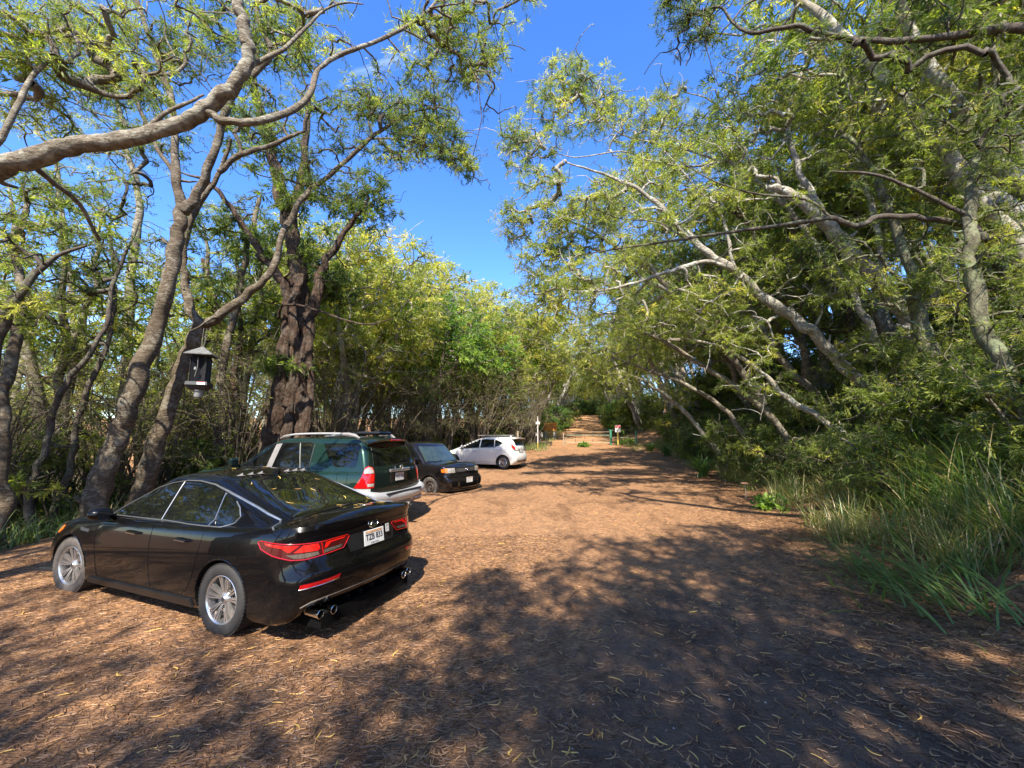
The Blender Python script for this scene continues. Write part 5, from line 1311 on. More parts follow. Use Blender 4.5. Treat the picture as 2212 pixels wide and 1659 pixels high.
right_tree([[(2275, 955, 6.2, .128), (2212, 880, 6.2, .122), (2160, 790, 6.3, .112), (2122, 700, 6.4, .105), (2100, 580, 6.5, .096), (2095, 470, 6.6, .083), (2110, 330, 6.7, .064), (2150, 200, 6.8, .044), (2140, 60, 6.9, .026)],
            [(2130, 520, 6.6, .055), (2100, 490, 6.8, .052), (2000, 472, 6.9, .050), (1905, 468, 7.0, .048), (1845, 489, 7.0, .048), (1790, 471, 7.0, .044), (1700, 485, 7.0, .036), (1600, 498, 7.0, .030), (1480, 516, 7.1, .023), (1350, 535, 7.2, .016), (1250, 552, 7.3, .009)],
            [(1800, 474, 7.0, .026), (1740, 430, 7.1, .023), (1640, 420, 7.2, .020), (1540, 390, 7.3, .012), (1440, 330, 7.4, .006)],
            [(1480, 516, 7.1, .012), (1420, 480, 7.2, .012), (1330, 470, 7.3, .009), (1250, 430, 7.4, .005)],
            [(2095, 470, 6.6, .038), (2000, 420, 6.7, .032), (1900, 380, 6.8, .026), (1800, 370, 6.9, .012)],
            [(2110, 330, 6.7, .032), (2180, 250, 6.5, .026), (2260, 200, 6.4, .020)]],
           'green', 'nearest mossy trunk at the right edge, sending a long dark level limb across the picture', [
            (2120, 640, 100, 60, 6.5, 8), (2060, 560, 90, 60, 6.6, 8), (2180, 450, 80, 90, 6.4, 8), (2050, 250, 110, 90, 6.8, 8), (2170, 120, 90, 90, 6.7, 9), (1960, 180, 90, 80, 7.0, 6), (1850, 400, 60, 30, 7.0, 3), (1500, 500, 90, 40, 7.1, 2.5), (1340, 510, 90, 35, 7.2, 3), (1700, 460, 100, 40, 7.1, 2), (1580, 420, 80, 50, 7.3, 2.5), (2190, 700, 60, 60, 6.2, 8), (2190, 580, 70, 60, 6.2, 7), (2100, 350, 100, 80, 6.6, 7), (2000, 100, 110, 80, 6.8, 6), (2160, 260, 80, 70, 6.5, 7), (1950, 330, 80, 60, 6.9, 4), (2190, 820, 40, 50, 6.0, 6)], kw(NEAR, tint0=.52, tvar=.18), rt=.008, alt=((1, 2, 3, 4), 'dark'))
# L: branch entering top right, tree stands outside the frame on the right
right_tree([[(2600, 500, 6.0, .20), (2500, 250, 6.0, .16), (2380, 110, 6.1, .12), (2230, 60, 6.2, .08), (2050, 78, 6.2, .06), (1894, 88, 6.3, .05), (1800, 76, 6.3, .043), (1707, 57, 6.3, .038), (1624, 70, 6.3, .03), (1582, 47, 6.4, .024), (1556, 16, 6.4, .02), (1509, 23, 6.4, .013), (1450, 15, 6.4, .008)],
            [(1582, 47, 6.4, .018), (1610, 10, 6.4, .016), (1650, -10, 6.4, .016), (1700, -60, 6.4, .014)]],
           'dark', 'tree beyond the right edge whose dark branch hangs in at the top right', [
            (1455, 30, 55, 40, 6.4, 22), (1500, 75, 55, 35, 6.5, 20), (1550, 45, 45, 30, 6.4, 10), (1520, 0, 60, 25, 6.4, 10), (1800, 110, 90, 50, 6.4, 6), (1960, 60, 100, 60, 6.3, 8), (2100, 40, 90, 70, 6.2, 9), (2180, 300, 80, 80, 6.0, 8), (1900, 170, 80, 50, 6.4, 6), (2150, 210, 80, 60, 6.1, 8)], kw(NEAR, tint0=.36, tvar=.15), root=(9.6, 5.0), rt=.008)
# denser middle canopy between the white trunk and the road
right_tree([[(1700, 960, 14.0, .13), (1640, 860, 14.0, .12), (1570, 760, 14.0, .11), (1500, 680, 14.1, .10), (1420, 600, 14.2, .08), (1340, 540, 14.3, .06), (1260, 490, 14.4, .04), (1180, 460, 14.5, .02)],
            [(1500, 680, 14.1, .06), (1450, 560, 14.2, .05), (1430, 440, 14.4, .04), (1400, 330, 14.6, .02)]],
           'grey', 'grey acacia filling the middle of the picture right of the sky gap', [
            (1180, 560, 90, 50, 14.4, 5), (1250, 500, 90, 60, 14.4, 5), (1330, 430, 90, 60, 14.4, 5), (1420, 380, 80, 60, 14.5, 5), (1480, 470, 90, 60, 14.2, 4), (1380, 560, 90, 50, 14.3, 5), (1260, 620, 110, 50, 14.2, 5), (1180, 690, 70, 40, 14.2, 5), (1500, 340, 80, 60, 14.5, 4), (1560, 430, 80, 60, 14.2, 4)], kw(MID, tint0=.66, tvar=.2, L=.15, W=.022, spread=.3))
# more thin leaning stems on the bank
stems = [
 ([(1910, 1010, 10.0, .09), (1840, 950, 10.0, .08), (1775, 905, 10.1, .075), (1700, 860, 10.2, .065), (1640, 800, 10.3, .05), (1560, 750, 10.4, .035), (1470, 730, 10.5, .02)], 'thin pale stem leaning low over the grass below the white trunk', [(1560, 720, 90, 50, 10.4, 6), (1640, 830, 80, 40, 10.2, 5)]),
 ([(1660, 1010, 13.0, .08), (1600, 930, 13.0, .075), (1560, 880, 13.1, .07), (1480, 830, 13.2, .06), (1400, 800, 13.3, .04), (1320, 770, 13.4, .025)], 'thin pale stem leaning out behind the strap-leaved clump', [(1400, 760, 90, 45, 13.3, 5), (1320, 800, 50, 35, 13.4, 6)]),
 ([(1740, 1000, 12.0, .10), (1690, 930, 12.0, .09), (1610, 850, 12.1, .08), (1520, 790, 12.2, .07), (1420, 730, 12.3, .05), (1330, 690, 12.4, .03)], 'slim leaning stem crossing the middle of the right bank', [(1370, 690, 90, 40, 12.4, 6), (1470, 700, 90, 50, 12.3, 5), (1560, 650, 70, 50, 12.2, 5)]),
 ([(1850, 960, 13.0, .13), (1760, 850, 13.0, .12), (1700, 790, 13.0, .11), (1640, 700, 13.1, .10), (1600, 640, 13.2, .08), (1500, 590, 13.3, .05)], 'grey stem leaning behind the white trunk', [(1520, 560, 90, 50, 13.3, 4), (1620, 560, 80, 60, 13.2, 4), (1700, 620, 90, 60, 13.1, 4)]),
 ([(1840, 960, 12.5, .10), (1835, 850, 12.5, .10), (1838, 740, 12.5, .09), (1832, 620, 12.5, .08), (1810, 540, 12.6, .06), (1840, 420, 12.7, .05)], 'upright reddish stem behind the leaning acacias', [(1800, 680, 80, 50, 12.5, 4), (1880, 480, 90, 60, 12.7, 3)]),
 ([(2020, 1000, 13.0, .20), (2030, 800, 13.0, .19), (2040, 600, 13.0, .18), (2035, 400, 13.1, .16), (2010, 200, 13.2, .12), (1990, 0, 13.3, .08)], 'tall straight grey trunk high on the right bank', [(2000, 150, 120, 90, 13.2, 2.5), (1900, 60, 100, 60, 13.3, 2.5), (2080, 450, 90, 80, 13.1, 3)]),
 ([(1600, 1040, 15.0, .09), (1540, 960, 15.0, .08), (1470, 880, 15.1, .07), (1400, 830, 15.2, .05), (1340, 800, 15.2, .03)], 'thin stem leaning over the far end of the grass', [(1450, 850, 60, 30, 15.1, 5), (1360, 830, 60, 30, 15.2, 5)]),
]
for i, (rows, lab, bl) in enumerate(stems):
    right_tree([rows], ['pale', 'grey', 'grey', 'grey', 'red', 'grey', 'pale'][i], lab, bl, kw(MID, tint0=.5 + .05 * (i % 3)))

# canopy trees behind the photographer: their shade lies over the foreground
behind = [
 ((3.6, -5.0), 9.0, [((2.6, -3.6, 7.6), 2.6, 230), ((4.6, -5.2, 8.2), 2.4, 160), ((5.4, -2.6, 8.2), 1.9, 90), ((3.6, -1.5, 8.2), 2.1, 170), ((1.4, -2.2, 8.5), 1.8, 110), ((-.6, -3.8, 8.4), 1.9, 120)], 'tree behind the photographer, trunk right of the track'),
 ((7.5, -4.5), 9.0, [((5.6, -4.2, 7.2), 2.1, 120), ((7.6, -4.0, 6.6), 1.8, 80)], 'tree on the bank to the right of the photographer'),
 ((-1.5, -8.5), 10.0, [((.6, -5.6, 8.4), 2.4, 190), ((-1.5, -7.8, 8.8), 2.0, 70), ((1.0, -8.6, 9.0), 2.2, 100)], 'tall tree farther behind the photographer'),
 ((-6.5, -6.0), 9.0, [((-4.0, -4.6, 7.8), 1.9, 50), ((-6.2, -4.2, 8.0), 2.0, 60), ((-2.4, -5.8, 8.2), 1.6, 45)], 'thin-crowned tree behind and left of the photographer'),
 ((9.5, .2), 9.0, [((2.6, 3.0, 9.8), 1.7, 30), ((4.6, 2.2, 9.6), 1.7, 40), ((6.5, .2, 8.8), 1.5, 34)], 'leaning tree right of the photographer, its crown high over the lane'),
 ((-9.5, -1.0), 9.0, [((-8.2, .2, 7.6), 2.0, 50), ((-9.8, 1.2, 7.8), 2.0, 60)], 'tree beside the left edge, behind the limb tree'),
]
for (bx, by), h, bl, lab in behind:
    z = Hs(bx, by); limbs = []
    for c, r, n in bl:
        c = np.array(c); m = np.array([bx, by, z])
        limbs.append([[bx, by, z - .2, .28], [bx + (c[0] - bx) * .15, by + (c[1] - by) * .1, z + h * .3, .21], list(m + (c - m) * np.array([.5, .45, .62])) + [.14], list(c - [0, 0, .8]) + [.08], list(c + [0, 0, .6]) + [.04]])
    C = []
    for c, r, n in bl:
        k = 0
        while k < n:
            q = g1.uniform(-1, 1, 3)
            if q @ q < 1: C.append(np.array(c) + q * r * np.array([1, 1, .55])); k += 1
    tree('shade_tree', (bx, by, z), limbs, C, g1, 'grey', 'acacia', lab, 'tree', None, .008, kw(MID, n_tw=7, n_lf=10, spread=.42, L=.17, W=.03), .2)

# ================================================================== TREES THAT ARE COPIED
g2 = np.random.default_rng(23)
PROTO = {}
def proto_tree(key, name, h, lean, cr, ncl, nst, bark, leaf, leafkw, low=.45, cz=.22, rt=.010, spreadx=1.0):
    """a tree at the origin that leans towards +x; cr crown radius, low: where the crown begins"""
    C = []
    limbs = []
    for k in range(nst):
        a = g2.uniform(0, 2 * math.pi); sx, sy = math.cos(a), math.sin(a)
        tip = np.array([lean * h + sx * cr * .55, sy * cr * .6, h * g2.uniform(.78, .95)])
        r0 = .15 * (h / 8) * (1.0 if k == 0 else .7)
        w1 = g2.normal(size=2) * .15 * h * .1
        limbs.append([[sx * .12 * (k > 0), sy * .12 * (k > 0), -.4, r0 * 1.2], [tip[0] * .22 + w1[0], tip[1] * .15 + w1[1], h * .22, r0], [tip[0] * .5 - w1[1], tip[1] * .4 + w1[0], h * .5, r0 * .72], [tip[0] * .8, tip[1] * .8, h * .74, r0 * .45], [tip[0], tip[1], tip[2], r0 * .15]])
    k = 0
    while k < ncl:
        q = g2.uniform(-1, 1, 3)
        if q @ q > 1 or q @ q < .12: continue
        zz = h * (low + (1 - low) * (q[2] * .5 + .5))
        t = zz / h
        c = np.array([lean * h * t ** .8 + q[0] * cr * spreadx, q[1] * cr, zz])
        if math.sin(c[0] * 1.9 + ncl) * math.sin(c[1] * 1.7 + 1) * math.sin(c[2] * 2.3 + 2) < -.12: continue
        C.append(c); k += 1
    r = tree(name, (0, 0, 0), limbs, C, g2, bark, leaf, '', 'tree', None, rt, leafkw, .5, .2, maxr=.05)
    PROTO[key] = r
    return r
FAR = dict(n_tw=7, n_lf=12, spread=.40, L=.15, W=.027)
proto_tree('lean1', 'leaning_acacia', 8.5, .38, 3.0, 290, 4, 'pale', 'acacia', kw(FAR, tint0=.58, tvar=.2))
proto_tree('lean2', 'leaning_acacia', 7.5, .45, 2.8, 260, 3, 'grey', 'acacia', kw(FAR, tint0=.52, tvar=.2), .30)
proto_tree('lean3', 'leaning_acacia', 9.5, .30, 3.0, 300, 4, 'pale', 'acacia', kw(FAR, tint0=.68, tvar=.2), .42)
proto_tree('slim1', 'slender_tree', 9.0, .10, 2.0, 150, 3, 'grey', 'acacia', kw(FAR, tint0=.52, tvar=.2), .40)
proto_tree('slim2', 'slender_tree', 8.0, .15, 2.2, 170, 4, 'brown', 'acacia', kw(FAR, tint0=.60, tvar=.2), .30)
proto_tree('full1', 'broad_crowned_tree', 9.0, .08, 2.9, 380, 4, 'pale', 'acacia', kw(FAR, tint0=.70, tvar=.2), .36)
proto_tree('bright1', 'bright_leaved_tree', 7.0, .05, 2.6, 360, 3, 'grey', 'bright', kw(FAR, L=.11, W=.045, tint0=.52, tvar=.2), .34)
proto_tree('bush1', 'leafy_shrub', 2.6, .10, 1.6, 110, 5, 'grey', 'acacia', kw(FAR, spread=.34, L=.15, W=.026, tint0=.42, tvar=.2), .08, rt=.008)
proto_tree('bush2', 'leafy_shrub', 2.0, .25, 1.5, 90, 5, 'brown', 'acacia', kw(FAR, spread=.32, L=.14, W=.024, tint0=.35, tvar=.2), .05, rt=.008)
proto_tree('bush3', 'leafy_shrub', 2.4, .05, 1.5, 120, 5, 'grey', 'bright', kw(FAR, spread=.32, L=.10, W=.04, tint0=.46, tvar=.2), .05, rt=.008)
# bare thicket: many arching stems, hardly a leaf
limbs = []
for k in range(46):
    a = g2.uniform(0, 2 * math.pi); r0 = g2.uniform(0, .5); L = g2.uniform(2.6, 5.6); sp = g2.uniform(.5, 2.4)
    p0 = np.array([math.cos(a) * r0, math.sin(a) * r0, -.2]); d = np.array([math.cos(a), math.sin(a), 0])
    w_ = g2.normal(size=3) * .18
    limbs.append([list(p0) + [.035], list(p0 + d * sp * .18 + [0, 0, L * .4] + w_ * .5) + [.026], list(p0 + d * sp * .5 + [0, 0, L * .75] + w_) + [.017], list(p0 + d * sp * 1.0 + [0, 0, L * .93] - w_) + [.010], list(p0 + d * sp * 1.5 + [0, 0, L * .90]) + [.004]])
C = [np.array([g2.normal() * 1.3, g2.normal() * 1.3, g2.uniform(2.0, 5.4)]) for _ in range(170)]
PROTO['bare1'] = tree('bare_thicket', (0, 0, 0), limbs, C, g2, 'brown', 'acacia', '', 'shrub', None, .004, dict(n_tw=9, n_lf=1, spread=.5, L=.12, W=.02, tint0=.6, droop=.5), .5, .3, maxr=.02)

used = set()
def place(key, x, y, yaw, s, label, group, cat='tree', tilt=None):
    if 1.2 < x < 4.9 and 24.0 < y < 37: return None      # the notice boards stand here
    if 4.9 <= x < 9.8 and 24 < y < 32 and cat == 'shrub': return None
    z = Hs(x, y) - .05
    p = PROTO[key]
    if key not in used:
        used.add(key); r = p
        r.location = (x, y, z); r.rotation_euler = (tilt[0] if tilt else 0, tilt[1] if tilt else 0, yaw); r.scale = (s,) * 3
        r['label'] = label
    else: r = copy_tree(p, (x, y, z), yaw, s, label, tilt)
    r['group'] = group; r['category'] = cat
    return r
g3 = np.random.default_rng(31)
PI = math.pi
# right bank, leaning towards the track (yaw near 180 deg), two ranks deep, out to the crest
lab_r = 'leaning acacia in the dense stand on the right bank behind the near pale trunks'
for x, y in [(11.5, 7), (13.5, 9.5), (12.5, 12.5), (11.8, 15.5), (12.0, 18.5), (15.5, 6), (16, 12), (15.5, 16), (17, 20), (19, 9), (20, 15), (21, 24), (22, 19), (13.8, 22)]:
    place(['lean1', 'lean2', 'lean3', 'full1'][int(g3.integers(4))], x + g3.normal() * .4, y + g3.normal() * .4, PI + g3.normal() * .35, g3.uniform(1.1, 1.45), lab_r, 'acacias on the right bank')
lab_rf = 'acacia arching over the track from the right, beyond the gate'
for Y in np.arange(26, 96, 4.2):
    for k in range(2 if Y < 60 else 1):
        X = .185 * Y + 5.6 + k * 4.5 + g3.normal() * .5 + (2.0 if Y < 33 else 0); sY = 1.2 if Y > 36 else 1.1
        place(['lean1', 'lean3', 'lean2', 'full1'][int(g3.integers(4))], X, Y + g3.normal(), PI - .18 + g3.normal() * .3, sY * g3.uniform(.85, 1.15), lab_rf, 'trees arching over the far track from the right')
lab_lf = 'slender tree arching over the track from the left, beyond the sign board'
for Y in np.arange(33, 96, 4.2):
    for k in range(2 if Y < 60 else 1):
        X = .185 * Y - 5.0 - k * 4.0 + g3.normal() * .5
        place(['slim1', 'slim2', 'lean3', 'lean1'][int(g3.integers(4))], X, Y + g3.normal(), g3.normal() * .3, (1.2 if Y > 40 else 1.15) * g3.uniform(.85, 1.1), lab_lf, 'trees arching over the far track from the left')
lab_end = 'distant tree closing the far end of the track'
for x, y in [(13.5, 97), (16.5, 100), (18.5, 96), (21.0, 99), (24, 96), (11, 99), (15, 104), (19.5, 104), (23, 105), (27, 101), (8, 103), (17.5, 110), (12, 110), (22, 112)]:
    place(['full1', 'bright1', 'full1'][int(g3.integers(3))], x, y, g3.uniform(0, 6), g3.uniform(1.1, 1.4), lab_end, 'trees at the far end of the track')
# left line behind the parked cars up to the gate
lab_l = 'slender tree in the line behind the boxy and white parked cars'
for x, y, s, k in [(-7.4, 18.5, .9, 'slim1'), (-5.0, 21.5, 1.35, 'bright1'), (-5.5, 24.5, 1.45, 'full1'), (-3.2, 25.5, 1.35, 'bright1'), (-1.5, 27.5, 1.1, 'slim2'), (-6.8, 17.0, 1.2, 'full1'), (-9.5, 18.5, 1.4, 'full1'), (-8.0, 25.5, 1.6, 'full1'), (-12.0, 21.0, 1.5, 'full1'), (.4, 31.5, 1.3, 'full1'), (2.4, 32.5, 1.1, 'slim1'), (-3.0, 30, 1.5, 'full1'), (-9.0, 22.5, 1.3, 'full1'), (-1.0, 34, 1.6, 'bright1'), (2.0, 36, 1.2, 'slim2'), (-7, 29, 1.6, 'bright1')]:
    place(k, x, y, g3.uniform(-.8, .8), s, lab_l, 'trees in the line behind the parked cars')
lab_l2 = 'tree down the slope on the left, seen between the near trunks'
for x, y, s, k in [(-11.5, 10.5, 1.0, 'slim1'), (-13, 14, 1.1, 'slim2'), (-10.5, 16, 1.25, 'slim1'), (-15.5, 9, 1.0, 'slim2'), (-17, 14, 1.2, 'slim1'), (-14.5, 19, 1.2, 'slim2'), (-20, 18, 1.1, 'slim2'), (-19, 10, 1.0, 'slim1'), (-23, 13, 1.0, 'slim2'), (-12, 5.5, 1.2, 'slim2'), (-15, 5, 1.2, 'slim1'), (-22, 7, 1.3, 'slim2'), (-18, 24, 1.4, 'full1'), (-12, 27, 1.5, 'full1'), (-26, 20, 1.4, 'slim1')]:
    place(k, x, y, g3.uniform(-3, 3), s, lab_l2, 'trees down the left slope')
lab_lb = 'bright green tree low down the left slope'
for x, y, s in [(-24, 17, .6), (-28, 24, .7), (-20, 27, .9), (-30, 14, .9), (-34, 20, 1.0), (-26, 31, 1.0), (-36, 28, 1.1), (-17, 32, 1.0), (-40, 16, 1.1), (-31, 8, .9)]:
    place('bright1', x, y, g3.uniform(-3, 3), s, lab_lb, 'bright trees low on the left slope')
# shrubs
lab_sr = 'low leafy shrub under the acacias along the right bank'
for i in range(38):
    Y = g3.uniform(5.5, 34) ; X = float(XR(Y)) + g3.uniform(1.8, 7.5) + (1.4 if Y < 9 else 0)
    place(['bush1', 'bush2', 'bush2'][i % 3], X, Y, PI + g3.normal() * .6, g3.uniform(.5, .9), lab_sr, 'shrubs under the trees on the right bank', 'shrub')
for x, y, s_, k in [(7.2, 4.6, .7, 'bush2'), (7.9, 6.2, .8, 'bush1'), (7.0, 7.6, .7, 'bush2'), (8.6, 8.2, .8, 'bush1'), (7.6, 9.2, .65, 'bush2'), (9.2, 5.0, .9, 'bush1'), (9.6, 6.8, .9, 'bush1'), (8.8, 10.5, .8, 'bush1'), (7.9, 11.4, .6, 'bush2'), (9.4, 12.6, .8, 'bush1'), (8.6, 14.0, .6, 'bush2'), (10.2, 9.4, 1.0, 'bush1'), (10.8, 11.6, 1.0, 'bush1'), (10.4, 14.6, .9, 'bush1'), (8.2, 3.2, .8, 'bush2')]:
    place(k, x, y, PI + g3.normal() * .6, s_, lab_sr, 'shrubs under the trees on the right bank', 'shrub')
for i in range(9):
    Y = 12.0 + i * 2.3; X = float(XR(Y)) + g3.uniform(.7, 1.7)
    place(['bush2', 'bush1'][i % 2], X, Y, PI + g3.normal() * .6, g3.uniform(.5, .85), lab_sr, 'shrubs under the trees on the right bank', 'shrub')
lab_sl = 'leafy shrub along the left edge of the parking strip'
for i in range(40):
    Y = g3.uniform(6.5, 31); X = float(XL(Y)) - g3.uniform(.6, 5.0)
    if Y < 12: X -= 1.0
    place(['bush1', 'bush2', 'bush1', 'bush3' if Y > 12 else 'bush2'][i % 4], X, Y, g3.uniform(-3, 3), g3.uniform(.6, 1.0), lab_sl, 'shrubs along the left edge', 'shrub')
lab_e = 'shrub closing the far end of the track under the distant trees'
for i in range(16):
    place(['bush1', 'bush3'][i % 2], 12.0 + i * .85 + g3.normal() * .3, 93 + g3.uniform(0, 3), g3.uniform(-3, 3), g3.uniform(1.2, 1.8), lab_e, 'shrubs at the far end of the track', 'shrub')
lab_rb = 'tree on the crest of the right bank, behind the leaning acacias'
for x, y in [(24, 8.5), (26, 15), (23, 26), (19, 28), (28, 22), (15.5, 25), (17.5, 27), (19.5, 31), (14.5, 29), (16.5, 33)]:
    place('full1', x, y, g3.uniform(-3, 3), g3.uniform(1.0, 1.4), lab_rb, 'trees on the crest of the right bank')
for x, y in [(13, 5.5), (14.5, 8), (13, 10.5), (14.5, 13), (14, 16), (16, 18.5), (16.5, 10), (17.5, 14.5), (19, 18), (18, 22), (15, 21), (16, 6), (12.5, 24), (13.5, 26.5), (14, 23), (15.5, 28), (13.2, 30), (12.5, 20), (11.8, 22)]:
    place('bush1', x, y, g3.uniform(-3, 3), g3.uniform(1.1, 1.6), 'shrub high on the right bank among the farther acacias', 'shrubs high on the right bank', 'shrub')
lab_sf = 'low shrub beside the far track beyond the gate'
for i in range(60):
    Y = g3.uniform(33, 92); sd = 1 if i % 2 else -1
    place(['bush1', 'bush2', 'bush3'][i % 3], .185 * Y + sd * g3.uniform(3.0, 6.5), Y, g3.uniform(-3, 3), g3.uniform(.8, 1.5), lab_sf, 'shrubs beside the far track', 'shrub')
lab_b = 'thicket of bare arching brown stems behind the row of parked cars'
for x, y, s in [(-7.8, 17, .9), (-6.6, 21.5, 1.0), (-5.6, 17.8, .8), (-4.2, 23, 1.05), (-2.6, 24, .9), (-9.8, 14.2, .9), (-1.2, 26, 1.0), (1.0, 29, .9), (-4.6, 27, 1.1), (-6.9, 15.2, 1.0), (-8.6, 12.8, .9), (-10.2, 11.6, .8), (-10.6, 8.6, .75), (-12.4, 9.2, .9), (-11.8, 6.6, .8), (-13.5, 12, .9), (-11.5, 14, .9), (-9.8, 10.0, .7), (-5.9, 19.6, 1.05), (-3.6, 21.6, .9), (-4.4, 19.8, .8), (-1.9, 22.9, .9), (.2, 27.2, .8), (2.4, 29.2, .8)]:
    place('bare1', x, y, g3.uniform(-3, 3), s, lab_b, 'bare thickets behind the parked cars', 'shrub')
for k in PROTO:
    if k not in used:
        for ch in list(PROTO[k].children): bpy.data.objects.remove(ch)
        bpy.data.objects.remove(PROTO[k])

# ================================================================== GRASS, LITTER, TWIGS
g4 = np.random.default_rng(41)
def blades(B, az, L, W, lean, tint, g, seg=4, droop=1.0):
    n = len(B); u = np.stack([np.cos(az), np.sin(az), np.zeros(n)], 1)
    side = np.stack([-np.sin(az), np.cos(az), np.zeros(n)], 1)
    L = L[:, None]; rows = []
    for t in np.linspace(0, 1, seg + 1):
        out = lean[:, None] * (t + droop * t * t * .8)
        up = t - droop * lean[:, None] * .55 * t ** 3
        p = B + L * (u * out + np.array([0, 0, 1]) * up)
        w_ = W[:, None] * (1 - t ** 2.2) * .5 + .0004
        rows.append(np.stack([p - side * w_, p + side * w_], 1))
    V = np.stack(rows, 1)                     # n, seg+1, 2, 3
    k = (seg + 1) * 2
    base_i = (np.arange(n) * k)[:, None, None]
    q = np.array([[2 * i, 2 * i + 1, 2 * i + 3, 2 * i + 2] for i in range(seg)])[None]
    F = (base_i + q).reshape(-1, 4)
    return V.reshape(-1, 3), F, np.repeat(tint, k)
def grass_field(n, fx, hmin, hmax, name, label, tmean, strawp, wid=(.010, .020)):
    cx, cy = fx(n)
    keep = g4.uniform(size=len(cx)) < .9
    cx, cy = cx[keep], cy[keep]
    m = 26
    X = np.repeat(cx, m) + g4.normal(size=len(cx) * m) * .10; Y = np.repeat(cy, m) + g4.normal(size=len(cx) * m) * .10
    Z = H(X, Y)
    hh = np.repeat(g4.uniform(hmin, hmax, len(cx)), m) * g4.uniform(.45, 1.1, len(X))
    az = np.where(g4.uniform(size=len(X)) < .35, PI + g4.normal(size=len(X)) * .7, g4.uniform(0, 2 * PI, len(X)))
    lean = np.abs(g4.normal(size=len(X)) * .45) + .10
    tint = np.where(g4.uniform(size=len(X)) < strawp, g4.uniform(.62, .95, len(X)), np.clip(g4.normal(tmean, .12, len(X)), 0, .6))
    V, F, T = blades(np.stack([X, Y, Z - .01], 1), az, hh, g4.uniform(*wid, len(X)), lean, tint, g4)
    o = mesh_obj(name, V, F, ML['grass'], None, False, {'tint': T})
    tag(o, label, 'grass', None, 'stuff')
    return o
def fx1(n):
    y = 2.6 + 25 * g4.uniform(size=n) ** 1.25
    x = XR(y) + .35 + np.abs(g4.normal(size=n)) * 1.5 + np.clip(5.6 - y, 0, 3) * .7
    k = np.sin(x * 2.3 + y * 1.1) + np.sin(y * 2.9 - x * 1.3) + g4.normal(size=n) * .5 > -.15
    return x[k], y[k]
grass_field(1050, fx1, .2, .88, 'tall_grass', 'tall arching green grass with straw stems at the foot of the right bank', .52, .32, (.008, .019))
def fx2(n):
    y = g4.uniform(3.0, 9, n); x = XR(y) + 1.6 + g4.uniform(0, 2.6, n) + np.clip(5.2 - y, 0, 3) * .4; return x, y
grass_field(170, fx2, .6, 1.45, 'tall_grass', 'broad-bladed cane grass standing highest on the right bank', .36, .15, (.010, .024))
def fx3(n):
    y = g4.uniform(6.5, 30, n); x = XL(y) - .2 - np.abs(g4.normal(size=n)) * .9; return x, y
grass_field(420, fx3, .25, .75, 'verge_grass', 'rough grass along the left edge of the parking strip', .40, .2)
def fx4(n):
    y = g4.uniform(26, 60, n); s_ = np.where(g4.uniform(size=n) < .5, -1, 1); x = .185 * y + s_ * (2.7 + np.abs(g4.normal(size=n)) * .6); return x, y
grass_field(300, fx4, .15, .45, 'verge_grass', 'short grass on both edges of the far track', .45, .3)
# flattened green grass lying over the edge of the gravel
c0 = ground_at(2030, 1300); n = 190
a = g4.uniform(0, 1, n); q = np.array([ground_at(1900, 1235)[:2], ground_at(2130, 1375)[:2]])
bx_ = q[0][None] + (q[1] - q[0])[None] * a[:, None] + g4.normal(size=(n, 2)) * [.30, .22] + np.array([.12, .05])
az = g4.normal(size=n) * 1.0 + 2.2
V, F, T = blades(np.column_stack([bx_, H(bx_[:, 0], bx_[:, 1]) + .01]), az, g4.uniform(.25, .65, n), g4.uniform(.014, .028, n), g4.uniform(.7, 1.4, n), np.clip(g4.normal(.52, .06, n), 0, .60), g4, 4, .75)
tag(mesh_obj('flattened_grass', V, F, ML['grass'], None, False, {'tint': T}), 'patch of flattened bright green grass lying on the gravel edge', 'grass', None, 'stuff')

def litter(n, name, label, fx, L, W, tlo, thi, curl=.35):
    x, y = fx(n); n = len(x)
    z = H(x, y) + g4.uniform(.003, .012, n)
    az = g4.uniform(0, 2 * PI, n); L_ = g4.uniform(*L, n); W_ = g4.uniform(*W, n); cv = g4.normal(size=n) * curl
    d = np.stack([np.cos(az), np.sin(az)], 1); s = np.stack([-np.sin(az), np.cos(az)], 1)
    P = []
    for t in (0, .25, .5, .75, 1):
        c = np.column_stack([x, y]) + d * (L_ * (t - .5))[:, None] + s * (cv * L_ * (4 * t * (1 - t)) * .5)[:, None]
        w_ = W_ * (math.sin(math.pi * (t * .9 + .05)) ** .7) * .5
        zz = z + .006 * abs(2 * t - 1) * np.abs(cv) * 2
        P.append(np.stack([np.column_stack([c - s * w_[:, None], zz]), np.column_stack([c + s * w_[:, None], zz + .003])], 1))
    V = np.stack(P, 1); k = 10
    q = np.array([[2 * i, 2 * i + 1, 2 * i + 3, 2 * i + 2] for i in range(4)])[None]
    F = ((np.arange(n) * k)[:, None, None] + q).reshape(-1, 4)
    T = np.repeat(np.clip(tlo + (thi - tlo) * g4.uniform(size=n) ** 1.7, 0, 1), k)
    return tag(mesh_obj(name, V.reshape(-1, 3), F, ML['litter'], None, False, {'tint': T}), label, 'leaves', None, 'stuff')
def fl(dmin, dmax, amin=-62, amax=62, pw=1.0):
    def f(n):
        d = dmin * (dmax / dmin) ** (g4.uniform(size=n) ** pw); a = np.radians(g4.uniform(amin, amax, n))
        return np.sin(a) * d, np.cos(a) * d
    return f
litter(19000, 'fallen_leaves', 'thin brown sickle-shaped dead leaves strewn over the gravel', fl(1.3, 12), (.035, .10), (.004, .007), .12, .66, .5)
litter(2600, 'fallen_leaves', 'yellow and orange sickle-shaped leaves lying bright among the brown ones', fl(1.3, 11), (.05, .125), (.006, .010), .66, 1.0, .45)
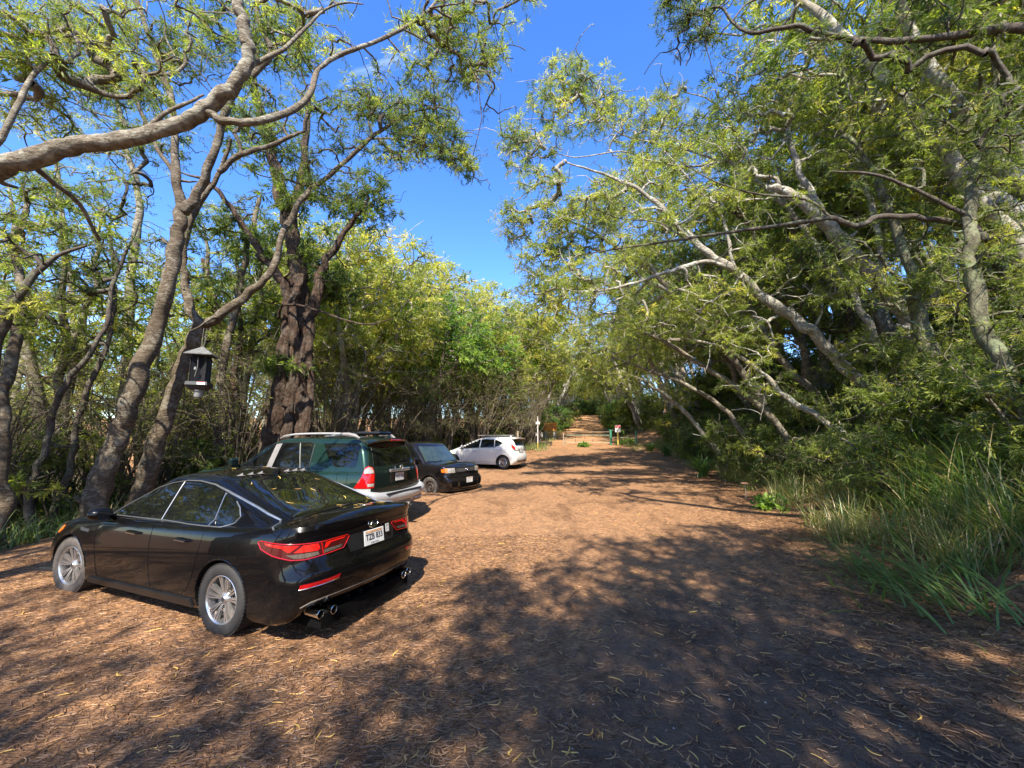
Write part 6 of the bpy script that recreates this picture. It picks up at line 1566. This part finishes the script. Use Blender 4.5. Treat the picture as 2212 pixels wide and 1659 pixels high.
def fleft(n):
    y = g4.uniform(1.2, 7.5, n); x = -.4 * y * 0 - g4.uniform(0.0, 8.0, n) ** 1.0 - .25 + (y - 3) * .25; return x, y
litter(34000, 'needle_litter', 'dense rusty litter of narrow leaves on the parking strip by the black saloon', fleft, (.04, .10), (.003, .007), .2, .8)
def fright(n):
    y = g4.uniform(1.5, 16, n); x = XR(y) + g4.normal(size=n) * .8 + .3; return x, y
litter(22000, 'leaf_litter', 'brown leaf litter along the foot of the right bank', fright, (.04, .11), (.005, .012), .1, .72)
def fbank(n):
    y = g4.uniform(2.5, 22, n); x = XR(y) + g4.uniform(.8, 7, n); return x, y
litter(14000, 'bank_litter', 'fallen leaves covering the bank under the acacias', fbank, (.08, .18), (.012, .03), .1, .75)

# snapped twigs strewn on the ground
m = MB()
for i in range(230):
    d_ = 1.5 * (16 / 1.5) ** g4.uniform(); a_ = g4.uniform(-1.0, 1.0); x, y = math.sin(a_) * d_, math.cos(a_) * d_
    az = g4.uniform(0, PI); L = g4.uniform(.06, .32); r_ = g4.uniform(.0018, .0045); k_ = g4.normal() * .12 * L
    P = [(x + math.cos(az) * L * t - math.sin(az) * k_ * (4 * t * (1 - t)), y + math.sin(az) * L * t + math.cos(az) * k_ * (4 * t * (1 - t)), 0) for t in (0, .35, .7, 1)]
    P = [(px_, py_, Hs(px_, py_) + r_ + .003) for px_, py_, _ in P]
    m.tube(P, [r_, r_ * .9, r_ * .8, r_ * .5], 5)
tag(m.build('twigs', MB_['brown'], None, True), 'small snapped twigs strewn over the gravel', 'twigs', None, 'stuff')
# pebbles pressed into the lane
m = MB()
for i in range(700):
    d_ = 1.4 * (9 / 1.4) ** g4.uniform(); a_ = g4.uniform(-1.05, 1.05); x, y = math.sin(a_) * d_, math.cos(a_) * d_
    r_ = g4.uniform(.003, .011); z = Hs(x, y)
    V_ = [(x + r_ * g4.uniform(.7, 1.2) * math.cos(t), y + r_ * g4.uniform(.7, 1.2) * math.sin(t), z + r_ * .1) for t in (0, 1.2, 2.4, 3.7, 5)] + [(x, y, z + r_ * g4.uniform(.5, .9))]
    m.add(V_, [[k, (k + 1) % 5, 5] for k in range(5)])
tag(m.build('pebbles', simple('pebble', (.26, .22, .19), .85, 0, .5, scale=9), None), 'small pebbles showing through the litter on the lane', 'pebbles', None, 'stuff')
# strap-leaved clumps on the right verge
def strap_clump(px, py, s, label, n=130):
    p = ground_at(px, py); x, y, z = p
    az = g4.uniform(0, 2 * PI, n)
    V, F, T = blades(np.stack([g4.normal(size=n) * .07, g4.normal(size=n) * .07, np.zeros(n)], 1), az, g4.uniform(.5, 1.05, n) * s, g4.uniform(.018, .034, n) * s, g4.uniform(.25, .75, n), np.clip(g4.normal(.30, .12, n), .05, .6), g4, 6, 1.35)
    r = empty('strap_leaved_clump', (x, y, z), 0, label, 'plant')
    mesh_obj('foliage', V, F, ML['grass'], r, False, {'tint': T})
strap_clump(1518, 1030, 1.15, 'arching strap-leaved clump standing alone at the edge of the gravel on the right')
strap_clump(1440, 985, 1.1, 'strap-leaved clump farther along, half in the shade of the right bank')
strap_clump(1405, 975, .9, 'small strap-leaved clump nearest the gate on the right')
# leafy weed by the gate
def weed(px, py, w_, h_, label, n=420):
    p = ground_at(px, py); C = np.array([[g4.normal() * w_ * .4, g4.normal() * w_ * .3, abs(g4.normal()) * h_ * .4 + .05] for _ in range(n // 12)])
    V, T = cluster_leaves(C, g4, 5, 7, .14, .09, .05, .1, .3, .6, .15)
    r = empty('leafy_weed', tuple(p), 0, label, 'plant')
    mesh_obj('foliage', V, quadF(len(V)), ML['bright'], r, False, {'tint': T})
weed(1352, 962, .9, .7, 'bright green leafy weed beside the sign post at the gate')
weed(1262, 966, .35, .3, 'small green weed tuft in front of the left end of the gate')
weed(1655, 1100, .4, .25, 'small bright weed at the edge of the grass on the right', 200)
# fallen sticks on the right verge
def stick(pts, r, label, name='fallen_stick'):
    P = [ground_at(a, b) + np.array([0, 0, h]) for a, b, h in pts]
    P = smooth_path(np.array([list(p) + [r] for p in P]), 3)
    m = MB().tube(P[:, :3] - P[0, :3], P[:, 3] * np.linspace(1, .5, len(P)), 5)
    o = m.build(name, MB_['pale'], None, True); o.location = tuple(P[0, :3]); tag(o, label, 'stick')
stick([(1790, 1088, .02), (1840, 1092, .03), (1900, 1098, .02), (1930, 1090, .03)], .014, 'thin dead stick lying across the litter below the grass')
stick([(1950, 1012, .50), (1880, 1008, .55), (1800, 1012, .55), (1760, 1000, .6)], .022, 'bare dead branch lying level over the grass', 'fallen_branch')
stick([(1690, 1037, .02), (1640, 1036, .03), (1600, 1038, .02)], .016, 'pale stick lying on the verge beside the strap-leaved clump')
stick([(2100, 1200, .03), (2160, 1185, .06), (2240, 1165, .05)], .014, 'dry cane lying on the litter at the right edge')
# ================================================================== SMALL THINGS
def pole(m, x, y, z0, z1, r, n=8): m.tube([(x, y, z0), (x, y, z1)], r, n)
M['green_metal'] = simple('green_metal', (.035, .17, .10), .5, .1, .35, scale=6)
M['pale_green_metal'] = simple('pale_green_metal', (.20, .30, .23), .5, .1, .3, scale=6)
M['rusty_rail'] = simple('rusty_rail', (.26, .21, .15), .7, .1, .4, scale=14)
M['yellow_post'] = simple('yellow_post', (.36, .27, .06), .6, 0, .25)
M['sign_white'] = simple('sign_white', (.48, .47, .45), .5, 0, .06)
M['sign_red'] = simple('sign_red', (.60, .03, .025), .5, 0, .15)
M['sign_brown'] = simple('sign_brown', (.34, .11, .018), .55, 0, .35, scale=5)
M['sign_yellow'] = simple('sign_yellow', (.75, .45, .06), .55, 0, .15)
M['concrete_post'] = simple('concrete_post', (.36, .36, .31), .85, 0, .2)
M['dark_wood'] = simple('dark_wood', (.055, .035, .025), .85, 0, .4)
M['paper'] = simple('paper', (.75, .73, .70), .8, 0, .05)
M['trap_black'] = simple('trap_black', (.014, .014, .016), .5, 0, .3, scale=20)
M['trap_roof'] = simple('trap_roof', (.13, .13, .12), .5, .2, .3, scale=20)
M['trap_cup'] = simple('trap_cup', (.24, .245, .24), .35, 0, .06)
M['cord'] = simple('cord', (.16, .15, .13), .6, 0, .1)

# hanging insect trap
p = pt(433, 806, 8.45); s = 1.0 * 8.45 / 871.0       # metres per studied pixel
T = empty('insect_trap', tuple(p), R(20), 'black square hanging insect trap with grey pyramid roof and white cup below', 'insect trap')
h = 107 * s
def ring4(w_, z): return [(-w_, -w_, z), (w_, -w_, z), (w_, w_, z), (-w_, w_, z)]
def frustum(m, w0, z0, w1, z1, t=.01, cap=False):
    V = ring4(w0, z0) + ring4(w1, z1) + ring4(w0 - t, z0) + ring4(w1 - t, z1)
    F = []
    for k in range(4):
        k2 = (k + 1) % 4
        F += [[k, k2, 4 + k2, 4 + k], [8 + k, 12 + k, 12 + k2, 8 + k2], [k, 8 + k, 8 + k2, k2], [4 + k, 4 + k2, 12 + k2, 12 + k]]
    m.add(V, F)
m = MB(); V = ring4(.25, .38) + [(0, 0, .58)] + ring4(.245, .365) + [(0, 0, .56)]
F = [[k, (k + 1) % 4, 4] for k in range(4)] + [[5 + (k + 1) % 4, 5 + k, 9] for k in range(4)] + [[k, 5 + k, 5 + (k + 1) % 4, (k + 1) % 4] for k in range(4)]
m.add(V, F); m.build('roof', M['trap_roof'], T)
m = MB()
m.box((0, 0, .08), (.36, .008, .60), Matrix.Rotation(R(45), 3, 'Z')); m.box((0, 0, .08), (.008, .36, .60), Matrix.Rotation(R(45), 3, 'Z'))
m.box((-.145, 0, .06), (.006, .29, .56)); m.box((0, .145, .06), (.29, .006, .56)); m.build('panel', M['trap_black'], T)
m = MB(); frustum(m, .185, -.20, .195, -.27); frustum(m, .195, -.27, .12, -.37); m.build('funnel', M['trap_black'], T)
m = MB(); m.lathe([(.095, -.37), (.09, -.385), (.075, -.50), (.06, -.52), (0, -.52)], (0, 0, 0), 'z', 20); m.lathe([(.12, -.365), (.12, -.38), (.0, -.38)], (0, 0, 0), 'z', 20); m.build('cup', M['trap_cup'], T, True)
MB().box((.09, -.197, -.235), (.14, .006, .055)).build('sticker', M['paper'], T)
MB().box((.09, -.201, -.215), (.13, .003, .012)).build('sticker_band', M['sign_red'], T)
m = MB(); m.tube([(0, 0, .50), (.02, 0, .66), (.03, .0, .98)], .005, 5); m.tube([(0, 0, .50), (-.03, 0, .66), (-.02, 0, .98)], .005, 5); m.tube([(-.02, -.15, .34), (-.01, -.16, .12), (-.04, -.17, -.1)], .005, 5); m.build('cord', M['cord'], T)
m = MB(); m.lathe([(0, .03), (.02, .02), (.022, -.03), (0, -.04)], (-.05, -.15, .08), 'z', 10); m.build('lure', M['trap_cup'], T, True)

K = 2212 / 2500.0
def g25(px, py): return ground_at(px * K, py * K)
# gate over the track
gl = g25(1376, 1088); gr_ = g25(1491.8, 1086.5); ge = g25(1552.4, 1084)
gy_ = gr_[1]
gl = pt(1376 * K, 1080 * K, gy_); gl[2] = Hs(gl[0], gl[1]); gr_[2] = Hs(gr_[0], gr_[1])
sg_ = gy_ / 985.0
G = empty('track_gate', (gr_[0], gr_[1], gr_[2]), 0, 'low pipe gate closed across the track between a short post and a green post', 'gate')
wdt = gl[0] - gr_[0]
m = MB(); m.tube([(0, 0, -.2), (0, 0, 1.08)], .075, 10); m.box((0, 0, 1.10), (.30, .06, .04)); m.build('gate_post', M['green_metal'], G, True)
m = MB(); m.tube([(wdt, 0, -.2), (wdt, 0, .90)], .045, 8); m.tube([(wdt + .18, .1, -.2), (wdt + .18, .1, .55)], .035, 8); m.build('gate_post', M['rusty_rail'], G, True)
for z, mt in ((.96, 'rusty_rail'), (.72, 'pale_green_metal'), (.44, 'rusty_rail'), (.20, 'pale_green_metal')):
    m = MB(); m.tube([(wdt + .2, 0, z), (-.06, 0, z)], .015, 6); m.build('rail', M[mt], G, True)
m = MB()
for fx_, a_, b_ in ((.25, .72, .96), (.62, .72, .96), (.45, .44, .72), (.25, .20, .44), (.62, .20, .44)): m.box((wdt * (1 - fx_), 0, (a_ + b_) / 2), (.035, .03, b_ - a_))
m.build('rail_strut', M['dark_wood'], G)
W_ = empty('side_fence', (gr_[0] + .08, gr_[1], gr_[2]), 0, 'short two-rail fence between the green gate post and the bank', 'fence')
wd = ge[0] - gr_[0]; ze = Hs(ge[0], ge[1]) - gr_[2]
MB().tube([(wd, 0, ze - .2), (wd, 0, ze + 1.05)], .06, 8).build('fence_post', M['green_metal'], W_, True)
MB().tube([(0, 0, 1.06), (wd, 0, ze + 1.03)], .028, 6).build('rail', M['dark_wood'], W_, True)
MB().tube([(0, 0, .50), (wd, 0, ze + .48)], .028, 6).build('rail', M['rusty_rail'], W_, True)
# warning sign at the gate
q = g25(1509, 1088); sc_ = q[1] / 985.0
S_ = empty('warning_sign', tuple(q), 0, 'white warning notice with red top on a yellow post, right of the gate', 'sign')
hz = (1088 - 1056) * sc_; pw = 13 * sc_; ph = 17 * sc_
MB().box((0, 0, hz / 2), (.10, .07, hz + .2), None, .01).build('post', M['yellow_post'], S_)
MB().box((.01, -.05, hz + ph / 2), (pw, .02, ph), None, .008).build('sign_panel', M['sign_white'], S_)
MB().box((.01, -.063, hz + ph * .80), (pw * .92, .006, ph * .34)).build('sign_band', M['sign_red'], S_)
m = MB(); m.box((-pw * .22, -.067, hz + ph * .86), (pw * .30, .003, ph * .06)); m.box((pw * .12, -.067, hz + ph * .86), (pw * .26, .003, ph * .06)); m.box((-pw * .08, -.067, hz + ph * .74), (pw * .5, .003, ph * .06)); m.build('sign_lettering', M['sign_white'], S_)
m = MB(); m.box((pw * .1, -.064, hz + ph * .35), (pw * .08, .003, ph * .5), Matrix.Rotation(R(45), 3, 'Y')); m.box((-pw * .15, -.064, hz + ph * .3), (pw * .3, .003, ph * .05)); m.box((-pw * .12, -.064, hz + ph * .18), (pw * .4, .003, ph * .04)); m.build('sign_picture', M['ink'], S_)
# brown trail board on two pale posts
q = g25(1344, 1071); sc_ = q[1] / 985.0
B_ = empty('trail_sign', tuple(q), R(-4), 'brown trailhead board with yellow border and lettering on two pale posts', 'sign')
def zz(py): return (1071 - py) * sc_
bw, bt, bb = 32.2 * sc_, zz(1032), zz(1052.7)
for fx_ in (-.34, .33): MB().box((bw * fx_, .06, zz(1052.7) * .5 - .1), (.22, .10, zz(1052.7) + .2), None, .015).build('post', M['concrete_post'], B_)
MB().box((0, 0, (bt + bb) / 2), (bw, .06, bt - bb), None, .015).build('board', M['sign_brown'], B_)
m = MB()
for z in (bt - .025, bb + .025): m.box((0, -.033, z), (bw - .02, .008, .035))
for x in (-bw / 2 + .025, bw / 2 - .025): m.box((x, -.0335, (bt + bb) / 2), (.035, .008, bt - bb - .02))
m.build('board_border', M['sign_yellow'], B_)
rr_ = random.Random(5)
for k, (z, x0, x1, sz) in enumerate(((.88, -.32, .32, .10), (.72, -.40, .38, .055), (.60, -.40, .36, .055), (.44, -.36, .10, .055), (.30, -.34, .22, .055), (.16, -.38, .38, .05))):
    m = MB(); x = x0
    while x < x1:
        w_ = rr_.uniform(.02, .07); m.box(((x + w_ / 2) * bw, -.033, bb + (bt - bb) * z), (w_ * bw, .006, sz * (bt - bb))); x += w_ + .02
    m.build('board_lettering', M['sign_yellow'], B_)
# white post with small box
q = g25(1313.3, 1101); sc_ = q[1] / 985.0
Wp = empty('marker_post', tuple(q), 0, 'thin white pole carrying a small white plate, left of the trail board', 'post')
MB().tube([(0, 0, -.2), (0, 0, 20 * sc_)], .035, 8).build('pole_foot', M['yellow_post'], Wp, True)
MB().tube([(0, 0, 20 * sc_), (0, 0, 83 * sc_)], .033, 8).build('pole', M['sign_white'], Wp, True)
MB().box((0, -.04, 67 * sc_), (10 * sc_, .03, 6 * sc_), None, .008).build('plate', M['sign_white'], Wp)
# dark notice stand with papers, low rail
q = g25(1306, 1088); sc_ = q[1] / 985.0
D_ = empty('notice_stand', tuple(q), 0, 'dark wooden notice stand with pinned white papers beside the white pole', 'notice stand')
MB().box((0, 0, 16 * sc_), (.16, .14, 36 * sc_), None, .01).build('post', M['dark_wood'], D_)
MB().box((12.5 * sc_, .02, 16 * sc_), (.16, .14, 36 * sc_), None, .01).build('post', M['dark_wood'], D_)
MB().box((6 * sc_, -.06, 27 * sc_), (14 * sc_, .04, 16 * sc_), None, .008).build('board', M['dark_wood'], D_)
MB().box((2.5 * sc_, -.085, 27 * sc_), (3.2 * sc_, .004, 8 * sc_)).build('paper', M['paper'], D_)
MB().box((17 * sc_, -.03, 26 * sc_), (4.5 * sc_, .05, 11 * sc_), None, .01).build('paper_box', M['concrete_post'], D_)
q = g25(1338, 1089); sc_ = q[1] / 985.0
L_ = empty('log_barrier', tuple(q), 0, 'low dark log barrier in front of the trail board', 'barrier')
MB().box((-4 * sc_, 0, 6 * sc_), (.12, .12, 16 * sc_), None, .01).build('post', M['dark_wood'], L_)
MB().box((7 * sc_, 0, 5 * sc_), (.12, .12, 12 * sc_), None, .01).build('post', M['dark_wood'], L_)
MB().tube([(-26 * sc_, 0, 8 * sc_), (10 * sc_, 0, 8.5 * sc_)], .06, 8).build('rail', M['dark_wood'], L_, True)
# signs and fence behind the white hatchback
def at25(px, py, Y): return pt(px * K, py * K, Y)
q = at25(1156.5, 1070, 24.0); zg = Hs(q[0], q[1]); sc_ = 24 / 985.0
e = empty('parking_sign', (q[0], q[1], zg), R(62), 'narrow red and white sign on a pale pole behind the white hatchback, seen nearly edge-on', 'sign')
zt = at25(0, 1013.6, 24.0)[2] - zg
MB().tube([(0, 0, -.2), (0, 0, zt)], .03, 8).build('pole', M['pale_green_metal'], e, True)
MB().box((0, -.04, zt - .24), (.34, .012, .48), None, .006).build('sign_panel', M['sign_red'], e)
MB().box((0, -.05, zt - .26), (.20, .006, .26)).build('sign_lettering', M['sign_white'], e)
q = at25(1258, 1070, 27.0); zg = Hs(q[0], q[1]); zt = at25(0, 1022, 27.0)[2] - zg
e = empty('road_sign', (q[0], q[1], zg), R(10), 'weathered grey-green sign on a thin green pole above the back of the white hatchback', 'sign')
MB().tube([(0, 0, -.2), (0, 0, zt)], .022, 6).build('pole', M['green_metal'], e, True)
MB().box((0, -.03, zt - .2), (.30, .012, .38), None, .03).build('sign_panel', M['pale_green_metal'], e)
q = at25(1264, 1068, 26.0); zg = Hs(q[0], q[1])
e = empty('wooden_post', (q[0], q[1], zg), 0, 'short yellowish wooden post behind the tail of the white hatchback', 'post')
MB().box((0, 0, .55), (.12, .12, 1.5), None, .012).build('post', M['rusty_rail'], e)
fa = at25(1128, 1062, 22.5); fb = at25(1250, 1062, 26.5)
e = empty('mesh_fence', (fa[0], fa[1], Hs(fa[0], fa[1])), 0, 'black wire mesh fence behind the white hatchback', 'fence')
m = MB(); n_ = 44
for i in range(n_ + 1):
    t = i / n_; x, y = (fb[0] - fa[0]) * t, (fb[1] - fa[1]) * t; z = Hs(fa[0] + x, fa[1] + y) - Hs(fa[0], fa[1])
    m.tube([(x, y, z), (x, y, z + 1.55)], .004, 3)
for k in range(9):
    P = []
    for i in range(0, n_ + 1, 4):
        t = i / n_; x, y = (fb[0] - fa[0]) * t, (fb[1] - fa[1]) * t; P.append((x, y, Hs(fa[0] + x, fa[1] + y) - Hs(fa[0], fa[1]) + .05 + k * .185))
    m.tube(P, .004, 3)
m.build('wire_mesh', M['seam'], e)
for i in range(0, 5):
    t = i / 4; x, y = (fb[0] - fa[0]) * t, (fb[1] - fa[1]) * t; z = Hs(fa[0] + x, fa[1] + y) - Hs(fa[0], fa[1])
    MB().tube([(x, y, z - .2), (x, y, z + 1.7)], .03, 8).build('fence_post', M['dark_wood'], e, True)
# flat-capped mushroom-like stake on the right verge
q = ground_at(1612, 1078)
e = empty('mushroom', tuple(q), 0, 'tall pale mushroom with a flat orange-brown cap at the edge of the grass', 'mushroom')
sm = q[1] / 871.0
MB().lathe([(.018, -.03), (.014, .06), (.012, 32 * sm)], (0, 0, 0), 'z', 10).build('stem', M['rusty_rail'], e, True)
M['cap'] = simple('cap', (.30, .15, .08), .8, 0, .4, scale=40)
MB().lathe([(0, .028), (.06, .024), (.10, .006), (.105, -.004), (.09, -.006), (.0, .0)], (0, 0, 32 * sm), 'z', 20).build('cap', M['cap'], e, True)

# yellow sickle leaves resting on the black saloon (each can be picked off)
rr_ = random.Random(3); rt = sedan.root
mw = Matrix.Translation(Vector(rt.location)) @ Matrix.Rotation(rt.rotation_euler.z, 4, 'Z')
spots = [(.10, .35), (-.05, -.05), (.22, -.35), (.02, .10), (-.35, -.25), (-.50, -.02), (-.74, -.10), (-.78, .02), (-.82, -.18), (-.86, -.30), (-.80, -.42), (-.90, .12), (.35, .10), (1.0, -.20), (1.1, .15), (-.25, .42), (-.45, -.55), (.30, .48)]
for i, (x, y) in enumerate(spots):
    hh = sedan.hit('top', x, y, 1, .010)
    if not hh: continue
    L = rr_.uniform(.06, .105); a = rr_.uniform(0, 3.1); cv = rr_.uniform(.2, .5)
    up = hh[1]; u = Vector((math.cos(a), math.sin(a), 0)); u = (u - up * u.dot(up)).normalized(); v = up.cross(u)
    V = []
    for t in (0, .2, .4, .6, .8, 1):
        c = u * L * (t - .5) + v * (cv * L * 4 * t * (1 - t) * .4) + up * .002; w_ = .0045 * math.sin(math.pi * (t * .9 + .05))
        V += [c - v * w_, c + v * w_, c + v * w_ * .5 + up * .0015 ]
    F = []
    for k in range(5): F += [[3 * k, 3 * k + 1, 3 * k + 4, 3 * k + 3], [3 * k + 1, 3 * k + 2, 3 * k + 5, 3 * k + 4], [3 * k + 2, 3 * k, 3 * k + 3, 3 * k + 5]]
    V = [mw.to_3x3() @ q for q in V]
    o = mesh_obj('fallen_leaf', [tuple(q) for q in V], F, ML['litter'], None, False, {'tint': [rr_.uniform(.8, 1)] * len(V)})
    o.location = mw @ hh[0]
    where = 'rear window' if -.55 < x < .45 else ('boot lid' if x <= -.55 else 'roof')
    tag(o, 'curved yellow leaf lying on the %s of the black saloon' % where, 'leaf', 'leaves lying on the saloon ' + where)
